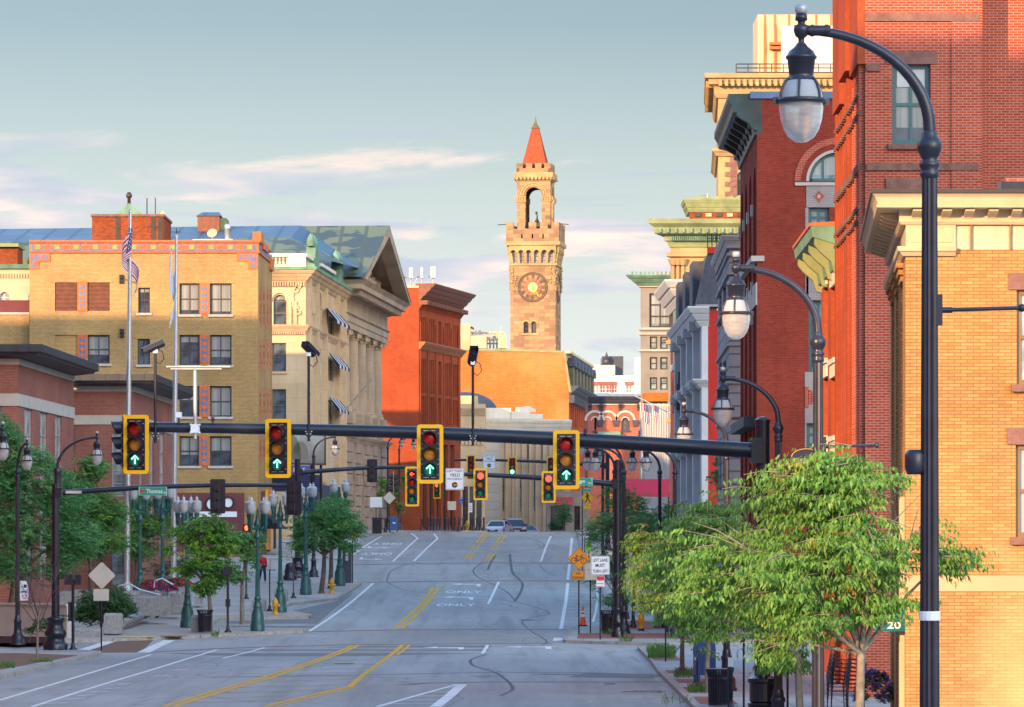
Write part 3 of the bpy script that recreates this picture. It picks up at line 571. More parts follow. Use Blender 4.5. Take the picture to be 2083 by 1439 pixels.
def window(root, F, o, style=(2, 2), frame='dark_frame', pane='pane_blue', depth=0.2, sill=None, lintel=None, t=0.06, name='window', sd=0.12):
    a, c, b, d = o[:4]; w, h = b-a, d-c; arch = o[4] == 'a'; key = (round(w, 2), round(h, 2), style, frame, pane, sill, lintel, arch, t)
    if key not in WC:
        r = w/2; n = 12
        def outline(i):
            if not arch: return [(i, i), (w-i, i), (w-i, h-i), (i, h-i)]
            return [(i, i), (w-i, i)]+[(r+(r-i)*cos(pi*k/n), h-r+(r-i)*sin(pi*k/n)) for k in range(n+1)]
        fm = MB(); oo, ii = outline(0.0), outline(t); k = len(oo)
        for j in range(k): fm.prism(XZ, [oo[j], oo[(j+1) % k], ii[(j+1) % k], ii[j]], -0.03, 0.04)
        nx, nz = style; hh = h-(r if arch and nz else 0)
        for j in range(1, nx): fm.fbox(XZ, w*j/nx-t*.35, w*j/nx+t*.35, t, h-t-(0.0 if not arch else abs(w*j/nx-r)*.3), -0.02, 0.03)
        for j in range(1, nz): fm.fbox(XZ, t, w-t, hh*j/nz-t*.4, hh*j/nz+t*.4, -0.02, 0.034)
        if arch: fm.fbox(XZ, t, w-t, hh-t*.4, hh+t*.4, -0.02, 0.034)
        pm = MB(); pm.poly([XZ.pt(u, z, -0.012) for u, z in outline(t*.5)])
        sm = None; lm = None
        if sill: sm = MB(); sm.fbox(XZ, -.12, w+.12, -.16, -.004, -depth+.02, depth+sd)
        if lintel: lm = MB(); lm.fbox(XZ, -.18, w+.18, h+.004, h+.36, depth-.05, depth+.04)
        WC[key] = (fm.mesh('window', M[frame]), pm.mesh('pane', M[pane]), sm and sm.mesh('sill', M[sill]), lm and lm.mesh('lintel', M[lintel]))
    me = WC[key]; ob = link(name, me[0], root); ob.location = F.pt(a, c, -depth)-wloc(root); ob.rotation_euler = (0, 0, F.ang())
    link('pane', me[1], ob)
    if me[2]: link('sill', me[2], ob)
    if me[3]: link('lintel', me[3], ob)
    return ob
def windows(root, F, ops, **k):
    for o in ops: window(root, F, o, **k)
def sweep(mb, pts, prof, mi=0):
    """Moulding profile [(outward, z)] swept with mitres along plan points (outside on the right-hand side)."""
    pts = [Vector((p[0], p[1])) for p in pts]; n = len(pts); offs = []
    for i in range(n):
        ns = []
        for a, b in ((i-1, i), (i, i+1)):
            if 0 <= a and b < n: t = (pts[b]-pts[a]).normalized(); ns.append(Vector((t.y, -t.x)))
        m = sum(ns, Vector((0, 0))).normalized(); offs.append(m/max(.35, m.dot(ns[0])))
    rows = [[(p.x+o.x*w, p.y+o.y*w, z) for w, z in prof] for p, o in zip(pts, offs)]
    for r, s in zip(rows, rows[1:]):
        for j in range(len(prof)-1): mb.quad(r[j], s[j], s[j+1], r[j+1], mi)
    for r in (rows[0], rows[-1]): mb.poly(r, mi)
def cornice(root, pts, prof, m, name='cornice'):
    mb = MB(); sweep(mb, pts, prof); return mb.build(name, M[m], root)
def prof(z, h, w, steps=3, back=-0.3):
    """Stepped crown moulding, bottom to top, closed at the back."""
    p = [(back, z)]
    for i in range(steps):
        p += [(w*(i+.35)/steps, z+h*i/steps), (w*(i+1)/steps, z+h*(i+.75)/steps), (w*(i+1)/steps, z+h*(i+1)/steps)]
    return p+[(back, z+h)]
def dentils(root, F, u0, u1, z0, z1, w0, w1, n, duty, m, name='dentil_course'):
    mb = MB(); s = (u1-u0)/n
    for i in range(n): mb.fbox(F, u0+s*i, u0+s*(i+duty), z0, z1, w0, w1)
    return mb.build(name, M[m], root)
def bracket_row(root, F, us, z0, z1, out, wd, m, name='bracket'):
    for u in us:
        mb = MB(); h = z1-z0; q = [(0, z0), (out*.22, z0+h*.05), (out*.35, z0+h*.35), (out*.8, z0+h*.62), (out, z0+h*.8), (out, z1), (0, z1)]
        vs = [F.pt(u+s, z, w) for s in (-wd/2, wd/2) for w, z in q]; k = len(q)
        mb.add(vs, [tuple(range(k)), tuple(range(2*k-1, k-1, -1))]+[(i, (i+1) % k, (i+1) % k+k, i+k) for i in range(k)]); mb.build(name, M[m], root)
def mass(root, pts, z0, z1, m, skip=(), roof='flat_roof', rz=None):
    """The walls nobody details and the flat roof."""
    mb = MB(); n = len(pts)
    for i in range(n):
        if i in skip: continue
        a, b = pts[i], pts[(i+1) % n]; mb.quad((*a[:2], z0), (*b[:2], z0), (*b[:2], z1), (*a[:2], z1))
    if mb.f: mb.build('rear_wall', M[m], root)
    if roof: rb = MB(); rb.poly([(p[0], p[1], (rz if rz is not None else z1-0.02)) for p in pts]); rb.build('roof', M[roof], root)
def xy(px, d): return (PX(px, d), d)
def colm(mb, F, u, w, z0, z1, r, n=14, flute=False):
    c = F.pt(u, z0, w); h = z1-z0
    mb.lathe([(r*1.35, 0), (r*1.35, h*.02), (r*1.2, h*.03), (r*1.25, h*.045), (r, h*.06), (r*1.0, h*.3), (r*.86, h*.88), (r*.9, h*.885), (r*.88, h*.9), (r*1.0, h*.93), (r*1.3, h*.985), (r*1.4, h*.985), (r*1.4, h)], c, n, not flute)

# ================================================================== LEFT SIDE
# ---- art deco yellow brick block
b = bld('brick_office_block', 'yellow brick four storey block with an orange and blue tiled parapet', 'office building', -22, 256)
F1 = Face((60, 255), (525, 255)); F2 = Face((525, 255), (553.5, 266)); zt = F1.z(60, 512); zr = F1.z(60, 489); z0 = g(255)-1
row1 = [F1.op(112, 575, 157, 633), F1.op(178, 575, 223, 633)]; sm = [F1.op(281, 586, 305, 637), F1.op(280, 690, 305, 742)]
pr = [F1.op(x0, y0, x1, y1) for y0, y1 in ((577, 640), (682, 743), (786, 848), (888, 948)) for x0, x1 in ((365, 406), (427, 471))]; r2 = [F1.op(178, 682, 223, 740)]
blank = [F1.op(112, 682, 157, 740)]
wall(b, F1, 0, F1.L, z0, zt, row1+sm+pr+r2+blank, 'yellow_brick')
st = [F2.op(x0, y0, x1, y1) for y0, y1 in ((587, 668), (690, 752), (790, 850), (886, 940)) for x0, x1 in ((527.5, 532.5), (534.5, 540.0), (542.5, 546.8), (548.3, 552.6))]
wall(b, F2, 0, F2.L, z0, zt, st, 'yellow_brick', depth=.06)
windows(b, F1, pr+r2, style=(2, 2), frame='dark_frame', pane='pane_blue', sill='cast_stone', t=.09)
windows(b, F1, sm, style=(2, 2), frame='dark_frame', pane='pane_blue', sill='cast_stone', t=.06)
windows(b, F2, st, style=(3, 3), frame='orange_frame', pane='pane_dark', t=.34, depth=.05)
for o in row1:
    mb = MB(); n = 22
    for i in range(n):
        z = o[1]+(o[3]-o[1])*i/n; mb.fbox(F1, o[0]+.03, o[2]-.03, z, z+.055, -.2, -.07)
    mb.fbox(F1, o[0], o[2], o[1], o[3], -.24, -.21); mb.build('louver', M['louver'], b)
mb = MB()
for o in blank: mb.fbox(F1, o[0]+.002, o[2]-.002, o[1]+.002, o[3]-.002, -.2, -.08)
mb.build('bricked_up_opening', M['yellow_brick'], b)
def deco_panel(px0, y0, px1, y1):
    a, c, d, e = F1.op(px0, y0, px1, y1)[:4]; mb = MB(); mb.fbox(F1, a, d, c, e, 0, .05)
    w, h = d-a, e-c; m = (a+d)/2
    mb.fbox(F1, a+.12, d-.12, c+.14, e-.14, .05, .056, 1)
    for i in range(5):
        zc = c+h*(i+.5)/5; mb.prism(F1, [(m-w*.3, zc), (m, zc-h*.085), (m+w*.3, zc), (m, zc+h*.085)], .05, .075)
    mb.build('tile_panel', [M['terracotta'], M['terracotta_blue']], b)
for p in ((157.5, 573, 177.5, 634), (157.5, 681, 177.5, 741), (406.5, 576, 426.5, 641), (406.5, 681, 426.5, 744), (405.5, 785, 426.5, 849), (405, 887, 426, 949)): deco_panel(*p)
# brick hood courses round the window groups
mb = MB()
for x0, y0, x1, y1 in ((105, 567, 230, 575), (358, 569, 478, 576.5), (105, 674, 230, 681.5), (358, 674, 478, 681.5), (358, 777, 478, 785.5), (358, 880, 478, 887.5), (275, 578, 311, 585.5), (274, 682, 311, 689.5)):
    a, c, d, e, _ = F1.op(x0, y0, x1, y1); mb.fbox(F1, a, d, c, e, 0, .035)
mb.build('brick_hood', M['yellow_brick'], b)
# tiled parapet band round both faces
pth = [F1.A.xy, F1.B.xy, F2.pt(F2.u(547), 0).xy]; bz = F1.z(60, 515); zA, zB = F1.z(60, 511.5), F1.z(60, 494.5)
cornice(b, pth, [(-.3, bz), (.1, bz), (.12, zA), (.04, zA), (.04, zB), (.13, zB), (.16, zr-.1), (.1, zr), (-.3, zr)], 'terracotta', 'parapet_band')
fb = MB(); fb.fbox(F1, .12, F1.L-.12, zA+.02, zB-.02, .04, .055); fb.fbox(F2, .3, F2.u(546), zA+.02, zB-.02, .04, .055); fb.build('tile_frieze', M['terracotta_blue'], b)
n = 23
for i in range(n):
    u = .55+(F1.L-1.1)*i/(n-1); h = zB-zA; zc = (zA+zB)/2; mb = MB()
    if i % 2 == 0: mb.fbox(F1, u-.24, u+.24, zc-h*.36, zc+h*.36, .055, .085); mb.fbox(F1, u-.14, u+.14, zc-h*.24, zc+h*.24, .085, .09, 1)
    else:
        for k in range(8):
            a = pi*k/4; mb.prism(F1, [(u, zc), (u+.34*cos(a-.3), zc+h*.36*sin(a-.3)), (u+.40*cos(a), zc+h*.42*sin(a)), (u+.34*cos(a+.3), zc+h*.36*sin(a+.3))], .055, .085)
    mb.build('frieze_tile', [M['terracotta'], M['terracotta_green']], b)
mb = MB(); k = 60
for i in range(k): mb.prism(F1, [(F1.L*(i+.1)/k, zB+.1), (F1.L*(i+.9)/k, zB+.1), (F1.L*(i+.5)/k, zr-.1)], .14, .165)
mb.build('wave_moulding', M['terracotta_blue'], b)
for sx in (0, 1):
    mb = MB(); f = (lambda u: u) if sx == 0 else (lambda u: F1.L-u); zz = bz
    L = [(0.0, zz-1.05), (.62, zz-1.05), (.62, zz-.55), (1.35, zz-.55), (1.35, zz), (0, zz)]; Li = [(.1, zz-.92), (.44, zz-.92), (.44, zz-.38), (1.18, zz-.38), (1.18, zz-.1), (.1, zz-.1)]
    q = [(f(u), z) for u, z in L]; qi = [(f(u), z) for u, z in Li]
    if sx: q.reverse(); qi.reverse()
    mb.prism(F1, q, -.02, .06); mb.prism(F1, qi, .06, .075, 1)
    for k2 in range(4): mb.prism(F1, [(f(.55+.15*k2)+.05*cos(a), zz-.24+.09*sin(a)) for a in (0, pi/2, pi, 3*pi/2)], .075, .09)
    mb.prism(F1, [(f(.27)+.1*cos(a), zz-.65+.16*sin(a)) for a in (0, pi/2, pi, 3*pi/2)], .075, .09); mb.prism(F1, [(f(.27)+.1*cos(a), zz-.25+.1*sin(a)) for a in (0, pi/2, pi, 3*pi/2)], .075, .09); mb.build('corner_ornament', [M['terracotta'], M['terracotta_blue']], b)
# raised corner pier and stepped parapet along the side street face
mb = MB(); mb.fbox(F2, .05, 2.2, zr-.1, zr+.55, -.35, .19); mb.fbox(F2, 2.2, 6, zr-.4, zr+.05, -.35, .18); mb.fbox(F2, F2.u(547), F2.L, zr-1.3, zr-.5, -.35, .14); mb.build('stepped_parapet', M['terracotta'], b)
mass(b, [F1.A.xy, F1.B.xy, F2.B.xy, (F1.A.x, 266)], z0, zt+.6, 'yellow_brick', (0, 1), rz=zt+.3)
# lower wing to the left of it, shop base and shop signs
FL_ = Face((-60, 256), (60, 256)); zl = FL_.z(0, 636)
wall(b, FL_, 0, FL_.L-.02, z0, zl, [], 'yellow_brick', 'wing_wall'); mb = MB(); mb.fbox(FL_, 0, FL_.L-.02, zl, zl+.8, -.4, .02); mb.build('wing_parapet', M['maroon'], b); mb = MB(); mb.fbox(FL_, 0, FL_.L-.01, zl-.14, zl+.0, -.3, .1); mb.build('coping', M['cast_stone'], b)
mass(b, [FL_.A.xy, (F1.A.x, 256), (F1.A.x, 275), (FL_.A.x, 275)], z0, zl-.05, 'yellow_brick', (0,))
mb = MB(); a, c, d, e, _ = F1.op(330, 1003, 497, 1122); mb.fbox(F1, a, d, c, e, 0, .07); mb.build('shop_front', M['maroon'], b)
mb = MB(); a, c, d, e, _ = F1.op(358, 1041, 482, 1052); mb.fbox(F1, a, d, c, e, .07, .12); mb.build('fascia', M['sign_white'], b)
for px, py, r in ((464, 1023, .42), (432, 1026, .5)):
    mb = MB(); u, z = F1.u(px), F1.z(px, py); mb.ring(F1, u, z, r*.72, r, .07, .16); mb.build('sign_ring', M['sign_ink'], b); mb = MB(); mb.disc(F1, u, z, r*.7, .1); mb.build('sign_disc', M['sign_white'], b)
mb = MB(); a, c, d, e, _ = F1.op(374, 1022, 395, 1040); mb.fbox(F1, a, d, c, e, .07, .4); mb.build('air_conditioner', M['galvanised'], b)
ob = MB(); a = F2.u(531); ob.fbox(F2, a, F2.u(547), g(258), F2.z(531, 1000), 0, .06); ob.build('shop_front', M['maroon'], b)
for i, m in ((0, 'sign_yellow'), (1, 'cone_orange'), (2, 'sign_yellow')):
    mb = MB(); u = F2.u(538+i*3.6); mb.fbox(F2, u, u+1.6, g(270), g(270)+4.0, .06, .16); mb.build('door_panel', M[m], b)
mb = MB(); u0, u1 = F2.u(530), F2.u(541); zz = F2.z(530, 1042); mb.add([F2.pt(u0, zz, .06), F2.pt(u1, zz, .06), F2.pt(u1, zz-1.1, 1.5), F2.pt(u0, zz-1.1, 1.5)], [(0, 1, 2, 3)]); mb.add([F2.pt(u0, zz, .06), F2.pt(u0, zz-1.1, 1.5), F2.pt(u0, zz-1.1, .06)], [(0, 1, 2)]); mb.build('shop_awning', M['awning_black'], b)
for (px, py) in ((247, 566), (248, 676)):
    mb = MB(); u, z = F1.u(px), F1.z(px, py); mb.fbox(F1, u-.12, u+.16, z-.35, z+.2, 0, .12); mb.tube([F1.pt(u, z, .1), F1.pt(u+.2, z, 1.3)], .05, 6); mb.build('wall_bracket', M['black_iron'], b)
# roof top items: penthouse with gable and flue, whip antennas, dishes, vents
t = thing('rooftop_penthouse', 'square orange brick penthouse with a small gable and flue on the yellow block', 'penthouse', (PX(259, 262), 263, zt))
Fp = Face((187, 260), (332, 260)); zp = Fp.z(187, 441); wall(t, Fp, 0, Fp.L, zt, zp, [], 'penthouse_brick')
mb = MB(); mb.bx(Fp.A.x-.08, Fp.B.x+.08, 259.9, 266.1, zp, zp+.16); mb.build('coping', M['brownstone'], t)
mass(t, [Fp.A.xy, Fp.B.xy, (Fp.B.x, 266), (Fp.A.x, 266)], zt, zp, 'penthouse_brick', (0,))
mb = MB()
for px in (240, 312, 326): mb.fbox(Fp, Fp.u(px)-.14, Fp.u(px)+.14, zt, zp-.05, 0, .04)
mb.fbox(Fp, Fp.u(300), Fp.u(326), Fp.z(300, 463), Fp.z(300, 460), 0, .05); mb.build('pipe_strip', M['dark_bronze'], t)
mb = MB(); u0, u1 = Fp.u(232), Fp.u(289); um = (u0+u1)/2; mb.prism(Fp, [(u0, zp+.16), (u1, zp+.16), (um, zp+.95)], -4, -.6); mb.build('gable', M['verdigris'], t)
mb = MB(); c = Fp.pt(Fp.u(258), zp, -1.5); mb.lathe([(.11, .5), (.11, 1.35), (.2, 1.4), (.2, 1.62), (.12, 1.66), (.12, 1.74), (0, 1.75)], c, 10); mb.build('flue', M['dark_bronze'], t)
for i, px in enumerate((299, 316)):
    mb = MB(); c = P(px, 441, 263); mb.tube([c, c+Vector((0, 0, 1.25))], .035, 6); tag(mb.build('whip_antenna', M['black_iron']), ('thin whip antenna on the brick penthouse, next to the flue', 'thin whip antenna on the brick penthouse, next to the small dish')[i], 'antenna', 'whip antennas')
def dish(px, py, d, r, aim, label):
    t = thing('satellite_dish', label, 'satellite dish', P(px, py, d)); mb = MB(); R = Matrix.Rotation(aim, 3, 'Z') @ Matrix.Rotation(radians(62), 3, 'X'); pr_ = [(0.001, .0), (r*.4, .03*r), (r*.75, .14*r), (r, .28*r)]; n = 16
    vs = [t.location+R @ Vector((q*cos(2*pi*j/n), q*sin(2*pi*j/n), z)) for q, z in pr_ for j in range(n)]
    mb.add(vs, [(i*n+j, i*n+(j+1) % n, (i+1)*n+(j+1) % n, (i+1)*n+j) for i in range(3) for j in range(n)], True); mb.build('dish', M['cream_paint'], t)
    mb = MB(); mb.tube([t.location+Vector((0, .1, -r*1.9)), t.location+Vector((0, .05, 0))], .04, 6); mb.tube([t.location, t.location+R @ Vector((0, 0, r*.9))], .02, 5); mb.build('mount', M['galvanised'], t)
dish(331, 439, 262, .32, -.9, 'small white dish on the edge of the brick penthouse'); dish(432, 476, 262, .34, -.2, 'larger white dish standing on the white roof curb')
mb = MB(); c = P(463, 494, 262); mb.lathe([(.2, 0), (.2, .9), (.24, .92), (.2, 1.0), (.22, 1.15), (.1, 1.25), (0, 1.26)], c, 12); tag(mb.build('roof_vent', M['aluminium']), 'shiny metal vent pipe beside the larger roof dish', 'vent')
mb = MB(); mb.bx(PX(394, 262), PX(475, 262), 261, 263, zt+.3, P(0, 489, 262).z); tag(mb.build('roof_curb', M['white_paint']), 'low white box curb on the yellow block roof under the dish', 'roof curb')

# ---- peach arcaded building far left, seen over the low wing
b = bld('arcaded_building', 'peach stone building with arched windows and green copper eave at the far left', 'building', -37, 287)
F = Face((-80, 285), (66, 285)); zt2 = F.z(0, 547); ops = [F.op(x, 594, x+23, 640, 'a') for x in (-40, -2, 57)]
wall(b, F, 0, F.L, 3, zt2, ops, 'limestone'); windows(b, F, ops, style=(2, 2), frame='white_frame', pane='pane_pale')
cornice(b, [F.A.xy, F.B.xy], [(-.3, zt2-.05), (.25, zt2), (.45, zt2+.3), (-.3, zt2+.3)], 'verdigris'); dentils(b, F, 0, F.L, F.z(0, 566), F.z(0, 557), 0, .12, 26, .3, 'limestone')
mass(b, [F.A.xy, F.B.xy, (F.B.x, 291), (F.A.x, 291)], 3, zt2, 'limestone', (0,))
mb = MB(); mb.bx(PX(-10, 287), PX(36, 287), 287, 290, zt2, P(0, 503, 287).z); mb.build('dormer', M['penthouse_brick'], b); mb = MB(); mb.bx(PX(-14, 287), PX(39, 287), 286.6, 290.4, P(0, 503, 287).z, P(0, 496, 287).z); mb.build('dormer_roof', M['verdigris_sunny'], b)

# ---- pale bank annex with balustrade, street front with awnings
b = bld('bank_annex', 'pale stone bank wing with balustrade, arched window and striped awnings', 'bank building', -16, 290)
F1 = Face((548, 285), (622, 285)); F2 = Face((622, 285), (701, 312)); z0 = 2.0; zc = F1.z(600, 556)
ar = [F1.op(556, 600, 583, 661, 'a')]; re = [F1.op(553, 698, 582, 756), F1.op(553, 792, 582, 858)]
wall(b, F1, 0, F1.L, z0, zc, ar+re, 'limestone'); windows(b, F1, ar+re, style=(1, 2), frame='brown_frame', pane='pane_blue', sill='limestone')
mb = MB(); o = ar[0]; r = (o[2]-o[0])/2; mb.ring(F1, o[0]+r, o[3]-r, r+.12, r+.55, 0, .14, 16, 0, pi)
mb.fbox(F1, o[2]+.15, o[2]+.35, o[1], o[3]-r, 0, .16); mb.fbox(F1, o[2]+.55, o[2]+.75, o[1], o[3]-r, 0, .16); mb.build('arch_surround', M['limestone'], b)
mb = MB()
for k in range(7):
    a = k*.8; u = F1.L-.9+.35*cos(a*1.3); z = zc-.9-.32*k; mb.ring(F1, u, z, .1, .24, 0, .13, 10)
mb.build('carved_scroll', M['limestone'], b)
S2 = lambda *p: [F2.op(*q) for q in p]
cols = ((641, 653), (663, 683)); ops2 = S2((647, 592, 655, 660, 'a'), (687.5, 610, 693.5, 672, 'a'), (646.5, 708, 654, 820), (686.5, 720, 692.5, 815), (663, 640, 680, 686), (664, 728, 679, 772), (664, 812, 678, 868), (629, 700, 635, 770))
wall(b, F2, 0, F2.L, z0, zc, ops2, 'limestone'); windows(b, F2, ops2, style=(1, 2), frame='brown_frame', pane='pane_blue')
mb = MB()
for px in (624, 640, 657, 682, 696): mb.fbox(F2, F2.u(px), F2.u(px)+1.1, z0+7, zc-.02, 0, .28)
mb.build('pilaster', M['limestone'], b)
for k, (px0, px1, py) in enumerate(((626, 638, 612), (663, 681, 615))): dentils(b, F2, F2.u(px0), F2.u(px1), F2.z(px0, py+22), F2.z(px0, py), 0, .2, 5, .55, 'limestone', 'carved_panel')
cornice(b, [F1.pt(0, 0).xy, F1.B.xy, F2.B.xy], prof(F1.z(600, 674), .45, .35, 2), 'limestone', 'belt_course')
cornice(b, [F1.pt(0, 0).xy, F1.B.xy, F2.B.xy], prof(zc-.55, .75, .75, 3), 'limestone')
cornice(b, [F1.pt(0, 0).xy, F1.B.xy, F2.B.xy], [(-.3, zc+.2), (.85, zc+.2), (.9, zc+.42), (-.3, zc+.42)], 'verdigris', 'gutter')
dentils(b, F1, 0, F1.L, zc-.95, zc-.6, 0, .2, 14, .45, 'limestone'); dentils(b, F1, 0, F1.L, F1.z(600, 681), F1.z(600, 675), .0, .16, 16, .5, 'limestone')
zb0, zb1 = zc+.42, F1.z(600, 516)
mb = MB(); mb.fbox(F1, 0, F1.L, zb1-.25, zb1, -.35, .1); mb.fbox(F1, 0, F1.L, zb0, zb0+.2, -.3, .05); mb.fbox(F1, F1.L-1.3, F1.L, zb0+.2, zb1-.25, -.32, .08); mb.fbox(F2, 0, 6, zb1-.25, zb1-.001, -.35, .1); mb.fbox(F2, 10, 20, zb1-.25, zb1-.001, -.35, .1); mb.build('balustrade_rail', M['white_stone'], b)
for i in range(7):
    mb = MB(); c = F1.pt(.2+.27*i, zb0+.2, -.12); h = zb1-zb0-.45; mb.lathe([(.06, 0), (.1, h*.25), (.05, h*.6), (.08, h)], c, 8); mb.build('baluster', M['white_stone'], b)
for px in (640, 690):      # green copper crestings over the street front
    mb = MB(); u = F2.u(px); mb.prism(F2, [(u-1.8, zc+.42), (u+1.8, zc+.42), (u+1.5, zc+1.1), (u+1.0, zc+2.3), (u+.5, zc+2.6), (u-.5, zc+2.6), (u-1.0, zc+2.3), (u-1.5, zc+1.1)], -.5, .2)
    for k in (-1.2, 0, 1.2): mb.lathe([(.28, 2.3), (.34, 2.6), (.2, 3.0), (.06, 3.2), (0, 3.3)], F2.pt(u+k, zc, -.15), 8)
    mb.build('copper_cresting', M['verdigris'], b)
for px0, px1, py in ((655, 686, 626), (661, 685, 718), (661, 684, 808)):
    u0, u1 = F2.u(px0), F2.u(px1); z = F2.z(px0, py); mb = MB(); ns = 7
    for i in range(ns):
        a, c = u0+(u1-u0)*i/ns, u0+(u1-u0)*(i+1)/ns; mb.quad(F2.pt(a, z, .3), F2.pt(c, z, .3), F2.pt(c, z-.85, 1.0), F2.pt(a, z-.85, 1.0), i % 2); mb.quad(F2.pt(a, z-.85, 1.0), F2.pt(c, z-.85, 1.0), F2.pt(c, z-1.1, 1.0), F2.pt(a, z-1.1, 1.0), i % 2)
    mb.poly([F2.pt(u0, z, .3), F2.pt(u0, z-.85, 1.0), F2.pt(u0, z-1.1, 1.0)]); mb.build('awning', [M['awning_black'], M['awning_stripe']], b)
mass(b, [F1.A.xy, F1.B.xy, F2.B.xy, (-30, 312), (-30, 285)], z0, zc, 'limestone', (0, 1))
mb = MB(); u0 = F2.u(631); mb.fbox(F2, u0, F2.u(690), z0, F2.z(640, 985), .0, .1); mb.build('shop_front', M['navy'], b)
mb = MB(); p = F2.pt(F2.u(668), F2.z(668, 868), .2); mb.tube([p, p+F2.N*3.2+Vector((0, -1, 3.6))], .05, 6); mb.build('wall_flagpole', M['aluminium'], b)
# wall poster, shop fascia and the dark dotted hoarding under it
def poster():
    m, nt, bs = nodes('poster'); tcn = nt.nodes.new('ShaderNodeTexCoord'); sp = nt.nodes.new('ShaderNodeSeparateXYZ'); nt.links.new(tcn.outputs['Generated'], sp.inputs[0])
    c = ramp(nt, sp.outputs[2], [(0.0, (.16, .15, .13)), (0.3, (.30, .28, .25)), (0.65, (.33, .35, .33)), (1.0, (.42, .44, .40))])
    c = mix(nt, c, (.20, .185, .16), ramp(nt, noise(nt, .55, 3, 'Object'), [(0.5, 0.0), (0.56, .6)])); nt.links.new(c, bs.inputs['Base Color']); bs.inputs['Roughness'].default_value = .5; M['poster'] = m
poster(); mat('poster_mound', (.17, .16, .13), .6, 0, .15, 1.0)
Fq = Face((540, 262), (662, 266))
t = thing('billboard', 'grey green picture billboard of rounded mounds above the street corner', 'billboard', (PX(600, 264), 264, Fq.z(600, 944)))
mb = MB(); a, c, d, e, _ = Fq.op(543, 862, 660, 941); mb.fbox(Fq, a, d, c, e, -.15, 0); mb.build('picture_panel', M['poster'], t)
mb = MB(); m_ = a+1.4
for cu, rr, hh in ((1.95, 1.15, 1.4), (3.05, .75, .85)): mb.prism(Fq, [(a+cu-rr, c+.25)]+[(a+cu+rr*cos(pi-pi*i/14), c+.6+hh*sin(pi*i/14)) for i in range(15)]+[(a+cu+rr, c+.25)], 0, .012)
mb.build('mound_picture', M['poster_mound'], t)
mb = MB(); mb.fbox(Fq, a-.1, d+.1, c-.12, c, -.2, .05); mb.fbox(Fq, d, d+.1, c, e, -.2, .05); mb.build('frame', M['dark_frame'], t)
mb = MB()
for px in (636, 655): mb.tube([Fq.pt(Fq.u(px), g(264), -.1), Fq.pt(Fq.u(px), c, -.1)], .09, 8)
mb.build('leg', M['black_steel'], t)
t = thing('hoarding', 'dark dotted hoarding with a violet fascia lettered R and E', 'hoarding', (PX(600, 268), 268, g(268)))
Fq = Face((540, 267), (662, 271)); a, c, d, e, _ = Fq.op(543, 965, 656, 1000); mb = MB(); mb.fbox(Fq, a, d, c, e, -.1, 0); mb.build('dotted_panel', M['navy'], t)
mb = MB(); k = 0
for i in range(44):
    for j in range(8): mb.box(Fq.pt(a+(d-a)*(i+.5)/44, c+(e-c)*(j+.5)/8, .01), (.03, .02, .03))
mb.build('dot_pattern', M['terracotta_blue'], t)
a, c, d, e, _ = Fq.op(543, 946, 635, 965); mb = MB(); mb.fbox(Fq, a, d, c, e, -.12, .05); mb.build('fascia', M['banner_violet'], t)
mb = MB(); zc_ = (c+e)/2
for ch, px in (('R', 597), ('E', 617)): letter(mb, ch, Fq.u(px), zc_, .2, .32, -.06, .03, Fq)
mb.build('lettering', M['sign_white'], t)
mb = MB()
for px in (560, 600, 645): mb.fbox(Fq, Fq.u(px)-.08, Fq.u(px)+.08, g(268), Fq.z(px, 1000), -.1, 0)
mb.build('post', M['dark_frame'], t)

# ---- main bank: portico with giant columns, pediment and long copper roof
b = bld('bank_portico', 'bank with giant columns under a carved pediment and long copper roof', 'bank building', -14, 326)
F = Face((701, 311), (787, 341)); z0 = 3.0; zca, zcb = F.z(711, 668), F.z(711, 838); zen = F.z(711, 640)
back = 1.6
for i, px in enumerate((711, 729, 745.5, 761, 775.5)):
    mb = MB(); u = F.u(px+3); r = .62; h = zca-zcb; cc = F.pt(u, zcb, -.7)
    fl = [(r*1.3, 0), (r*1.3, .2), (r*1.15, .3), (r*1.2, .4), (r, .55), (r*.98, h*.35), (r*.86, h*.895)]; mb.lathe(fl, cc, 20, False)
    mb.build('column', M['portico_stone'], b); cb = MB(); cb.lathe([(r*.9, h*.895), (r*1.0, h*.91), (r*.95, h*.93), (r*1.12, h*.95), (r*1.05, h*.96), (r*1.35, h*.99), (r*1.5, h*.992), (r*1.5, h)], cc, 10, False)
    for k in range(8): a = 2*pi*k/8; cb.box(cc+Vector((r*1.2*cos(a), r*1.2*sin(a), h*.955)), (.26, .26, h*.05), a)
    cb.build('capital', M['portico_stone'], b)
    pb = MB(); pb.fbox(F, u-.95, u+.95, zcb-.9, zcb-.002, -1.6, .25); pb.fbox(F, u-.8, u+.8, zcb-1.8, zcb-.9, -1.6, .05); pb.build('pedestal', M['portico_stone'], b)
rec = [F.op(px-5.2, 690, px+1.5, 822) for px in (724, 740.5, 756, 771)]
Fr = Face(F.pt(0, 0, -1.8).xy, F.pt(F.L, 0, -1.8).xy, True); ro = [(o[0], o[1], o[2], o[3], 'r') for o in rec]
wall(b, Fr, 0, Fr.L, z0, zen, ro, 'rusticated'); windows(b, Fr, ro, style=(2, 4), frame='dark_frame', pane='pane_dark')  # recess wall gets a darker stone colour, painting in the shade behind the columns
wall(b, F, 0, F.L, z0, zcb-1.8, [(F.u(px-6), z0+4, F.u(px), zcb-4.4, 'a') for px in (722, 741, 757, 773)], 'rusticated', 'base_wall', .6)
for px in (722, 741, 757, 773): window(b, F, (F.u(px-6), z0+4, F.u(px), zcb-4.4, 'a'), style=(2, 2), pane='pane_dark', depth=.6)
mb = MB(); k = 11
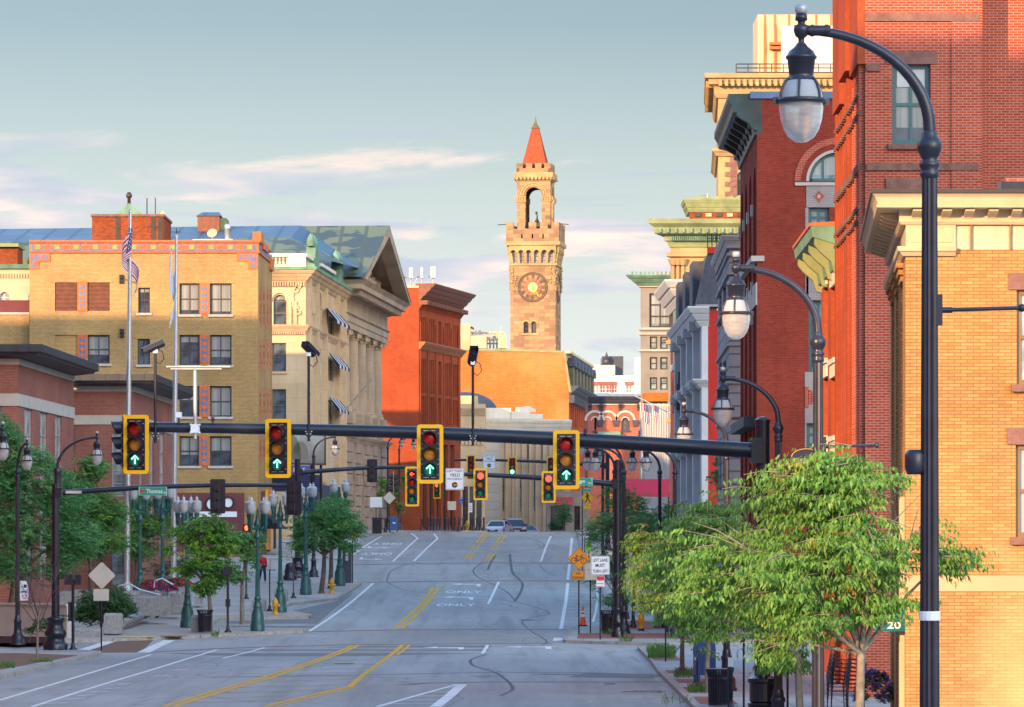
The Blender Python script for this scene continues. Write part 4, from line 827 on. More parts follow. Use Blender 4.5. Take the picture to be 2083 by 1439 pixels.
for i in range(k):
    z = z0+(zcb-2.4-z0)*i/k
    for j, (p0, p1) in enumerate(((0, F.u(715)), (F.u(723), F.u(734)), (F.u(742), F.u(750.6)), (F.u(758), F.u(766.6)), (F.u(774), F.L))): mb.fbox(F, p0+.05, p1-.05, z+.08, z+(zcb-2.4-z0)/k, 0, .16)
mb.build('rustication', M['rusticated'], b)
cornice(b, [F.pt(0, 0, -1.8).xy, F.A.xy, F.B.xy, F.pt(F.L, 0, -1.8).xy], prof(zcb-2.4, .6, .5, 2), 'portico_stone', 'belt_course')
cornice(b, [F.pt(0, 0, -3).xy, F.A.xy, F.B.xy, F.pt(F.L, 0, -3).xy], [(-2.0, zca-.001), (.05, zca), (.05, zca+.5), (.12, zca+.5), (.12, zca+1.0), (.3, zca+1.1), (.05, zca+1.25), (.05, zen+1.3), (-2, zen+1.3)], 'portico_stone', 'entablature')
zk = zen+1.3; pa, pb_ = F.pt(-1.0, 0).xy, F.pt(F.L+1.0, 0).xy
cornice(b, [F.pt(0, 0, -4).xy, F.A.xy, F.B.xy, F.pt(F.L, 0, -4).xy], [(-1, zk), (.3, zk), (.5, zk+.35), (1.5, zk+.5), (1.55, zk+.85), (1.9, zk+1.15), (-1, zk+1.2)], 'portico_stone')
dentils(b, F, 0, F.L, zk+.02, zk+.45, .3, 1.3, 34, .5, 'rusticated', 'modillion_course')
za = F.z(775, 479); zb = zk+1.2; um = F.L/2
mb = MB(); mb.prism(F, [(.2, zb), (F.L-.2, zb), (um, za-1.0)], -1.0, -.6); mb.build('tympanum', M['rusticated'], b)
mb = MB()
for s in (0, 1):
    e0 = (-1.8, zb) if s == 0 else (F.L+1.8, zb)
    for w0, w1, th in ((-.8, 1.2, .45), (-.8, 1.9, .0)):
        mb.prism(F, [e0, (e0[0]+(.9 if s == 0 else -.9), zb), (um, za-.9), (um, za-.05-th*.4)] if s == 0 else [(um, za-.05-th*.4), (um, za-.9), (e0[0]-.9, zb), e0], w0, w1-th)
mb.build('raking_cornice', M['portico_stone'], b)
random.seed(3); mb = MB()
for i in range(46):
    u = random.uniform(3.5, F.L-3.5); hmax = (za-1.6-zb)*(1-abs(u-um)/(um+.5)); z = zb+random.uniform(.1, .85)*max(.6, hmax); c = F.pt(u, z, -.45); rr = random.uniform(.3, .75)
    mb.lathe([(0.02, -rr), (rr*.7, -rr*.6), (rr*.55, 0), (rr*.75, rr*.4), (rr*.4, rr*.8), (0.02, rr)], c, 8)
mb.build('carved_relief', M['rusticated'], b)
ra = F.pt(um, za, 1.9); nb = -F.N                                      # gable roof runs back from the pediment
ln = 7.6; mb = MB(); ef0, ef1 = F.pt(-2.2, zb+.15, 1.9), F.pt(F.L+2.2, zb+.15, 1.9)
mb.quad(ef0, ra, ra+nb*ln, ef0+nb*ln); mb.quad(ra, ef1, ef1+nb*ln, ra+nb*ln); mb.poly([ef0+nb*ln, ra+nb*ln, ef1+nb*ln]); mb.build('roof', M['roof_green'], b)
mass(b, [F.pt(0, 0, -1.8).xy, F.pt(F.L, 0, -1.8).xy, F.pt(F.L, 0, -5.6).xy, F.pt(0, 0, -5.6).xy], z0, zb, 'portico_stone', (0,))
mass(b, [F.pt(0, 0, -5.6).xy, F.pt(F.L, 0, -5.6).xy, F.pt(F.L-6, 0, -24).xy, F.pt(0, 0, -24).xy], z0, 16, 'portico_stone')
mb = MB(); mb.fbox(F, -1.5, 2.5, zb-1.2, zb+.3, -4, .2); mb.build('cornice_block', M['portico_stone'], b)
# long hipped copper roof over the banking hall, in front of the gable roof
mb = MB(); rr_ = [P(612, 459, 311), P(-70, 467, 311)]; br = [P(592, 484, 300), P(-70, 494, 300)]; ev = [P(630, 520, 293), P(-70, 530, 293)]; bk = [P(640, 560, 322), P(-70, 560, 322)]
mb.quad(br[1], br[0], rr_[0], rr_[1]); mb.quad(rr_[1], rr_[0], bk[0], bk[1]); hip = P(738, 548, 313); mb.poly([br[0], hip, rr_[0]]); mb.build('hall_roof', M['roof_blue'], b)
mb = MB(); mb.quad(ev[1], ev[0], br[0], br[1]); mb.poly([ev[0], hip, br[0]]); mb.quad(P(630, 520, 293), P(-70, 530, 293), P(-70, 640, 293), P(630, 640, 293)); mb.build('roof_skirt', M['roof_green'], b)
t = thing('roof_louvre_house', 'brown louvred box with a glazed gable on the blue copper roof', 'roof vent house', P(436, 470, 310))
mb = MB(); x0, x1 = PX(408, 310), PX(452, 310); zz0, zz1 = P(0, 475, 310).z, P(0, 446, 310).z; mb.bx(x0, x1, 307, 312, zz0-1.5, zz1); mb.build('louvre_box', M['louver'], t); mb = MB(); mb.add([(x0-.1, 306.9, zz1), (x1+.1, 306.9, zz1), (x1+.1, 312, zz1), (x0-.1, 312, zz1), (x0+.2, 309.5, zz1+.5), (x1-.2, 309.5, zz1+.5)], [(0, 1, 5, 4), (2, 3, 4, 5), (1, 2, 5), (3, 0, 4)]); mb.build('hood', M['roof_blue'], t)
mb = MB(); mb.bx(PX(452, 310), PX(464, 310), 308, 311, zz0-1.5, P(0, 448, 310).z); mb.build('side_box', M['verdigris_sunny'], t)

# ---- orange red brick block beyond the bank
b = bld('red_brick_block', 'orange red brick block with tall grouped windows and dark cornice beyond the bank', 'building', -8, 362)
F1 = Face((775, 355), (852, 355)); F2 = Face((852, 355), (937, 372)); z0 = 3; zt = F1.z(852, 586)
wall(b, F1, 0, F1.L, z0, zt, [], 'orange_red_brick')
g1, g2 = [], []
for i in range(5):
    c0 = 856+i*16.8-(i*.5)
    for k in range(3 if i != 2 else 1):
        o = c0+k*4.1+(3.4 if i == 2 else 0); g1.append(F2.op(o, 646+i*4, o+(3.2 if i != 2 else 6), 704+i*3)); g2.append(F2.op(o, 730+i*3, o+(3.2 if i != 2 else 6), 800+i*2)); g2.append(F2.op(o, 806+i*2, o+(3.2 if i != 2 else 6), 866))
sh = [F2.op(x, 905, x+9, 1078) for x in (860, 874, 888, 902, 916)]
wall(b, F2, 0, F2.L, z0, zt, g1+g2+sh, 'orange_red_brick', depth=.35)
windows(b, F2, g1+g2, style=(1, 2), frame='orange_frame', pane='pane_dark', depth=.35, t=.05); windows(b, F2, sh, style=(2, 2), frame='dark_frame', pane='pane_dark', depth=.3, t=.05, name='shop_window')
pth = [F1.pt(F1.L-.2, 0).xy, F1.B.xy, F2.B.xy]
cornice(b, [F1.B.xy, F2.B.xy], prof(zt-1.1, 1.5, 1.5, 4), 'louver'); cornice(b, [F1.B.xy, F2.B.xy], prof(F2.z(852, 628), .4, .3, 2), 'orange_red_brick', 'belt_course'); cornice(b, [F1.B.xy, F2.B.xy], prof(F2.z(852, 711), .7, .6, 2), 'orange_frame', 'belt_course'); cornice(b, [F1.B.xy, F2.B.xy], prof(F2.z(852, 888), .8, .5, 2), 'orange_frame', 'belt_course')
dentils(b, F2, 0, F2.L, zt-1.5, zt-1.12, 0, .8, 30, .5, 'louver', 'corbel_course')
mb = MB()
for px in (853, 869, 885, 901.5, 917, 931): mb.fbox(F2, F2.u(px)-.05, F2.u(px)+.35, F2.z(px, 872), zt-3, 0, .12)
mb.build('pilaster', M['orange_red_brick'], b)
mb = MB(); mb.fbox(F1, 0, F1.L, zt, zt+.2, -.4, .06); mb.build('coping', M['cream_brick_paint'], b)
mass(b, [F1.A.xy, F1.B.xy, F2.B.xy, (-20, 372)], z0, zt, 'orange_red_brick', (0, 1))
lab = ('shortest rooftop panel antenna, nearest the pediment', 'pale panel antenna on a mast in the middle of the red brick roof', 'slim white panel antenna between two others on the red roof', 'widest white panel antenna near the red roof cornice')
for i, (px, y0, w, h) in enumerate(((808, 582, 2, 35), (836, 580, 9, 36), (858, 580, 6, 36), (881, 580, 12, 38))):
    t = thing('panel_antenna', lab[i], 'antenna', P(px, y0, 360), 0, 'panel antennas on the red brick roof'); k = 360/FL
    mb = MB(); mb.tube([P(px, y0+6, 360), P(px, y0-h, 360)], .07, 6); mb.build('mast', M['galvanised'], t)
    if i: mb = MB(); mb.box(P(px, y0-h*.68, 359.8), (w*k*.9, .25, h*k*.6)); mb.box(P(px+w*.35, y0-h*.6, 360.1), (w*k*.3, .2, h*k*.4)); mb.build('panel', M['white_paint'], t)
t = thing('roof_rail', 'thin pale pipe rail between the roof antennas', 'rail', P(860, 580, 361)); mb = MB()
mb.tube([P(812, 564, 361), P(880, 563, 361)], .05, 6); mb.tube([P(842, 582, 361), P(850, 563, 361)], .04, 5); mb.tube([P(817, 582, 361), P(824, 564, 361)], .04, 5); mb.build('pipe', M['galvanised'], t)

# ---- far end of the street: tan block, pale stone bank, long orange gable wall
b = bld('tan_low_block', 'tan stone low block between the red brick block and the pale stone bank', 'building', -4, 390)
F = Face((930, 392), (987, 392)); z0 = 3; zt = F.z(937, 822); ops = [F.op(941, 990, 952, 1078), F.op(955, 990, 966, 1078), F.op(969, 990, 980, 1078)]
wall(b, F, 0, F.L, z0, zt, ops, 'limestone'); windows(b, F, ops, style=(2, 2), pane='pane_dark', name='shop_window')
cornice(b, [F.A.xy, F.B.xy], prof(F.z(937, 846), .8, .5, 3), 'limestone'); mass(b, [F.A.xy, F.B.xy, (F.B.x, 410), (F.A.x, 410)], z0, zt, 'limestone', (0,)); dentils(b, F, 0, F.L, F.z(937, 905), F.z(937, 868), 0, .2, 7, .6, 'cream_paint', 'carved_panel')
mb = MB(); mb.bx(PX(935, 396), PX(972, 396), 395, 399, zt, P(0, 806, 396).z); mb.build('attic_block', M['cream_paint'], b)
cx, cz_ = PX(945, 402), P(0, 838, 402).z; mb = MB(); mb.lathe([(3.4*cos(a), 2.1*sin(a)) for a in [pi/2*i/8 for i in range(9)]], (cx, 404, cz_), 24); mb.build('dome', M['slate'], b)
b = bld('stone_bank', 'pale stone classical bank with plain pilasters facing up the street', 'bank building', 1, 405)
F = Face((985, 400), (1160, 402)); zt = F.z(985, 852); z0 = 2
ops = [F.op(x, 905, x+3.5, 940) for x in (1043, 1072, 1101, 1128)]+[F.op(x, 965, x+4, 1040) for x in (1022, 1058, 1086, 1112)]
wall(b, F, 0, F.L, z0, zt, ops, 'limestone'); windows(b, F, ops, style=(1, 3), pane='pane_grey', t=.04)
mb = MB()
for x in (1017, 1030, 1043.5, 1050, 1063, 1078, 1091, 1106, 1119, 1133, 1147): mb.fbox(F, F.u(x)-.14, F.u(x)+.14, z0+2.5, F.z(x, 886), 0, .2)
mb.build('pilaster', M['limestone'], b); mb = MB(); mb.fbox(F, 0, F.u(1014), z0, F.z(1000, 880), 0, .35); mb.build('corner_pier', M['ashlar_pale'], b)
cornice(b, [F.A.xy, F.B.xy], prof(F.z(985, 884), 1.5, .8, 4), 'white_stone')
mb = MB(); mb.fbox(F, .2, F.u(1040), zt, F.z(1000, 830), -2, -.1); mb.fbox(F, F.u(1040), F.u(1078), zt, F.z(1050, 838), -2, .05); mb.fbox(F, F.u(1078), F.u(1105), zt, F.z(1050, 842), -2, -.12); mb.prism(F, [(F.u(1056), F.z(1056, 838)), (F.u(1092), F.z(1056, 838)), (F.u(1092), F.z(1056, 832)), (F.u(1078), F.z(1056, 826)), (F.u(1058), F.z(1056, 828))], -2, -.6); mb.build('attic', M['white_stone'], b)
mass(b, [F.A.xy, F.B.xy, (F.B.x, 420), (F.A.x, 420)], z0, zt, 'limestone', (0,))
b = bld('orange_gable_building', 'long building with a plain orange painted side wall and mansard roofed brick front', 'building', 0, 440)
F1 = Face((925, 432), (1157, 432)); F2 = Face((1157, 432), (1205, 470)); z0 = 3; zq = F1.z(0, 796)
mb = MB(); zz = lambda y: F1.z(1000, y); uu = F1.u
mb.poly([F1.pt(u, z) for u, z in ((0, z0), (F1.L, z0), (F1.L, zz(798)), (uu(1147), zz(718)), (0, zz(713)))]); mb.build('wall', M['painted_orange'], b)
mb = MB(); mb.prism(F1, [(0, zz(713)), (uu(1024), zz(714.5)), (uu(1147), zz(718)), (uu(1147), zz(714)), (uu(1022), zz(710)), (0, zz(709))], -.6, .08)
mb.prism(F1, [(F1.L, zz(798)), (F1.L+.3, zz(798)), (uu(1150), zz(718)), (uu(1147), zz(718))], -.5, .06); mb.build('coping', M['verdigris_sunny'], b)
ops = [F2.op(1160.5+i*4.4, 822+i*1.2, 1163.6+i*4.3, 868+i*.6, 'a') for i in range(9)]
wall(b, F2, 0, F2.L, z0, zq, ops, 'orange_red_brick'); windows(b, F2, ops, style=(1, 2), pane='pane_dark', t=.1)
cornice(b, [F1.B.xy, F2.B.xy], prof(zq-.4, 1.0, 1.1, 3), 'slate'); dentils(b, F2, 0, F2.L, zq-1.3, zq-.42, 0, .6, 20, .4, 'slate', 'corbel_course')
mb = MB(); zm = zz(735); mb.quad(F2.pt(0, zq+.5), F2.pt(F2.L, zq+.5), F2.pt(F2.L, zm, -1.0), F2.pt(0, zm, -1.0)); mb.quad(F2.pt(0, zm, -1), F2.pt(F2.L, zm, -1), F2.pt(F2.L, zm, -6), F2.pt(0, zm, -6)); mb.build('mansard_roof', M['slate'], b)
mb = MB(); mb.fbox(F2, 0, F2.L, zz(733), zz(719), -8, -.3); mb.fbox(F2, 0, F2.L, zz(719), zz(714), -8, .2); mb.build('roof_cornice', M['cream_paint'], b)
for i in range(7):
    u = F2.L*(i+.35)/7.2; mb = MB(); mb.fbox(F2, u, u+2.4, zq+.6, zm-.5, -1.5, .35); mb.build('dormer', M['mansard_bronze'], b); mb = MB(); mb.prism(F2, [(u-.3, zm-.5), (u+2.7, zm-.5), (u+2.4, zm+.1), (u+1.2, zm+.5), (u, zm+.1)], -1.5, .6); mb.build('dormer_hood', M['slate'], b)
mass(b, [F1.A.xy, F1.B.xy, F2.B.xy, (F1.A.x, 470)], z0, zz(716), 'painted_orange', (0, 1))
# roof plant on it
t = thing('rooftop_plant', 'cream rooftop plant boxes and rusty steel racks above the orange wall', 'rooftop plant', P(980, 710, 445)); k = lambda px: PX(px, 446); zf = lambda y: P(0, y, 446).z
mb = MB(); mb.bx(k(936), k(957), 444, 450, zf(712), zf(660)); mb.bx(k(958), k(990), 442, 446, zf(712), zf(688)); mb.bx(k(1014), k(1030), 442, 446, zf(712), zf(684)); mb.build('plant_box', M['cream_paint'], t)
mb = MB(); mb.add([(k(936), 444, zf(660)), (k(964), 444, zf(668)), (k(964), 450, zf(668)), (k(936), 450, zf(655))], [(0, 1, 2, 3)]); mb.add([(k(958), 442, zf(688)), (k(1004), 442, zf(690)), (k(996), 446, zf(680)), (k(958), 446, zf(682))], [(0, 1, 2, 3)]); mb.build('plant_cover', M['cream_brick_paint'], t)
mb = MB(); random.seed(5)
for i in range(11): mb.tube([(k(955+7*i), 447+(i % 2)*2, zf(712)), (k(955+7*i), 447+(i % 2)*2, zf(676-(i % 3)*2))], .1, 5)
for y in (676, 682, 690, 698): mb.tube([(k(955), 447, zf(y)), (k(1026), 447, zf(y))], .09, 5); mb.tube([(k(955), 449, zf(y-1)), (k(1026), 449, zf(y-1))], .07, 5)
for i in range(9): mb.box((k(960+8*i), 448, zf(random.uniform(675, 700))), (random.uniform(.2, .5), .5, random.uniform(.2, .6)))
mb.build('pipe_rack', M['cream_brick_paint'], t); mb = MB(); mb.tube([P(1019, 690, 446), P(1019, 665, 446)], .05, 5); mb.build('mast', M['white_paint'], t)
# ---- two brick civic pavilions with wide flat roofs
def pavilion(label, x, f1, f2, band, roofpts, ybands, wins1, wins2, zroof):
    b = bld('civic_pavilion', label, 'civic building', x, f1.A.y+3); zs = [f1.z(f1_px(f1), y) for y in ybands]; z0 = g(f1.A.y)-.5
    wall(b, f1, 0, f1.L, z0, zs[0], wins1, 'pavilion_brick'); wall(b, f2, 0, f2.L, z0, zs[0], wins2, 'pavilion_brick')
    windows(b, f1, wins1, style=(1, 5), frame='grey_frame', pane='pane_grey', depth=.14); windows(b, f2, wins2, style=(2, 6), frame='grey_frame', pane='pane_grey', depth=.14)
    pth = [f1.A.xy, f1.B.xy, f2.B.xy]
    for hi, lo in band: cornice(b, pth, [(-.2, lo), (.06, lo), (.06, hi), (-.2, hi)], 'cast_stone', 'stone_band')
    mass(b, [f1.A.xy, f1.B.xy, f2.B.xy, (f1.A.x, f2.B.y)], z0, zs[0], 'pavilion_brick', (0, 1))
    e = 1.35; ov = [f1.A.xy, f1.B.xy, f2.B.xy]; mb = MB(); sweep(mb, ov, [(-3, zs[0]-.02), (.1, zs[0]-.02), (.1, zroof-.62), (e-.25, zroof-.5), (e-.2, zroof-.42), (e, zroof-.36), (e, zroof), (-3, zroof+.05)]); mb.extr([(f1.A.x, f1.A.y+2), (f1.B.x-2, f1.A.y+2), (f1.B.x-2, f2.B.y), (f1.A.x, f2.B.y)], zs[0], zroof); mb.build('flat_roof', M['charcoal_roof'], b)
    mb = MB(); k = int(f2.L/.45)
    for i in range(k): mb.fbox(f2, -e+.02+(f2.L+e)*i/k, -e+.09+(f2.L+e)*i/k, zroof-.34, zroof-.02, e, e+.03)
    k = int(f1.L/.45)
    for i in range(k): mb.fbox(f1, (f1.L+e)*i/k, (f1.L+e)*i/k+.07, zroof-.34, zroof-.02, e, e+.03)
    mb.build('fascia_seam', M['charcoal_roof'], b); return b
def f1_px(f): return CX+f.B.x*FL/f.B.y
f1, f2 = Face((-160, 190), (36, 190)), Face((36, 190), (150, 211)); Z = lambda y: f1.z(36, y)
pavilion('nearer brick pavilion with a dark flat roof and white stone bands', -27, f1, f2, ((Z(730), Z(742)), (Z(801), Z(817)), (Z(817), Z(826))), None, (728,), [(1.6, g(190)+3, 3.9, Z(819), 'r')], [f2.op(x0, 826, x1, 1180) for x0, x1 in ((50, 66), (82, 97), (112, 126))], Z(703))
f1, f2 = Face((140, 215), (271, 215)), Face((271, 215), (352, 237)); Z = lambda y: f1.z(271, y)
pavilion('farther brick pavilion with a dark flat roof, between two flagpoles', -22, f1, f2, ((Z(786), Z(797)), (Z(845), Z(864))), None, (785,), [f1.op(142, 864, 152, 1060), f1.op(228, 880, 254, 1010), f1.op(228, 1120, 254, 1190)], [f2.op(x0, 880, x1, 1130) for x0, x1 in ((284, 291), (304, 313), (325, 334))], Z(763))

# ---- clock tower
TH = radians(7.2); TW = 7.5; tf = Vector((PX(1084, 646), 646)); tc_ = tf+Vector((sin(TH), cos(TH)))*TW/2
def tfaces(h, c=tc_):
    u = Vector((cos(TH), -sin(TH))); n = Vector((-sin(TH), -cos(TH))); q = [c+n*h-u*h, c+n*h+u*h, c-n*h+u*h, c-n*h-u*h]
    return [Face(q[i], q[(i+1) % 4], True) for i in range(4)]
TZ = lambda y: PZ(y, 646)
t = bld('clock_tower', 'tall sunlit granite clock tower with battlements and a red pyramid spire', 'clock tower', tc_.x, tc_.y)
h = TW/2; Fs = tfaces(h); zb = TZ(541)
tw = [(h-1.55, TZ(678), h-.72, TZ(655), 'a'), (h-.25, TZ(678), h+.58, TZ(655), 'a')]
for i, F in enumerate(Fs):
    o = tw if i == 0 else ([(h-.5, TZ(690), h+.5, TZ(650), 'a')] if i == 1 else []); wall(t, F, 0, F.L, 2, zb, o, 'tower_granite', 'shaft_wall', .5)
    windows(t, F, o, style=(1, 2), pane='pane_dark', depth=.45, t=.1)
F = Fs[0]; mb = MB()
for o in tw: mb.ring(F, (o[0]+o[2])/2, o[3]-.41, .55, .72, 0, .14, 12, 0, pi)
mb.fbox(F, tw[0][0]-.4, tw[1][2]+.4, tw[0][1]-.3, tw[0][1]-.01, 0, .16); mb.build('window_hood', M['yellow_stone'], t)
# clock faces on the two sides that show
for F, det in ((Fs[0], True), (Fs[1], True)):
    zc, u = TZ(584.5), h-.02; R = 2.48
    mb = MB(); mb.ring(F, u, zc, R*.94, R, 0, .1, 40); mb.ring(F, u, zc, R*.84, R*.87, 0, .07, 40)
    for k in range(60):
        a = 2*pi*k/60; mb.prism(F, [(u+R*r*cos(a+s), zc+R*r*sin(a+s)) for r, s in ((.87, -.02), (.94, -.02), (.94, .02), (.87, .02))], 0, .06)
    cl = mb.build('clock_face', M['dark_bronze'], t)
    mb = MB(); mb.ring(F, u, zc, R*.33, R*.55, 0, .14, 32); mb.build('inner_ring', M['clock_brown'], cl); mb = MB(); mb.disc(F, u, zc, R*.33, .1); mb.build('centre_disc', M['limestone'], cl)
    mb = MB(); rom = ['XII', 'I', 'II', 'III', 'IIII', 'V', 'VI', 'VII', 'VIII', 'IX', 'X', 'XI']
    for k in range(12):
        a = pi/2-2*pi*k/12; ca, sa = cos(a-pi/2), sin(a-pi/2)
        for wd, ht, rr, txt in ((.5, .62, .70, rom[k]), (.3, .34, .44, rom[k])):
            vs, fs = fit_text(txt, wd*min(1, .3+.25*len(txt)), ht, .015); mb.add([F.pt(u+R*rr*cos(a)+x*ca-z*sa, zc+R*rr*sin(a)+x*sa+z*ca, .15 if rr < .5 else .06) for x, z in vs], fs)
    mb.build('numeral', M['dark_bronze'], cl)
    for ang, ln, wd in ((pi/2-2*pi*(5.55/12), .48, .075), (pi/2-2*pi*(24.5/60), .84, .055)):
        mb = MB(); d_ = Vector((cos(ang), sin(ang))); p_ = Vector((-sin(ang), cos(ang))); c_ = Vector((u, zc)); mb.prism(F, [tuple(c_-d_*.5-p_*wd), tuple(c_+d_*R*ln*.6-p_*wd), tuple(c_+d_*R*ln*.75-p_*wd*1.8), tuple(c_+d_*R*ln), tuple(c_+d_*R*ln*.75+p_*wd*1.8), tuple(c_+d_*R*ln*.6+p_*wd), tuple(c_-d_*.5+p_*wd)], .17, .2); mb.build('clock_hand', M['sign_yellow'], cl)
# carved corner figures
random.seed(11)
for i in range(4):
    p = Fs[i].pt(Fs[i].L, 0).xy; out = (Fs[i].N.xy+Fs[(i+1) % 4].N.xy).normalized(); mb = MB()
    for k in range(22):
        zz_ = TZ(590)+(TZ(545)-TZ(590))*k/21; rr = .12+.15*random.random()+.005*k; a = random.uniform(-1.2, 1.2); q = (Fs[i].pt(Fs[i].L-abs(a)*.9+.1, 0, .1) if k % 2 else Fs[(i+1) % 4].pt(abs(a)*.9-.1, 0, .1)).xy
        mb.lathe([(.02, -rr*1.1), (rr*.6, -rr*.8), (rr*.9, -rr*.1), (rr*.5, rr*.4), (rr*.75, rr*.7), (.02, rr*1.1)], (q.x, q.y, zz_), 7, False)
    mb.build('carved_figure', M['yellow_stone'], t)
# corbelled arcade flaring out to the battlements
H2 = h+.62; Fb = tfaces(H2); zp0, zp1 = TZ(499), TZ(492)
sq = lambda hh: [f.A.xy for f in tfaces(hh)]+[tfaces(hh)[0].A.xy]
cornice(t, sq(h), [(-.2, zb), (.22, zb+.05), (.22, zb+.4), (-.2, zb+.45)], 'yellow_stone', 'string_course')
Fa = tfaces(h+.05)
for i, F in enumerate(Fa):
    mb = MB(); za_, zt_ = zb+.45, TZ(501); n = 6; L = F.L
    mb.quad(F.pt(0, za_, -.35), F.pt(L, za_, -.35), F.pt(L, zt_, -.3), F.pt(0, zt_, -.3)); mb.build('arcade_wall', M['ashlar_grey'], t)
    fl = lambda z: (z-za_)/(zt_-za_)*.54
    for k in range(n+1):
        u = .35+(L-.7)*k/n; mb = MB(); w = .2; e = (k-n/2)/n*1.05
        mb.add([F.pt(u+s*w+e*fl(z), z, f_) for z in (za_, zt_-1.1) for s, f_ in ((-1, fl(z)+.08), (1, fl(z)+.08), (1, -.4), (-1, -.4))], [(0, 1, 5, 4), (1, 2, 6, 5), (3, 0, 4, 7), (4, 5, 6, 7)]); mb.build('corbel_column', M['yellow_stone'], t)
    mb = MB()
    for k in range(n):
        s = 1+.15; u0 = .35+(L-.7)*k/n; u1 = .35+(L-.7)*(k+1)/n; e0 = (k-n/2)/n*1.05; e1 = (k+1-n/2)/n*1.05; a0, a1 = u0+e0*.8, u1+e1*.8; r = (a1-a0)/2-.2; cu = (a0+a1)/2; zc = zt_-1.1
        q = [(a0, zc), (cu-r, zc)]+[(cu-r*cos(pi*j/8), zc+r*sin(pi*j/8)) for j in range(1, 8)]+[(cu+r, zc), (a1, zc), (a1, zt_), (a0, zt_)]; mb.prism(F, q, .05, .5)
    mb.build('corbel_arch', M['yellow_stone'], t)
cornice(t, sq(H2-.1), [(-1.6, TZ(501)), (.05, TZ(501)), (.3, zp0), (.35, zp1), (-1.6, zp1)], 'yellow_stone', 'cornice')
zm0, zm1 = TZ(466), TZ(453)
for F in Fb:
    sl = [(F.L*(k+.5)/5-.12, TZ(486), F.L*(k+.5)/5+.12, TZ(477)) for k in range(1, 4)]; wall(t, F, 0, F.L, zp1, zm0, [s+('r',) for s in sl], 'tower_granite', 'parapet_wall', .4)
    for k in range(5):
        mb = MB(); u = (F.L-1.25)*k/4; mb.fbox(F, u, u+1.25, zm0, zm1, -.5, .03); mb.build('merlon', M['tower_granite'], t)
mb = MB(); mb.poly([(*f.A.xy, zm0-.4) for f in Fb]); mb.build('terrace', M['flat_roof'], t)
for s in (0, 1):
    mb = MB(); p = Fb[0].pt(0 if s == 0 else Fb[0].L, zm1-.3, 0); mb.tube([p, p+Vector((-1.4 if s == 0 else 1.6, 0, -.1))], .07, 5); mb.build('water_spout', M['dark_bronze'], t)
# open belfry
h3 = 2.78; ce = tc_; Fg = tfaces(h3); z3, z4 = zm0-.4, TZ(360); ow = 1.35; oz = TZ(380)
for i, F in enumerate(Fg):
    o = [(F.L/2-ow, zm0, F.L/2+ow, oz, 'a')]; wall(t, F, 0, F.L, z3, z4, o, 'tower_granite', 'belfry_wall', .9)
    mb = MB(); mb.ring(F, F.L/2, oz-ow, ow+.25, ow+.5, 0, .14, 18, 0, pi); mb.ring(F, F.L/2, oz-ow, ow+.62, ow+.86, 0, .12, 18, 0, pi); mb.build('belfry_arch', M['yellow_stone'], t)
    for s in (0, 1):
        mb = MB(); a, c = (-.12, F.L/2-ow+.1) if s == 0 else (F.L/2+ow-.1, F.L+.12)
        mb.fbox(F, a, c, oz-ow-1.05, oz-ow-.1, -.2, .2)
        for k in range(4): mb.box(F.pt(a+(c-a)*(k+.5)/4, oz-ow-.5, .26), (.26, .2, .6), F.ang()+.3)
        mb.build('capital', M['yellow_stone'], t)
    mb = MB(); mb.fbox(F, F.L/2-ow, F.L/2+ow, zm0+.2, zm0+1.1, -.85, -.8); mb.build('railing', M['dark_bronze'], t)
mb = MB(); p = Vector((tc_.x+.25, tc_.y, zm0)); mb.tube([p, p+Vector((0, 0, 2.6))], .12, 6); mb.tube([p+Vector((-.5, 0, .9)), p+Vector((0, 0, 2.2))], .09, 5); mb.tube([p+Vector((.5, 0, .9)), p+Vector((0, 0, 2.2))], .09, 5); mb.lathe([(.5, .2), (.42, .5), (.3, .9), (.0, 1.0)], p+Vector((0, 0, .6)), 12); mb.box(p+Vector((-.1, 0, 2.9)), (.35, .2, .5)); mb.build('bell_frame', M['dark_bronze'], t)
cornice(t, sq(h3), [(-1, z4-.5), (.1, z4-.5), (.4, z4), (.45, z4+.8), (-1, z4+.8)], 'yellow_stone', 'cornice')
for F in tfaces(h3+.02): dentils(t, F, 0, F.L, z4-.35, z4+.05, .35, .6, 9, .5, 'yellow_stone', 'corbel_course')
zs0, zs1 = z4+.8, TZ(331)
Fm = tfaces(h3+.05)
for F in Fm:
    mb = MB(); mb.fbox(F, 0, F.L, zs0, zs0+.7, -.45, 0); mb.build('parapet_wall', M['tower_granite'], t)
    for k in range(4):
        mb = MB(); u = (F.L-1.05)*k/3; mb.fbox(F, u, u+1.05, zs0+.7, zs1, -.46, .02); mb.build('merlon', M['tower_granite'], t)
mb = MB(); mb.poly([(*f.A.xy, zs0+.3) for f in Fm]); mb.build('terrace', M['flat_roof'], t)
brick('spire_tile', (.38, .095, .045), (.28, .07, .035), (.25, .05, .03), .28, .3, .02, .2)
zt_, hs = TZ(231), 2.25; apx = (tc_.x, tc_.y, TZ(244)); cut = .12
sp = MB(); q0 = [(*f.A.xy, zs0+.35) for f in tfaces(hs)]; q1 = [(*f.A.xy, TZ(257)) for f in tfaces(.55)]
for i in range(4): sp.quad(q0[i], q0[(i+1) % 4], q1[(i+1) % 4], q1[i])
so_ = sp.build('spire', M['spire_tile'], t); fm = MB(); q2 = [(*f.A.xy, TZ(257)-.02) for f in tfaces(.66)]; top = (tc_.x, tc_.y, zt_)
md = [(*f.A.xy, TZ(247)) for f in tfaces(.22)]
for i in range(4): fm.quad(q2[i], q2[(i+1) % 4], md[(i+1) % 4], md[i]); fm.poly([md[i], md[(i+1) % 4], top])
fm.build('finial', M['mansard_bronze'], so_)

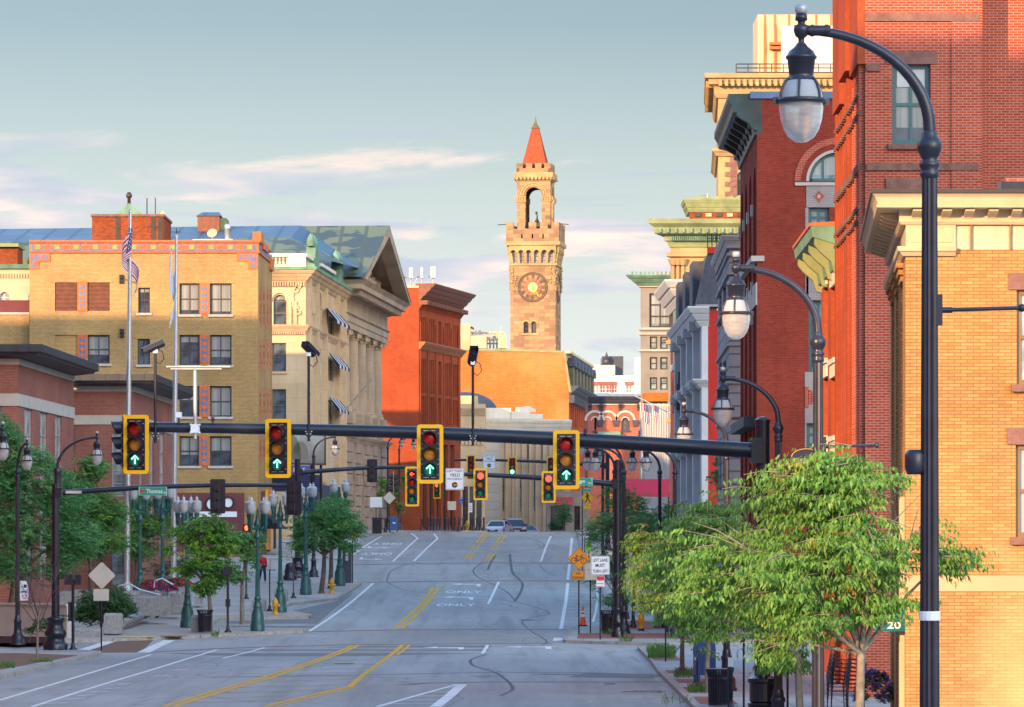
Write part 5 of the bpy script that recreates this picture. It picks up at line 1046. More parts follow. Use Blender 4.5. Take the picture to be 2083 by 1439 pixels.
# ================================================================== RIGHT SIDE
# ---- nearest: buff brick building with cream cornice
b = bld('buff_brick_building', 'buff yellow brick building with a peeling cream cornice behind the nearest lamp post', 'building', 10, 88)
F1 = Face((1842, 84), (2260, 84)); F2 = Face((1811, 97), (1842, 84)); z0 = g(90)-.6; Z = lambda y: F1.z(1842, y); zf = Z(508); zt = Z(455)
ops = [F1.op(2068, 590, 2150, 782), F1.op(2066, 905, 2148, 1093)]
wall(b, F1, 0, F1.L, z0, zf, ops, 'buff_brick', depth=.16)
windows(b, F1, ops, style=(1, 2), frame='brown_frame', pane='pane_pale', depth=.13, sill='brownstone', lintel='brownstone', t=.1)
mb = MB(); mb.fbox(F1, 0, F1.L, Z(1203), Z(1171), 0, .012); mb.build('smooth_band', M['buff_render'] if 'buff_render' in M else mat('buff_render', (.60, .32, .18), .8, 0, .06, 1), b)
rec = [(F2.L*a, g(90)+.1, F2.L*c, z1) for a, c, z1 in ((.14, .27, Z(560)), (.42, .56, Z(560)), (.70, .84, Z(560)))]
wall(b, F2, 0, F2.L, z0, zf, [r+('r',) for r in rec], 'buff_brick', depth=.35)
for r in rec:
    window(b, F2, (r[0], r[1]+1, r[2], r[3], 'r'), style=(1, 4), frame='brown_frame', pane='pane_dark', depth=.34)
    mb = MB()
    for k in range(3): mb.fbox(F2, r[0]-.12*(k+1), r[2]+.12*(k+1), r[3]+.14*k, r[3]+.14*(k+1), 0, .05+.05*k)
    mb.build('corbelled_head', M['buff_brick'], b)
wall(b, F1, 0, F1.L, zf, zt, [], 'cream_brick_paint', 'frieze_wall'); wall(b, F2, 0, F2.L, zf, zt, [], 'cream_paint', 'frieze_wall')
mb = MB(); u1 = F1.u(1943); mb.fbox(F1, 0, u1, zf+.06, zt, 0, .07); mb.fbox(F1, .1, .55, zf+.15, zt-.1, .07, .085); mb.fbox(F1, u1-.4, u1-.06, zf+.15, zt-.1, .07, .085); mb.build('frieze_panel', M['cream_paint'], b)
cornice(b, [F2.A.xy, F1.A.xy, F1.pt(F1.u(1943), 0).xy], [(-.1, zf-.14), (.06, zf-.14), (.12, zf-.06), (.16, zf-.04), (.18, zf+.06), (-.1, zf+.06)], 'cream_paint', 'architrave')
for px in (1975, 2055):
    mb = MB(); u = F1.u(px); mb.tube([F1.pt(u, zf, .05), F1.pt(u, zt, .05)], .025, 6); mb.build('conduit', M['brown_frame'], b)
pth = [F2.A.xy, F1.A.xy, F1.B.xy]; zb, zc = Z(428), Z(400)
cornice(b, pth, [(-.2, zt-.03), (.1, zt-.03), (.14, zt+.03), (.14, zb), (.62, zb+.01), (.64, zb+.07), (.60, zb+.08), (.66, zc-.06), (.72, zc), (-.2, zc+.01)], 'cream_paint'); cornice(b, pth, [(-.3, zc+.012), (.76, zc+.012), (.76, Z(391)), (-.3, Z(391)+.03)], 'dark_bronze', 'gutter')
bracket_row(b, F1, [F1.u(px) for px in (1862, 1922, 1968, 2016, 2064, 2110)], zt+.04, zb-.005, .5, .2, 'cream_paint'); bracket_row(b, F2, [F2.L*k/13 for k in range(1, 13)], zt+.04, zb-.005, .5, .28, 'cream_paint')
mass(b, [F2.A.xy, F1.A.xy, F1.B.xy, (F1.B.x, 97)], z0, zt, 'buff_brick', (0, 1), rz=zc-.05)
mb = MB(); uu = F2.L*.93
for k in range(2): mb.fbox(F2, uu-.6*k, uu-.6*k+.16, g(85), Z(1010), 0, .1)
mb.build('entrance_pier', M['cream_paint'], b)
t = thing('wall_vent', 'dark brick chimney with a flat cap above the buff cornice', 'chimney', (F1.pt(F1.u(2070), 0, -2).x, 86, zc)); mb = MB(); c = F1.pt(F1.u(2080), 0, -1.5); mb.box((c.x, c.y, Z(385)), (.42, .5, .7)); mb.build('stack', M['pavilion_brick'], t); mb = MB(); mb.box((c.x, c.y, Z(368)), (.62, .7, .18)); mb.build('cap', M['black_iron'], t); t.name = 'chimney'
mb = MB(); c = F1.pt(F1.u(2021), zc, -1.2); mb.lathe([(.24, .0), (.24, .1), (0, .24)], c, 4, False); tag(mb.build('roof_skylight', M['white_paint']), 'small white pointed skylight peeping over the buff cornice', 'skylight')
# awning with the house number
t = thing('entrance_awning', 'teal rounded awning numbered 120 over the brick entrance', 'awning', (8.2, 85, g(85)+2)); Fw = Face((1777, 85.2), (1841, 85.2)); za_, zb_ = Fw.z(0, 1283), Fw.z(0, 1232); mb = MB(); n = 8
pr_ = [(sin(pi/2*i/n)*.75, za_+(zb_-za_)*(.25+.75*cos(pi/2*i/n))) for i in range(n+1)]+[(.75, za_)]
for (w0, y0), (w1, y1) in zip(pr_, pr_[1:]): mb.quad(Fw.pt(0, y0, w0), Fw.pt(Fw.L, y0, w0), Fw.pt(Fw.L, y1, w1), Fw.pt(0, y1, w1))
for u in (0, Fw.L): mb.poly([Fw.pt(u, za_, 0)]+[Fw.pt(u, z, w) for w, z in pr_])
mb.build('canopy', M['awning_teal'], t); mb = MB(); letter(mb, '120', Fw.u(1802)+.05, za_+.13, .4, .15, -.765, .02, Fw); mb.build('lettering', M['sign_white'], t)

# ---- tall red brick building with stone bands
b = bld('red_brick_tower_block', 'tall red brick building with rough brownstone bands and sunlit ribbed street bay', 'building', 14, 114)
F1 = Face((1760, 110), (1998, 110)); F2 = Face((1708, 121), (1760, 110)); z0 = g(110)-.6; Z = lambda y: F1.z(1760, y); zt = Z(-170)
o = [F1.op(1815, 131, 1893, 293)]
wall(b, F1, 0, F1.L, z0, zt, o, 'red_brick'); windows(b, F1, o, style=(2, 2), frame='teal_paint', pane='pane_blue', sill='brownstone', lintel='brownstone', t=.12)
mb = MB(); a, c, d, e, _ = o[0]; mb.fbox(F1, a+.15, d-.15, e-.62, e-.12, -.2, -.18); mb.build('window_blind', M['white_paint'], b)
for (px0, px1, y0, y1, m) in ((1762, 1990, 333, 347, 'brownstone'), (1760, 1992, 28, 44, 'brownstone'), (1762, 1790, 130, 145, 'brownstone'), (1802, 1880, 363, 389, 'brownstone')):
    mb = MB(); mb.fbox(F1, F1.u(px0), F1.u(px1), Z(y1), Z(y0), 0, .07); mb.build('stone_band', M[m], b)
mb = MB(); mb.fbox(F1, F1.u(1935), F1.L, z0, zt, 0, .05); mb.build('brick_pier', M['red_brick'], b)
F3 = Face((1998, 111.2), (2300, 111.2)); wall(b, F3, 0, F3.L, z0, zt, [], 'red_brick', 'party_wall')
wall(b, F2, 0, F2.L, z0, zt, [], 'orange_red_brick', 'street_wall')  # street side of the red building coloured orange for the sun on it
n = 13
for i in range(n):
    u = F2.L*(i+.2)/n; mb = MB(); big = i in (0, 6, 12); w = .5 if big else .3; pz = .16 if big else .1
    mb.fbox(F2, u, u+w, z0, Z(110)-(i % 3)*.25, 0, pz); mb.build('brick_rib', M['red_brick'] if i > 7 else M['orange_red_brick'], b)  # far ribs orange as if sunlit, near ribs red as if in shadow
for y0, y1 in ((330, 346), (415, 424), (440, 448), (225, 232), (186, 193)):
    mb = MB(); k = 16
    for i in range(k): mb.fbox(F2, F2.L*(i+.1)/k, F2.L*(i+.75)/k, Z(y1), Z(y0), .1, .19)
    mb.build('stone_course', M['brownstone'], b)
mb = MB(); mb.fbox(F2, 0, F2.L*.3, Z(150), zt, 0, .22); mb.fbox(F2, F2.L*.36, F2.L*.64, Z(110), zt, 0, .3); mb.fbox(F2, F2.L*.7, F2.L, Z(130), zt, 0, .22); mb.build('corbelled_gable', M['orange_red_brick'], b)
mass(b, [F2.A.xy, F1.A.xy, F1.B.xy, (F1.B.x+9, 111.2), (F1.B.x+9, 121)], z0, zt, 'red_brick', (0, 1, 2, 3))
# ---- lower red building with green bracketed cornice
b = bld('bracketed_red_building', 'low sunlit red brick building with a green bracketed cornice', 'building', 13, 126)
F2 = Face((1670, 131), (1709, 121.2)); z0 = g(125)-.6; zt = PZ(486, 122); zz = lambda y: PZ(y, 123)
ops = [F2.op(x0, y0, x1, y1) for y0, y1 in ((588, 735), (772, 890), (925, 1030)) for x0, x1 in ((1675, 1684), (1690.5, 1702))]
wall(b, F2, 0, F2.L, z0, zt, ops, 'orange_red_brick'); windows(b, F2, ops, style=(1, 2), frame='dark_frame', pane='pane_dark', sill='white_stone')
for o in ops:
    mb = MB()
    for k in range(3): mb.fbox(F2, o[0]+(o[2]-o[0])*(k+.08)/3, o[0]+(o[2]-o[0])*(k+.92)/3, o[3]+.01, o[3]+.42, 0, .06)
    mb.build('lintel', M['white_stone'], b)
cornice(b, [F2.A.xy, F2.B.xy], [(-.2, zt-.9), (.12, zt-.9), (.2, zt-.2), (.85, zt), (.9, zt+.32), (-.2, zt+.34)], 'verdigris'); cornice(b, [F2.A.xy, F2.B.xy], [(-.3, zt+.345), (.95, zt+.33), (.95, zt+.43), (-.3, zt+.5)], 'terracotta', 'coping')
bracket_row(b, F2, [.25, F2.L*.33, F2.L*.66, F2.L-.25], zt-1.15, zt-.01, .78, .34, 'verdigris_sunny'); mass(b, [F2.A.xy, F2.B.xy, (17, 121.2), (17, 131)], z0, zt, 'orange_red_brick', (0,))
# ---- arched shop sign on it
t = thing('arched_shop_sign', 'dark arch topped hanging shop sign with a red and white emblem', 'sign', (PX(1640, 118), 118, PZ(1000, 118))); Fz = Face((1600, 118), (1690, 118)); mb = MB(); u0, u1, zc = Fz.u(1606), Fz.u(1676), Fz.z(0, 930); r = (u1-u0)/2; um = (u0+u1)/2; arc = [(um+r*cos(pi*i/14), zc+r*.55*sin(pi*i/14)) for i in range(15)]
mb.prism(Fz, [(u0, zc-.9), (u1, zc-.9)]+arc, -.08, 0); mb.build('board', M['navy'], t); mb = MB()
for i in range(14): (a, c), (d, e) = arc[i], arc[i+1]; k = .9; mb.prism(Fz, [(um+(a-um)*k, zc+(c-zc)*k), (um+(d-um)*k, zc+(e-zc)*k), (um+(d-um)*.86, zc+(e-zc)*.84), (um+(a-um)*.86, zc+(c-zc)*.84)], 0, .012)
mb.build('gold_line', M['sign_yellow'], t); mb = MB(); mb.fbox(Fz, u0+.15, u1-.15, zc-.75, zc-.05, 0, .02); mb.prism(Fz, [(um-.2, zc-.3), (um-.1, zc-.2), (um+.2, zc-.55), (um+.1, zc-.62)], .02, .03, 1); mb.build('emblem', [M['sign_white'], M['sign_red']], t); mb = MB(); mb.fbox(Fz, u1, u1+1.6, zc-.4, zc-.3, -.06, -.02); mb.build('bracket', M['black_iron'], t)

# ---- dark red brick block with green cornice
b = bld('dark_red_brick_block', 'dark red brick block with arched teal window and deep green black cornice', 'building', 14, 172)
F1 = Face((1540, 165), (1790, 165)); F2 = Face((1506, 181), (1540, 165)); z0 = g(165)-.6; Z = lambda y: F1.z(1540, y); zt = Z(201)
o1 = [F1.op(1646, 311, 1762, 369, 'a')]; o1[0] = (o1[0][0], Z(369), o1[0][2], Z(369)+(o1[0][2]-o1[0][0])/2, 'a')
o2 = [F1.op(1645, 423, 1687, 500), F1.op(1700, 423, 1742, 500), F1.op(1645, 612, 1687, 755), F1.op(1641, 863, 1685, 945)]
wall(b, F1, 0, F1.L, z0, zt, o1+o2, 'dark_red_brick'); windows(b, F1, o1, style=(4, 3), frame='teal_paint', pane='pane_pale', t=.12); windows(b, F1, o2, style=(2, 4), frame='teal_paint', pane='pane_blue', t=.13)
mb = MB(); r = (o1[0][2]-o1[0][0])/2; um = o1[0][0]+r; mb.ring(F1, um, Z(369), r+.01, r+.13, 0, .04, 24, 0, pi); mb.build('arch_trim', M['cast_stone'], b); mb = MB(); mb.ring(F1, um, Z(369), r+.35, r+.62, 0, .05, 24, 0, pi); mb.build('arch_hood', M['red_brick'], b)
mb = MB(); mb.fbox(F1, F1.u(1617), F1.u(1790), Z(378), Z(371.5), 0, .08); mb.build('sill_band', M['cast_stone'], b)
brick('pale_brick', (.40, .35, .33), (.36, .31, .30), (.27, .23, .22), .075, .22, .01, .15)
mb = MB()
for y0, y1, x0 in ((378.5, 422, 1640), (501, 611, 1640), (757, 861, 1637)): mb.fbox(F1, F1.u(x0), F1.u(1790), Z(y1), Z(y0), 0, .03)
mb.fbox(F1, F1.u(1638), F1.u(1645)-.01, Z(612), Z(423), 0, .03); mb.fbox(F1, F1.u(1637), F1.u(1641)-.01, Z(945), Z(757), 0, .031); mb.build('pale_brick_panel', M['pale_brick'], b)
mb = MB(); u, z = F1.u(1666), Z(400); mb.prism(F1, [(u-.23, z), (u, z-.25), (u+.23, z), (u, z+.25)], .03, .05); mb.prism(F1, [(u-.08, z), (u, z-.09), (u+.08, z), (u, z+.09)], .05, .06, 1)
for k in range(4): u = F1.u(1637+7*k); mb.fbox(F1, u, u+.16, Z(812+6*(3-k)), Z(805-6*(3-k)), .03, .05)
mb.build('brick_diamond', [M['red_brick'], M['cast_stone']], b)
o3 = [(F2.L*(k+.18)/4, g(170)+2.5, F2.L*(k+.72)/4, Z(330), 'a') for k in range(4)]; wall(b, F2, 0, F2.L, z0, zt, o3, 'dark_red_brick', depth=.5)
windows(b, F2, o3, style=(2, 9), frame='dark_frame', pane='pane_dark', depth=.48, t=.1)
for z in (Z(415), Z(640), Z(575)): mb = MB(); dm = [mb.fbox(F2, F2.L*(k+.02)/4, F2.L*(k+.16)/4, z-.25, z+.25, 0, .1) for k in range(4)]; mb.build('stone_block', M['cast_stone'], b)
mb = MB(); mb.fbox(F1, 0, .3, Z(532), Z(521), 0, .12); mb.fbox(F2, F2.L*.3, F2.L+.12, Z(532), Z(521), 0, .25); mb.fbox(F2, F2.L*.35, F2.L, Z(620), Z(575), 0, .05); mb.build('stone_belt', M['cast_stone'], b)
mb = MB(); mb.fbox(F2, 1, F2.L*.9, Z(866), Z(845), 0, .5); mb.build('door_canopy', M['slate'], b)
pth = [F2.A.xy, F2.B.xy, F1.pt(.05, 0).xy]
cornice(b, [F2.A.xy, F2.B.xy], [(-.2, zt-1.5), (.1, zt-1.5), (.16, zt-1.1), (.3, zt-1.05), (.34, zt-.7), (1.0, zt-.55), (1.05, zt-.3), (1.2, zt-.05), (1.2, zt+.2), (-.2, zt+.22)], 'dark_green_trim'); bracket_row(b, F2, [F2.L*k/7 for k in range(1, 8)], zt-1.35, zt-.56, .85, .3, 'dark_green_trim')
mb = MB(); mb.fbox(F1, -.3, F1.L, zt, Z(187), -.3, .1); mb.build('coping', M['teal_paint'] if False else M['copper_blue'], b); mass(b, [F2.A.xy, F2.B.xy, F1.B.xy, (F1.B.x, 181)], z0, zt, 'dark_red_brick', (0, 1))
# ---- rough grey stone front
b = bld('grey_stone_building', 'narrow grey rough stone building between the dark red and bright red ones', 'building', 13, 196)
F1 = Face((1484, 187), (1545, 187)); F2 = Face((1460, 206), (1484, 187)); z0 = g(190)-.6; Z = lambda y: F1.z(1484, y); zt = Z(486)
wall(b, F1, 0, F1.L, z0, zt, [], 'ashlar_grey'); o = [F2.op(x0, y0, x1, y1) for x0, x1 in ((1463, 1468), (1471, 1477)) for y0, y1 in ((585, 670), (740, 840), (900, 1000))]; wall(b, F2, 0, F2.L, z0, zt, o, 'ashlar_grey'); windows(b, F2, o, style=(1, 2), pane='pane_dark')
pth = [F2.A.xy, F2.B.xy, F1.B.xy]
for y in (506, 522, 560, 622, 705, 782, 850): cornice(b, pth, [(-.1, Z(y)), (.12, Z(y)+.03), (.12, Z(y)+.17), (-.1, Z(y)+.2)], 'ashlar_grey', 'string_course')
cornice(b, pth, prof(zt-.35, .5, .4, 2), 'cast_stone'); mass(b, [F2.A.xy, F2.B.xy, F1.B.xy, (F1.B.x, 206)], z0, zt, 'ashlar_grey', (0, 1))
# ---- white fronted building, red side wall, slate mansard
b = bld('white_front_building', 'building with ornate white street front, bright red side wall and slate mansard', 'building', 13, 228)
F1 = Face((1427, 217), (1490, 217)); F2 = Face((1382, 245), (1427, 217)); z0 = g(220)-.6; Z = lambda y: F1.z(1427, y); zt = Z(632)
wall(b, F1, 0, F1.L, z0, zt, [], 'red_paint'); o = [F2.op(x0, y0, x1, y1, 'a') for x0, x1 in ((1386, 1394), (1398, 1406), (1410, 1419)) for y0, y1 in ((668, 765), (800, 900))]+[F2.op(x0, 955, x1, 1060) for x0, x1 in ((1385, 1396), (1400, 1419))]
mat('shop_white', (.36, .36, .375), .6, 0, .1, 1.0, 0, .3); wall(b, F2, 0, F2.L, z0, zt, o, 'shop_white'); windows(b, F2, o, style=(1, 2), pane='pane_dark', t=.1)
mb = MB(); mb.fbox(F1, 0, F1.u(1440), z0, zt, 0, .12); mb.fbox(F1, F1.u(1440), F1.u(1446), z0, zt, 0, .05, 1); mb.build('corner_pier', [M['white_paint'], M['red_paint']], b)
for px in (1382.5, 1395.5, 1407.5, 1420.5): mb = MB(); u = F2.u(px); mb.fbox(F2, u, u+1.3, z0, zt-1, 0, .35); [mb.fbox(F2, u-.15, u+1.45, Z(y)-.25, Z(y)+.25, 0, .6) for y in (780, 908, 660)]; mb.build('pilaster', M['shop_white'], b)
for y in (790, 918): cornice(b, [F2.A.xy, F2.B.xy, F1.pt(.35, 0).xy], prof(Z(y), .5, .5, 2), 'white_paint', 'belt_course')
cornice(b, [F2.A.xy, F2.B.xy, F1.pt(.4, 0).xy], prof(zt-.9, 1.1, .8, 3), 'white_paint'); cornice(b, [F2.A.xy, F2.B.xy, F1.B.xy], [(-.2, zt+.2), (.3, zt+.2), (.3, zt+.32), (-.2, zt+.34)], 'ashlar_grey', 'gutter')
zm = Z(516); mb = MB(); i0 = 1.1; P0, P1 = F2.pt(0, zt+.3, -.1), F2.pt(F2.L, zt+.3, -.1); Q0, Q1 = F2.pt(0, zm, -i0), F2.pt(F2.L, zm, -i0); R0, R1 = F1.pt(F1.L, zt+.3), F1.pt(F1.L, zm); Q1 = F1.pt(F1.u(1439), zm, -.05); P1 = F1.pt(-.3, zt+.3, -.02)
mb.quad(P0, P1, Q1, Q0); mb.quad(P1, R0, R1, Q1); mb.build('mansard_roof', M['slate'], b)
mb = MB(); mb.fbox(F2, 0, F2.L, zm, Z(503), -3, -.6); mb.build('roof_cornice', M['teal_paint'], b); mb = MB(); mb.fbox(F1, F1.u(1440), F1.L, zm, Z(503), -.8, .1); mb.build('red_parapet', M['red_paint'], b)
for k in range(3): mb = MB(); u = F2.L*(k+.35)/3.1; mb.fbox(F2, u, u+3.6, zt+.5, zm-.2, -1.5, .35); mb.build('dormer', M['slate'], b)
mb = MB(); 
for k in range(5): p = F1.pt(F1.u(1440+9*k), Z(503), -.3); mb.tube([p, p+Vector((0, 0, .8))], .03, 5); mb.tube([p+Vector((0, 0, .5)), p+Vector((.25, 0, .5))], .02, 4)
mb.build('roof_cresting', M['black_iron'], b); mass(b, [F2.A.xy, F2.B.xy, F1.B.xy, (F1.B.x, 245)], z0, zt, 'red_paint', (0, 1))
b = bld('maroon_front_building', 'narrow maroon brick front with white cornice and a green painted panel', 'building', 12.5, 254)
F1 = Face((1386, 246), (1420, 246)); F2 = Face((1364, 259), (1386, 246)); z0 = g(250)-.6; Z = lambda y: F1.z(1386, y); zt = Z(600); wall(b, F1, 0, F1.L, z0, zt, [], 'maroon'); o = [F2.op(x0, y0, x1, y1) for x0, x1 in ((1367, 1371), (1374, 1378), (1380, 1384)) for y0, y1 in ((730, 800), (840, 900))]; wall(b, F2, 0, F2.L, z0, zt, o, 'maroon'); windows(b, F2, o, style=(1, 2), frame='white_frame', pane='pane_dark', t=.15)
cornice(b, [F2.A.xy, F2.B.xy, F1.B.xy], prof(zt-.6, 1.5, 1.1, 3), 'white_paint'); mb = MB(); mb.fbox(F2, F2.L*.35, F2.L*.85, Z(730), Z(612), 0, .08); mb.build('painted_panel', M['verdigris'], b); mb = MB(); mb.fbox(F2, F2.L*.3, F2.L*.9, Z(745), Z(731), 0, .2); mb.build('panel_sill', M['white_paint'], b); mass(b, [F2.A.xy, F2.B.xy, F1.B.xy, (F1.B.x, 259)], z0, zt+.8, 'maroon', (0, 1))
t = thing('projecting_sign', 'tall dark two box blade sign on the maroon front', 'sign', (PX(1382, 243), 243, PZ(830, 243))); mb = MB(); mb.box((PX(1386, 243), 243, PZ(777, 243)), (.4, .5, 1.2)); mb.box((PX(1385, 243), 243, PZ(808, 243)), (.55, .6, 1.6)); mb.build('sign_box', M['dark_frame'], t); mb = MB(); mb.tube([(PX(1376, 243), 243, PZ(790, 243)), (PX(1392, 243), 243.5, PZ(790, 243))], .04, 5); mb.build('bracket', M['black_iron'], t)
# ---- yellow stone block with green copper cornice
b = bld('yellow_stone_block', 'sunlit yellow stone block with deep green copper cornice and crested attic', 'building', 16, 268)
F1 = Face((1364, 262), (1530, 262)); z0 = g(262)-.6; Z = lambda y: F1.z(1364, y); zt = Z(500); Fl = Face(F1.pt(0, 0, -14).xy+Vector((3.2, 0)), F1.A.xy, True)
wall(b, F1, 0, F1.L, z0, zt, [], 'yellow_stone'); wall(b, Fl, 0, Fl.L, z0, zt, [], 'yellow_stone')
pth = [Fl.A.xy, Fl.B.xy, F1.B.xy]
cornice(b, pth, [(-.3, zt-.1), (.1, zt-.1), (.2, zt+.25), (.35, zt+.3), (.35, zt+.6), (.9, zt+.75), (.9, zt+1.15), (1.2, zt+1.4), (1.25, zt+1.7), (-.3, zt+1.75)], 'verdigris_sunny'); dentils(b, F1, 0, F1.L, zt+.3, zt+.6, .35, .55, 40, .5, 'verdigris', 'dentil_course'); dentils(b, F1, -.8, F1.L, zt+.8, zt+1.1, .9, 1.1, 12, .25, 'verdigris', 'modillion_course')
for y in (524, 702, 862): cornice(b, pth, [(-.1, Z(y)), (.25, Z(y)+.05), (.25, Z(y)+.3), (-.1, Z(y)+.35)], 'yellow_stone', 'string_course')
mb = MB()
for px in (1366, 1376, 1386): mb.fbox(F1, F1.u(px), F1.u(px)+.18, Z(690), Z(540), 0, .15); mb.lathe([(.2, 0), (.3, .25), (.36, .4)], F1.pt(F1.u(px)+.1, Z(540), .1), 8)
mb.build('pilaster', M['yellow_stone'], b); mb = MB()
for py in (862, 880): mb.fbox(F1, 0, .9, Z(py)-.2, Z(py), 0, .35)
mb.build('carved_bracket', M['yellow_stone'], b)
Fu = Face((1402, 268), (1530, 268)); Z2 = lambda y: Fu.z(1402, y); wall(b, Fu, 0, Fu.L, zt, Z2(430), [], 'penthouse_brick', 'attic_wall'); cornice(b, [Fu.pt(0, 0, -4).xy, Fu.A.xy, Fu.B.xy], prof(Z2(432), .9, .4, 3), 'verdigris_sunny', 'attic_cornice'); mb = MB()
for i in range(9):
    u = Fu.L*i/9+.2; mb.prism(Fu, [(u, Z2(407)), (u+.55, Z2(407)), (u+.5, Z2(404)), (u+.4, Z2(400.5)), (u+.27, Z2(399)), (u+.14, Z2(400.5)), (u+.04, Z2(404))], -.3, .1)
mb.build('acroterion', M['verdigris_sunny'], b)
for i in range(6): mb = MB(); u = .4+i*.72; mb.fbox(Fu, u, u+.4, Z2(441), Z2(434), 0, .08); mb.build('attic_panel', M['cream_paint' if i % 2 else 'dark_frame'], b)
mass(b, [Fl.A.xy, Fl.B.xy, F1.B.xy, (F1.B.x, 276)], z0, zt+1.6, 'yellow_stone', (0, 1))
# ---- tall stone tower block behind
b = bld('tall_stone_block', 'tallest pale yellow stone block with bracketed cornice and rooftop plant house', 'office building', 21, 306)
F1 = Face((1461, 300), (1760, 300)); z0 = 3; Z = lambda y: F1.z(1461, y); zt = Z(192); o = [F1.op(1500, 350, 1513, 398, 'a'), F1.op(1530, 350, 1543, 398, 'a')]; wall(b, F1, 0, F1.L, z0, zt, o, 'yellow_stone'); windows(b, F1, o, style=(1, 2), pane='pane_dark')
mb = MB()
for i in range(22): w = .5 if i % 2 else .9; mb.fbox(F1, F1.u(1499)-w, F1.u(1499), Z(210+10*i)-.36, Z(210+10*i), 0, .06)
mb.build('dark_quoins', M['brownstone'], b); Fl = Face((F1.A.x+.8, 318), F1.A.xy, True); wall(b, Fl, 0, Fl.L, z0, zt, [], 'yellow_stone', 'side_wall')
pth = [Fl.A.xy, Fl.B.xy, F1.B.xy]; cornice(b, pth, [(-.2, Z(318)), (.15, Z(318)), (.3, Z(312)), (.45, Z(308)), (.45, Z(303)), (-.2, Z(302))], 'yellow_stone', 'string_course')
cornice(b, pth, [(-.3, zt-.3), (.15, zt-.3), (.3, zt), (.35, zt+.55), (.7, zt+.7), (.75, zt+1.1), (1.0, zt+1.15), (1.05, zt+1.5), (-.3, zt+1.6)], 'yellow_stone'); dentils(b, F1, 0, F1.L, zt+.55, zt+1.05, .3, .95, 24, .5, 'yellow_stone', 'modillion_course'); dentils(b, Fl, 0, Fl.L, zt+.55, zt+1.05, .3, .95, 24, .5, 'yellow_stone', 'modillion_course')
mass(b, [Fl.A.xy, Fl.B.xy, F1.B.xy, (F1.B.x, 318)], z0, zt+1.4, 'yellow_stone', (0, 1)); t = b
Fp = Face((1541, 306), (1760, 306)); zp0, zp1 = zt+1.4, PZ(30, 306); wall(t, Fp, 0, Fp.L, zp0, zp1, [], 'cream_paint', 'plant_house'); mass(t, [Fp.A.xy, Fp.B.xy, (Fp.B.x, 312), (Fp.A.x, 312)], zp0, zp1, 'cream_paint', (0,))
mb = MB(); mb.fbox(Fp, Fp.u(1588), Fp.L, zp0, PZ(55, 306), 0, .6); mb.build('white_wall', M['white_stone'], b)
mb = MB()
for px in (1556, 1576, 1605, 1636, 1660, 1690): mb.fbox(Fp, Fp.u(px)-.05, Fp.u(px)+.05, PZ(55, 306), zp1, 0, .1)
for px in (1556, 1577): mb.fbox(Fp, Fp.u(px)-.08, Fp.u(px)+.08, zp0, PZ(50, 306), 0, .12)
for k in range(2): mb.fbox(Fp, Fp.u(1565), Fp.u(1588), PZ(90+9*k, 306)-.1, PZ(90+9*k, 306)+.1, 0, .5)
mb.build('panel_rib', M['terracotta'], b)
mb = MB()
for py in (130, 138, 147): mb.tube([F1.pt(F1.u(1498), Z(py), -.2), F1.pt(F1.u(1720), Z(py), -.2)], .045, 5)
for px in range(1498, 1721, 24): mb.tube([F1.pt(F1.u(px), Z(152), -.2), F1.pt(F1.u(px), Z(130), -.2)], .045, 5)
mb.build('roof_railing', M['dark_bronze'], b)
t = thing('roof_aerial', 'small pole aerial above the green crested attic', 'antenna', P(1439, 400, 270)); mb = MB(); mb.tube([P(1439, 408, 270), P(1439, 393, 270)], .05, 5); mb.tube([P(1426, 398, 270), P(1440, 397, 270)], .03, 4); mb.build('aerial', M['galvanised'], t)
# ---- grey stone block further along with green cornice
b = bld('grey_office_block', 'grey stone office block with green cornice and paired dark windows', 'office building', 15, 340)
F1 = Face((1303, 335), (1420, 335)); z0 = 3; Z = lambda y: F1.z(1303, y); zt = Z(582); o = [F1.op(x0, y0, x1, y1) for y0, y1 in ((685, 710), (727, 752), (768, 793), (810, 840)) for x0, x1 in ((1322, 1337), (1343, 1358), (1372, 1387))]; ob = [F1.op(1321, 597, 1365, 667)]
mat('grey_stone', (.27, .255, .235), .85, 0, .12, 1.0, 0, .3); wall(b, F1, 0, F1.L, z0, zt, o+ob, 'grey_stone'); windows(b, F1, o, style=(1, 2), frame='dark_frame', pane='pane_pale', t=.1); windows(b, F1, ob, style=(2, 3), frame='dark_frame', pane='pane_pale', t=.16)
Fl = Face((F1.A.x+2.5, 350), F1.A.xy, True); wall(b, Fl, 0, Fl.L, z0, zt, [], 'cast_stone', 'side_wall'); pth = [Fl.A.xy, Fl.B.xy, F1.B.xy]
for y in (672, 682, 716, 585): cornice(b, pth, [(-.1, Z(y)), (.2, Z(y)+.03), (.2, Z(y)+.2), (-.1, Z(y)+.25)], 'cast_stone', 'string_course')
cornice(b, pth, prof(zt-.1, 1.0, 1.1, 3), 'verdigris'); dentils(b, F1, -.8, F1.L, zt+.9, zt+1.15, .85, 1.1, 16, .4, 'verdigris', 'cresting'); mass(b, [Fl.A.xy, Fl.B.xy, F1.B.xy, (F1.B.x, 350)], z0, zt+.7, 'cast_stone', (0, 1)); mb = MB(); mb.fbox(F1, F1.u(1332), F1.u(1368), zt+.7, zt+1.3, -6, -2); mb.build('roof_box', M['galvanised'], b)
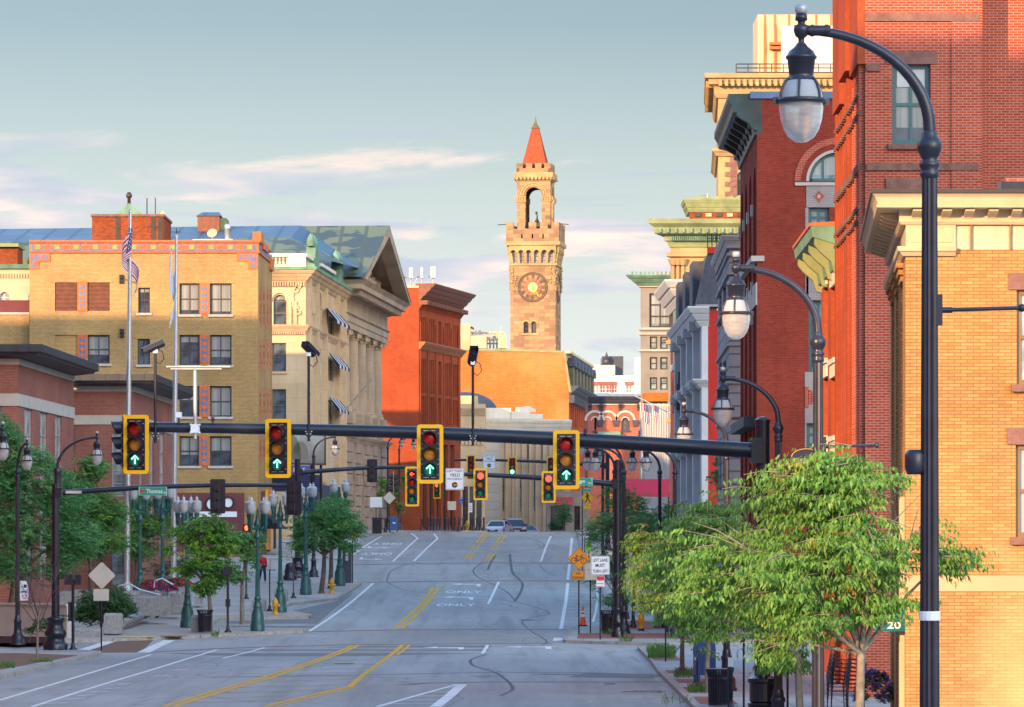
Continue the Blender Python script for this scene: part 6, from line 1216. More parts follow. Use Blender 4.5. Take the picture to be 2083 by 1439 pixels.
# ---- white ribbed wall with orange top, far right of the crest
b = bld('white_ribbed_building', 'low building with white ribbed wall under an orange parapet', 'building', 12, 318)
F1 = Face((1312, 312), (1362, 312)); Z = lambda y: F1.z(1312, y); wall(b, F1, 0, F1.L, 3, Z(822), [], 'white_paint'); mb = MB()
for i in range(10): mb.fbox(F1, F1.L*(i+.1)/10, F1.L*(i+.5)/10, 3, Z(826), 0, .1)
mb.build('rib', M['white_paint'], b); mb = MB(); mb.fbox(F1, 0, F1.L, Z(815), Z(797), -6, -2); mb.build('orange_parapet', M['painted_orange'], b); mass(b, [F1.A.xy, F1.B.xy, (F1.B.x, 325), (F1.A.x, 325)], 3, Z(822), 'white_paint', (0,))
# ---- far red brick arcaded block and apartments behind
b = bld('arcaded_brick_block', 'far red brick block with white trimmed arches under a dark cornice', 'building', 12, 388)
F1 = Face((1196, 380), (1306, 380)); F2 = Face((1306, 380), (1314, 395)); Z = lambda y: F1.z(1196, y); zt = Z(815); ar = [F1.op(1209, 846, 1213, 876, 'a'), F1.op(1264, 846, 1281, 876, 'a')]
wall(b, F1, 0, F1.L, 3, zt, ar, 'red_brick'); windows(b, F1, ar, style=(1, 2), frame='slate', pane='pane_dark', t=.15, sill='slate'); mb = MB()
for cx_ in (1210, 1236, 1272): mb.ring(F1, F1.u(cx_), Z(856), .78, 1.0, 0, .12, 16, 0, pi); mb.ring(F1, F1.u(cx_), Z(856), .3, .42, 0, .05, 12, 0, pi)
mb.fbox(F1, 0, F1.L, Z(824), Z(822), 0, .1); mb.build('arch_trim', M['cast_stone'], b)
for cx_ in (1222, 1252, 1292): mb = MB(); mb.prism(F1, [(F1.u(cx_)-.35, Z(855)), (F1.u(cx_)+.35, Z(855)), (F1.u(cx_)+.2, Z(867)), (F1.u(cx_)-.2, Z(867))], 0, .25); mb.build('corbel', M['slate'], b)
cornice(b, [F1.A.xy, F1.B.xy, F2.B.xy], prof(zt-.3, .7, .6, 2), 'slate'); [bracket_row(b, F1, [F1.u(x)], zt-1.0, zt-.3, .4, .35, 'slate') for x in (1200, 1224, 1262, 1300)]
mass(b, [F1.A.xy, F1.B.xy, F2.B.xy, (F1.A.x, 395)], 3, zt, 'red_brick', (0,)); mb = MB(); mb.fbox(F1, F1.u(1215), F1.u(1262), Z(892), Z(879), 0, .9); mb.build('canopy', M['verdigris'], b)
b = bld('white_apartment_block', 'white apartment block with red curtained windows far behind the brick arcade', 'building', 22, 486)
F1 = Face((1190, 480), (1320, 480)); Z = lambda y: F1.z(1190, y); zt = Z(764); o = [F1.op(x, 784, x+12, 800) for x in (1206, 1220, 1233, 1244, 1274)]; wall(b, F1, 0, F1.L, 3, zt, o, 'white_paint'); windows(b, F1, o, style=(2, 2), frame='white_frame', pane='pane_pale', t=.1); mb = MB()
for x in (1221, 1234, 1245): a, c, d, e, _ = F1.op(x, 785, x+9, 799); mb.fbox(F1, a, d, c, e, -.19, -.18)
mb.build('red_curtain', M['sign_red'], b); mb = MB()
for x0, x1 in ((1206, 1256), (1271, 1290)): mb.fbox(F1, F1.u(x0), F1.u(x1), Z(784), Z(777), 0, .03)
mb.build('brick_panel', M['pavilion_brick'], b); mb = MB(); mb.fbox(F1, F1.u(1290), F1.u(1320), zt, Z(727), -4, 0); mb.build('stair_tower', M['white_paint'], b); mass(b, [F1.A.xy, F1.B.xy, (F1.B.x, 492), (F1.A.x, 492)], 3, zt, 'white_paint', (0,))
b = bld('blue_roof_tower', 'dark blue clad rooftop block with a louvred cupola, farthest right of the tower', 'building', 13, 560)
F1 = Face((1225, 560), (1268, 560)); Z = lambda y: F1.z(1225, y); wall(b, F1, 0, F1.L, 3, Z(725), [], 'slate'); mass(b, [F1.A.xy, F1.B.xy, (F1.B.x, 570), (F1.A.x, 570)], 3, Z(725), 'copper_blue', (0,)); mb = MB(); mb.fbox(F1, -1.4, F1.L*.6, Z(764), Z(744), 0, 1.5)
for i in range(4): mb.fbox(F1, -1.3, F1.L*.58, Z(760-5*i)-.1, Z(760-5*i), 1.5, 1.6)
mb.build('louvred_box', M['white_paint'], b); mb = MB(); mb.lathe([(.7, 0), (.8, .2), (.4, .4), (.35, .8), (.5, .95), (.2, 1.35), (.04, 1.9)], F1.pt(.6, Z(744), .8), 8, False); mb.build('cupola', M['dark_frame'], b)
# ---- crimson canopy and low shops beyond the crest
t = thing('crimson_canopy', 'wide crimson canopy over the far sidewalk beyond the lamps', 'canopy', (11, 300, g(300)+3)); Fc = Face((1262, 300), (1362, 300)); mb = MB(); z1, z0_ = Fc.z(1262, 975), Fc.z(1262, 1011); mb.add([Fc.pt(u, z, w) for u in (0, Fc.L) for z, w in ((z1, 0), (z0_+.3, 1.0), (z0_, 1.0), (z0_, 0))], [(0, 4, 5, 1), (1, 5, 6, 2), (0, 1, 2, 3), (4, 7, 6, 5), (2, 6, 7, 3)]); mb.build('canopy', M['crimson'], t); mb = MB()
for u in (.1, Fc.L-.1): mb.tube([Fc.pt(u, g(300), .6), Fc.pt(u, z0_, .6)], .06, 6)
mb.build('post', M['dark_frame'], t)
b = bld('brown_shop_row', 'low brown shop row with a dark doorway behind the far corner tree', 'shop', 6, 372)
F1 = Face((1112, 362), (1200, 362)); Z = lambda y: F1.z(1112, y); o = [F1.op(1120, 1030, 1150, 1080), F1.op(1168, 1030, 1180, 1082)]; wall(b, F1, 0, F1.L, 3, Z(1000), o, 'rusticated'); windows(b, F1, o, style=(2, 2), pane='pane_dark', name='shop_window'); mass(b, [F1.A.xy, F1.B.xy, (F1.B.x, 372), (F1.A.x, 372)], 3, Z(1000), 'rusticated', (0,)); mb = MB(); mb.add([F1.pt(F1.u(1130), Z(1012), 0), F1.pt(F1.u(1165), Z(1012), 0), F1.pt(F1.u(1165), Z(1028), 1.2), F1.pt(F1.u(1130), Z(1028), 1.2)], [(0, 1, 2, 3)]); mb.build('shop_awning', M['sign_red'], b)
# ---- added unseen blocks behind and beside the camera, sized to shade the street
for lab, x0, x1, y0, y1, hh in SHADERS:
    b = bld('shade_block', lab, 'building', (x0+x1)/2, (y0+y1)/2); zg = g(y0)-1; q = [(x0, y0), (x1, y0), (x1, y1), (x0, y1)]; mass(b, q, zg, hh, 'red_brick'); mb = MB(); sweep(mb, q+[q[0]], prof(hh-.5, .6, .5, 2)); mb.build('cornice', M['brownstone'], b)
# ================================================================== STREET FURNITURE
def arc_pts(c, r0, r1, a0, a1, n, ux, uz=Vector((0, 0, 1))): return [c+ux*r0*cos(a0+(a1-a0)*i/n)+uz*r1*sin(a0+(a1-a0)*i/n) for i in range(n+1)]
LX = Vector((-1, 0, 0))
def luminaire(t, p):
    """acorn luminaire hanging under the arm end p"""
    mb = MB(); mb.lathe([(.0, .16), (.055, .16), (.06, .1), (.035, .09), (.035, .06), (.07, .05), (.075, 0), (.06, -.05), (.03, -.075), (.028, -.11), (.055, -.14), (.06, -.15), (.12, -.2), (.14, -.24), (.15, -.245), (.15, -.27), (.135, -.28), (.12, -.42), (.115, -.43), (.13, -.46), (.15, -.485)], p, 18); mb.build('housing', M['black_iron'], t)
    mb = MB(); mb.lathe([(.0, .25), (.05, .25), (.06, .22), (.06, .18), (.045, .165)], p, 10); mb.build('photocell', M['galvanised'], t)
    cg = MB(); 
    for k in range(6):
        a = 2*pi*k/6+.35; cg.tube([p+Vector((r*cos(a), r*sin(a), z)) for r, z in ((.14, -.46), (.185, -.52), (.215, -.6), (.225, -.68))], .012, 6)
    cg.lathe([(.2, -.70), (.245, -.70), (.25, -.68), (.245, -.66), (.2, -.66)], p, 24)
    for a in (0.2, pi+.1): cg.box(p+Vector((.25*cos(a), .25*sin(a), -.68)), (.05, .04, .07), a)
    cg.build('cage_ring', M['black_iron'], t)
    mb = MB(); mb.lathe([(.12, -.46), (.16, -.5), (.2, -.6), (.212, -.67)], p, 24); mb.build('dome_glass', M['frosted_globe'], t)
    mb = MB(); mb.lathe([(.212, -.70), (.213, -.76), (.2, -.86), (.17, -.96), (.125, -1.03), (.06, -1.075), (0, -1.085)], p, 28); mb.build('globe', M['lamp_glass'], t)
def lamp_arm(mb, knob, reach=1.22, rise=1.07):
    c = knob+LX*reach; pts = [knob+Vector((0, 0, .0)), knob+Vector((0, 0, .12))]+[c-LX*reach*cos(pi/2*i/14)+Vector((0, 0, .12+(rise-.12)*sin(pi/2*i/14))) for i in range(1, 13)]
    end = knob+LX*(reach+.02)+Vector((0, 0, rise)); pts += [end-LX*.12, end]; n = len(pts)
    mb.tube(pts, [.062-.02*i/n for i in range(n)], 12); mb.tube([end-LX*.28, end-LX*.07], .052, 10); mb.tube([end-LX*.26, end-LX*.23], .06, 10); mb.tube([end-LX*.12, end-LX*.09], .06, 10); return end
def fluted(mb, r0, r1, z0, z1, n=12, c=(0, 0)):
    k = n*2; vs = []
    for r, z in ((r0, z0), (r1, z1)):
        for j in range(k): rr = r*(1.0 if j % 2 else .86); vs.append((c[0]+rr*cos(2*pi*j/k), c[1]+rr*sin(2*pi*j/k), z))
    mb.add(vs, [(j, (j+1) % k, (j+1) % k+k, j+k) for j in range(k)])
def make_lamp(label, base='stepped', banner=False, low_arm=True):
    t = thing('street_lamp', label, 'street lamp', (0, 0, 0), 0, 'arched street lamps along the pavements')
    mb = MB(); mb.lathe([(.31, 0), (.31, .08), (.27, .1), (.26, .34), (.22, .4), (.17, .46), (.15, .62), (.14, .9), (.165, .92), (.165, 1.0), (.13, 1.03), (.12, 1.15), (.105, 1.2)], (0, 0, 0), 16); mb.build('base', M['black_iron'], t)
    mb = MB(); fluted(mb, .1, .075, 1.15, 6.82); mb.build('pole', M['black_iron'], t)
    mb = MB(); mb.lathe([(.075, 6.72), (.092, 6.74), (.092, 6.78), (.08, 6.8), (.1, 6.84), (.1, 6.87), (.07, 6.9), (.095, 6.94), (.12, 7.0), (.12, 7.05), (.1, 7.1), (.07, 7.13), (.075, 7.16), (.06, 7.18)], (0, 0, 0), 16); mb.build('collar', M['black_iron'], t)
    mb = MB(); e = lamp_arm(mb, Vector((0, 0, 7.08))); mb.build('arm', M['black_iron'], t); luminaire(t, e)
    if banner:
        for z in banner:
            mb = MB(); mb.bx(.06, .12, -.05, .05, z-.13, z+.13); mb.tube([(.1, 0, z), (.92, 0, z+.02)], .022, 8); mb.tube([(.1, 0, z), (.24, 0, z)], .032, 8); mb.lathe([(.0, -.04), (.04, -.03), (.04, .03), (0, .04)], (.93, 0, z+.02), 8); mb.build('banner_arm', M['black_iron'], t)
    return t
LG = 'arched street lamps along the pavements'
lp = make_lamp('tallest nearest black arched street lamp, in front of the buff brick building'); lp.location = base(1891, 38)
for z, xx in ((5.45, 1),):
    mb = MB(); mb.bx(.06, .12, -.05, .05, z-.15, z+.15); mb.tube([(.1, 0, z), (.88, 0, z+.02)], .02, 8); mb.tube([(.1, 0, z), (.22, 0, z)], .03, 8); mb.lathe([(.0, -.04), (.035, -.03), (.035, .03), (0, .04)], (.89, 0, z+.02), 8); bo = mb.mesh('banner_arm', M['black_iron'])
def lamp_copy(px, d, rz, label, up=0.13, src=None):
    return clone(src or LPROTO, base(px, d, up), rz, label, LG)
LPROTO = lp
lamps = [lamp_copy(*a) for a in (
    (1664, 59.5, 0, 'second black arched street lamp from the front, before the low green bracketed building'),
    (1583, 88, 0, 'black arched street lamp beside the capped traffic mast post'),
    (1478, 114.5, 0, 'black arched street lamp whose globe hangs just above the big mast arm'),
    (1269, 172, 0, 'black arched street lamp behind the litter bin and lane sign, base on the brick corner'),
    (1250, 181, 0, 'black arched street lamp close behind the George street sign'),
    (1264, 205, .15, 'black arched street lamp just beyond the corner with the cone'),
    (1342, 178, 0, 'black arched street lamp in front of the crimson canopy'),
    (1373, 168, 0, 'black arched street lamp between the crimson canopy and the white front'),
    (1330, 330, 0, 'small far arched lamp in front of the brick arcade'),
    (1372, 400, 0, 'tiny farthest arched lamp beside the white ribbed wall'),
    (1226, 232, 0, 'black arched street lamp half hidden behind the fourth hanging signal'),
    (36, 160, 2.0, 'dark arched street lamp carrying the bus stop sign'),
    (-68, 135, pi, 'arched street lamp whose pole stands outside the picture, only its globe in view'),
    (638, 229, pi, 'black arched lamp in front of the grey green billboard'),
    (667, 330, pi-.5, 'slim arched lamp by the bank doorway, nearest the billboard'),
    (691, 323, 2.0, 'slim arched lamp in front of the middle of the rusticated bank base'),
    (716, 336, pi-.7, 'slim arched lamp by the far columns of the bank'),
    (789, 335, pi-.3, 'slim arched lamp against the red brick side wall'),
    (812, 342, pi, 'slim arched lamp at the corner of the orange red brick block'))]
for o in [lp]+lamps[:3]:
    ob = link('banner_arm', bo, o); ob.location = (0, 0, -.0)
mb = MB(); mb.lathe([(.0, -.12), (.08, -.12), (.1, -.06), (.1, .07), (.07, .12), (0, .12)], (-.14, 0, 3.98), 10); mb.tube([(-.14, 0, 3.98), (0, 0, 3.98)], .05, 8); link('receptacle', mb.mesh('receptacle', M['black_iron']), lp)
mb = MB(); mb.lathe([(.1, 2.45), (.103, 2.46), (.103, 2.53), (.1, 2.54)], (0, 0, 0), 16, False); link('tape_band', mb.mesh('tape_band', M['sign_white']), lp)

# ---- signal heads
def head(label, kinds, lit, pos, rz=0, back='signal_yellow', group='traffic signals facing up the street', aim=None, tall=None, hand=None):
    """kinds: string of R/Y/G top to bottom; lit: {index: 'ball'|'up'|'left'}"""
    t = thing('traffic_signal', label, 'traffic light', (0, 0, 0), rz, group); n = len(kinds); s = .352; H = n*s+.29; W_ = .60
    mb = MB(); o, i = rrect(W_, H, .07), rrect(W_-.17, H-.17, .012); vs = [XZ.pt(x, z, w) for w in (.012, -.012) for x, z in o+i]; k = len(o)
    for j in range(k):
        m = (j+1) % k; mb.add([vs[j], vs[m], vs[k+m], vs[k+j]], [(0, 1, 2, 3)]); mb.add([vs[2*k+j], vs[2*k+m], vs[3*k+m], vs[3*k+j]], [(3, 2, 1, 0)], False, 1); mb.add([vs[j], vs[m], vs[2*k+m], vs[2*k+j]], [(3, 2, 1, 0)])
    mb.build('backplate', [M[back], M['signal_black']], t)
    mb = MB(); mb.prism(XZ, rrect(W_-.168, H-.168, .012), -.008, .006); mb.build('backing', M['signal_black'], t)
    mb = MB()
    for q in range(n): zc = (n/2-q-.5)*s; mb.prism(XZ, rrect(.345, .345, .05, 0, zc), -.2, .05); mb.tube([(0, .2, zc), (0, .245, zc)], .13, 12)
    for q in range(n+1): zc = (n/2-q)*s; mb.box((0, .1, zc), (.12, .2, .05))
    mb.box((-.06, .26, 0), (.035, .04, H*.9), 0, 1); mb.build('housing', [M['signal_black'], M['dark_bronze']], t)
    for q, ch in enumerate(kinds):
        zc = (n/2-q-.5)*s; c = 'lens_'+{'R': 'red', 'Y': 'amber', 'G': 'green'}[ch]; L = lit.get(q); m = M[c]
        if L == 'ball': m = M['glow_red_core'] if ch == 'R' else M['glow_green']
        if L in ('up', 'left') and ch == 'G': m = M['lens_green_lit']
        mb = MB(); r = .145; vs = []; kk = 20
        for rr, yy in ((r, -.052), (r*.85, -.066), (r*.55, -.08), (r*.25, -.087), (.001, -.089)): vs += [(rr*cos(2*pi*j/kk), yy, zc+rr*sin(2*pi*j/kk)) for j in range(kk)]
        mb.add(vs, [(a*kk+j, a*kk+(j+1) % kk, (a+1)*kk+(j+1) % kk, (a+1)*kk+j) for a in range(4) for j in range(kk)], True); ls = mb.build('lens', m, t)
        if L in ('up', 'left'):
            mb = MB(); w = .015; P_ = [((0, -.095), (0, .035)), ((-.085, .015), (.005, .098)), ((.085, .015), (-.005, .098))]
            if L == 'left': P_ = [((-x0[1] if False else -(x0[1]), x0[0]), (-(x1[1]), x1[0])) for x0, x1 in P_]
            for a, b_ in P_:
                a, b_ = Vector(a), Vector(b_); d_ = (b_-a).normalized(); p_ = Vector((-d_.y, d_.x))*w; mb.prism(XZ, [tuple(a-p_+Vector((0, zc))), tuple(b_-p_+Vector((0, zc))), tuple(b_+p_+Vector((0, zc))), tuple(a+p_+Vector((0, zc)))], .09, .1)
            mb.build('arrow', M['glow_red' if ch == 'R' else 'glow_green'], ls)
        mb = MB(); kk = 26; vs = []; a0, a1 = -radians(52), radians(232)
        for yy, rr, cut in ((-.045, .162, 0), (-.29, .158, 0)):
            vs += [(rr*cos(a0+(a1-a0)*j/kk), yy+(.13*(1-(sin(a0+(a1-a0)*j/kk)+.8)/1.8) if yy < -.1 else 0), zc+rr*sin(a0+(a1-a0)*j/kk)) for j in range(kk+1)]
        fs = [(j, j+1, kk+2+j, kk+1+j) for j in range(kk)]; mb.add(vs, fs, True)
        vi = [(x*.955, y, zc+(z-zc)*.955) for x, y, z in vs]; mb.add(vi, fs, True); m0 = kk+1; mb.add(vs[m0:]+vi[m0:], [(j, j+1, kk+2+j, kk+1+j) for j in range(kk)], True); mb.build('visor', M['signal_black'], t)
    mb = MB()
    for q in range(n):
        for sx in (-1, 1):
            for dz in (-.12, .12): mb.box((sx*.185, -.054, (n/2-q-.5)*s+dz), (.018, .02, .018))
    for z in (-H/2+.14, H/2-.14): mb.box((-.09, -.02, z), (.12, .01, .014)); mb.box((.07, -.02, z), (.1, .01, .014))
    mb.build('bolts', M['galvanised'], t); t.location = pos
    return t
def at(px, py, d): return P(px, py, d)
SG = 'traffic signals on the big mast arm'
head('yellow bordered signal with green arrow at the tip end of the big mast arm', 'RYG', {2: 'up'}, at(277, 904.5, 89.6), -.22, group=SG)
head('yellow bordered green arrow signal in front of the billboard', 'RYG', {2: 'up'}, at(566, 912.5, 89.6), -.2, group=SG)
head('yellow bordered green arrow signal overlapping the red left arrow signal', 'RYG', {2: 'up'}, at(875, 924, 89.6), -.02, group=SG)
head('yellow bordered green arrow signal nearest the capped mast post', 'RYG', {2: 'up'}, at(1152, 935.5, 89.6), .0, group=SG)
head('signal seen from the side, its three visors poking out behind the first signal', 'RYG', {}, at(251, 903, 90.4), -pi/2+.16, group=SG)
SB = 'traffic signals seen from behind on the Thomas street arm'
head('back of a black signal in the middle of the Thomas street arm', 'RYG', {}, at(443, 1010, 153.7), pi, 'signal_black', SB); head('back of a black signal at the free end of the Thomas street arm', 'RYG', {}, at(598, 1013, 153.7), pi-.1, 'signal_black', SB)
SC = 'traffic signals at the corner with the cone'
head('four lens signal with lit red left arrow', 'RRYG', {0: 'left'}, at(838.5, 990, 167.6), .05, group=SC)
head('signal with lit red ball beside the left turn yield sign', 'RYG', {0: 'ball'}, at(977.5, 985.5, 167.6), 0, group=SC)
head('signal with lit red ball partly behind the fourth green arrow signal', 'RYG', {0: 'ball'}, at(1116, 991, 167.6), 0, group=SC)
SD_ = 'traffic signals at the second crossing'
head('back of a stacked black signal on the arm before the bank', 'RYG', {}, at(757, 958, 228), pi, 'signal_black', SD_); head('sideways signal with a yellow edge left of the red left arrow', 'RYG', {}, at(800, 983, 227.8), -pi/2+.1, group=SD_)
head('signal half hidden behind the back of the Thomas street arm end signal', 'RYG', {}, at(590, 1026, 229), .1, group=SD_)
SE = 'traffic signals on the farther arm'
head('far signal above the white stone bank with a lit green ball', 'RYG', {2: 'ball'}, at(1042, 949.5, 264), 0, group=SE); head('far signal with an amber arrow behind the lit red one', 'RRYY', {}, at(958, 951, 264), 0, group=SE); head('far signal peeping out behind the fourth green arrow signal', 'RYG', {}, at(1121, 949, 264), 0, group=SE)
head('small far signal above the crimson canopy, all lenses dark', 'RYG', {}, at(1299, 965, 420), 0, group=SE); head('small far signal with lit red, beside the white front building', 'RYG', {0: 'ball'}, at(1353, 961, 420), 0, group=SE); head('small post mounted signal low beside the far bollards', 'RYG', {0: 'ball'}, at(889, 997, 305), -.3, group=SE)

# ---- mast arm posts
def mast(name, label, px, d, top, p_arm, tip, r0, r1, pr=.18, basekind='fluted', lamp=None, cap=True, pmat='black_steel', bs=1.0):
    b0 = base(px, d); t = thing(name, label, 'signal mast', b0); zt = PZ(top, d)-b0.z
    rel = lambda v: v-b0
    mb = MB(); c = b0
    if basekind == 'fluted':
        mb.lathe([(.56, 0), (.56, .12), (.5, .16), (.47, .3), (.36, .62), (.32, .72), (.34, .76), (.34, .8), (.25, .84)], c, 24, False); mb2 = MB(); fluted(mb2, .42, .31, .3, .72, 16); mb.v += []
        fluted(mb, .335, .30, .8, 1.25, 14, (c.x, c.y)) if False else None; mb.lathe([(.3, .84), (.3, 1.25), (.34, 1.28), (.34, 1.36), (.22, 1.42)], c, 20, False)
    else:
        mb.lathe([(r*bs, z) for r, z in ((.48, 0), (.48, .22), (.45, .26), (.36, .36), (.36, .5), (.42, .56), (.44, .66), (.34, .82), (.3, .9), (.3, 1.12), (.34, 1.16), (.34, 1.24), (.2, 1.3))], c, 18)
    mb.build('base', M[pmat], t)
    mb = MB(); mb.lathe([(pr, 1.2), (pr*.9, zt)], c, 16, False); mb.build('pole', M[pmat], t)
    if cap: mb = MB(); mb.lathe([(pr*.98, zt-.02), (pr*.98, zt+.04), (pr*.5, zt+.1), (0, zt+.12)], c, 16, False); mb.build('cap', M[pmat], t)
    s_, e_ = p_arm, tip; n = 12; pts = [s_+(e_-s_)*i/n+Vector((0, 0, .12*sin(pi*i/n))) for i in range(n+1)]
    mb = MB(); mb.tube(pts, [r0+(r1-r0)*i/n for i in range(n+1)], 18); mb.tube([e_, e_+(e_-s_).normalized()*.04], r1*1.08, 14); mb.build('arm', M[pmat], t)
    sx = 1 if e_.x > s_.x else -1; mb = MB(); mb.box((c.x+sx*pr*.55, c.y, s_.z), (pr*1.3, pr*2.3, r0*3.2)); mb.box((c.x+sx*(pr*1.3), c.y, s_.z), (.06, r0*3, r0*3.2))
    for dz in (-1, 1): mb.box((c.x+sx*(pr*1.3+.05), c.y-r0*1.2, s_.z+dz*r0*1.2), (.05, .05, .05))
    mb.build('arm_clamp', M[pmat], t); return t
mast('signal_mast', 'thick black mast post with flat cap and the long arm carrying four signals', 1551, 90, 858, at(1530, 917, 90), at(262, 869, 90), .182, .115, .185)
t = mast('signal_mast', 'black ornate mast post on the near corner with the Thomas street arm and lamp', 113, 154, 985, at(128, 1003, 154), at(596, 988, 154), .115, .07, .16, 'ornate', cap=False)
kz = PZ(958, 154); kn = Vector((PX(117, 154), 154, kz)); mb = MB(); p0 = Vector((kn.x, 154, PZ(990, 154)-.1)); mb.lathe([(.15, p0.z-kn.z), (.12, -.25), (.14, -.1), (.16, 0), (.13, .1), (.07, .14)], kn, 14); mb.build('collar', M['black_iron'], t)
sv = LX.copy(); LX = Vector((1, 0, 0)); mb = MB(); e = lamp_arm(mb, kn, 1.52, 1.3); mb.build('lamp_arm', M['black_iron'], t); luminaire(t, e); LX = sv
mb = MB(); mb.box(at(138+12, 1001.5, 153.9), (.62, .1, .11)); mb.build('faded_patch', M['sign_back'], t)
mast('signal_mast', 'black mast post before the billboard with an arm reaching toward the bank', 605, 228, 936, at(612, 962, 228), at(880, 951, 228), .14, .09, .18, 'ornate')
mast('signal_mast', 'dark mast post at the cone corner with the George street arm', 1256, 168, 940, at(1247, 985, 168), at(826, 964, 168), .13, .075, .16, 'ornate', bs=.55)
mast('signal_mast', 'farther mast post half hidden by lamps with the second yield sign', 1236, 266, 925, at(1232, 948, 266), at(925, 936, 266), .13, .08, .15, 'ornate', bs=.5)
mast('signal_mast', 'farthest thin mast post over the crimson canopy', 1334, 424, 945, at(1336, 956, 424), at(1290, 954, 424), .1, .08, .13, 'ornate')
mast('signal_mast', 'thin far mast post with an arm towards the white front building', 1280, 422, 950, at(1282, 957, 422), at(1368, 957, 422), .1, .08, .12, 'ornate')

# ---- things on the big arm
def camera_on_arm(label, px, yb, yt, d, yaw, pitch, ln=.5):
    t = thing('traffic_camera', label, 'camera', at(px, yb, d)); p, q = at(px, yb+18, d-.13), at(px, yt, d-.13); mb = MB(); mb.tube([p, q], .032, 8)
    mb.build('riser', M['black_steel'], t); mb = MB(); mb.box(at(px, yb+3, d-.16), (.14, .1, .14))
    for sx in (-1, 1):
        for sz in (-1, 0, 1): mb.box(at(px+sx*(4+abs(sz)*2), yb+3+sz*5, d-.22), (.025, .03, .025), 0, 1)
    mb.build('clamp', [M['black_steel'], M['galvanised']], t)
    R = Matrix.Rotation(yaw, 3, 'Z') @ Matrix.Rotation(pitch, 3, 'X'); mb = MB(); o = q+Vector((0, 0, .12))
    def bx(c, s):
        vs = [o+R @ Vector((c[0]+sx*s[0]/2, c[1]+sy*s[1]/2, c[2]+sz*s[2]/2)) for sz in (-1, 1) for sx, sy in ((-1, -1), (1, -1), (1, 1), (-1, 1))]; mb.add(vs, [(3, 2, 1, 0), (4, 5, 6, 7), (0, 1, 5, 4), (1, 2, 6, 5), (2, 3, 7, 6), (3, 0, 4, 7)])
    mb.tube([o+R @ Vector((0, -ln/2, 0)), o+R @ Vector((0, ln/2, 0))], .085, 14); bx((0, -.06, .085), (.19, ln+.12, .02)); bx((-.09, -.06, .04), (.012, ln+.1, .09)); bx((.09, -.06, .04), (.012, ln+.1, .09)); mb.build('camera_body', M['black_steel'], t)
    mb = MB(); mb.box(q+Vector((0, 0, .02)), (.1, .08, .1)); mb.build('mount', M['sign_white'], t)
    mb = MB(); mb.tube([o+Vector((.04, 0, -.05)), o+Vector((.16, 0, -.12)), o+Vector((.2, 0, -.28)), o+Vector((.1, 0, -.4)), o+Vector((.01, 0, -.33))], .012, 6); mb.build('cable', M['black_steel'], t); return t
camera_on_arm('black camera on a riser pole, in front of the yellow brick block, tilted down', 316, 884, 716, 90, -1.25, .42, .42); camera_on_arm('black camera on a riser pole in front of the pale bank annex', 628, 880, 722, 90, 2.6, .5, .42); camera_on_arm('black camera on a riser in front of the orange wall, cable looping', 962, 889, 740, 90, .25, -.9, .34)
t = thing('radio_antenna', 'flat white T shaped panel antenna standing on the big arm', 'antenna', at(397, 890, 90)); mb = MB(); mb.tube([at(397, 893, 89.87), at(397, 750, 89.87)], .045, 10); mb.build('riser', M['galvanised'], t); mb = MB(); a, c = at(340, 748, 90), at(470, 746, 90); mb.box((a+c)/2, (c.x-a.x, .5, .035)); mb.box((a+c)/2+Vector((-.05, -.1, -.05)), ((c.x-a.x)*.8, .25, .03)); mb.build('panel', M['galvanised'], t); mb = MB(); mb.box(at(397, 872, 89.84), (.2, .1, .2)); [mb.box(at(397+sx*9, 872+sz*8, 89.78), (.04, .04, .04)) for sx in (-1, 1) for sz in (-1, 1)]; mb.build('clamp', M['sign_white'], t)
t = thing('sensor_box', 'small white sensor box on a stalk on the big arm', 'sensor', at(364, 862, 90)); mb = MB(); mb.box(at(364, 844, 89.9), (.13, .13, .12)); mb.build('box', M['sign_white'], t); mb = MB(); mb.tube([at(364, 864, 89.9), at(364, 850, 89.9)], .02, 6); mb.build('stalk', M['black_steel'], t)
t = thing('sensor_box', 'small black sensor on the big arm right of the white antenna', 'sensor', at(433, 862, 90)); mb = MB(); mb.box(at(433, 853, 89.9), (.07, .1, .1)); mb.tube([at(433, 866, 89.9), at(433, 858, 89.9)], .02, 6); mb.lathe([(.0, -.03), (.03, -.02), (.03, .02), (0, .03)], at(433, 853, 89.84), 8); mb.build('sensor', M['black_steel'], t)
t = thing('sensor_box', 'tiny black camera at the root of the crimson lamp arm above the fourth signal', 'sensor', at(1190, 888, 90)); mb = MB(); mb.box(at(1190, 878, 89.9), (.07, .08, .12)); mb.tube([at(1190, 890, 89.9), at(1190, 880, 89.9)], .02, 6); mb.build('sensor', M['black_steel'], t); t['label'] = 'tiny black sensor on the big arm just right of the fourth signal'

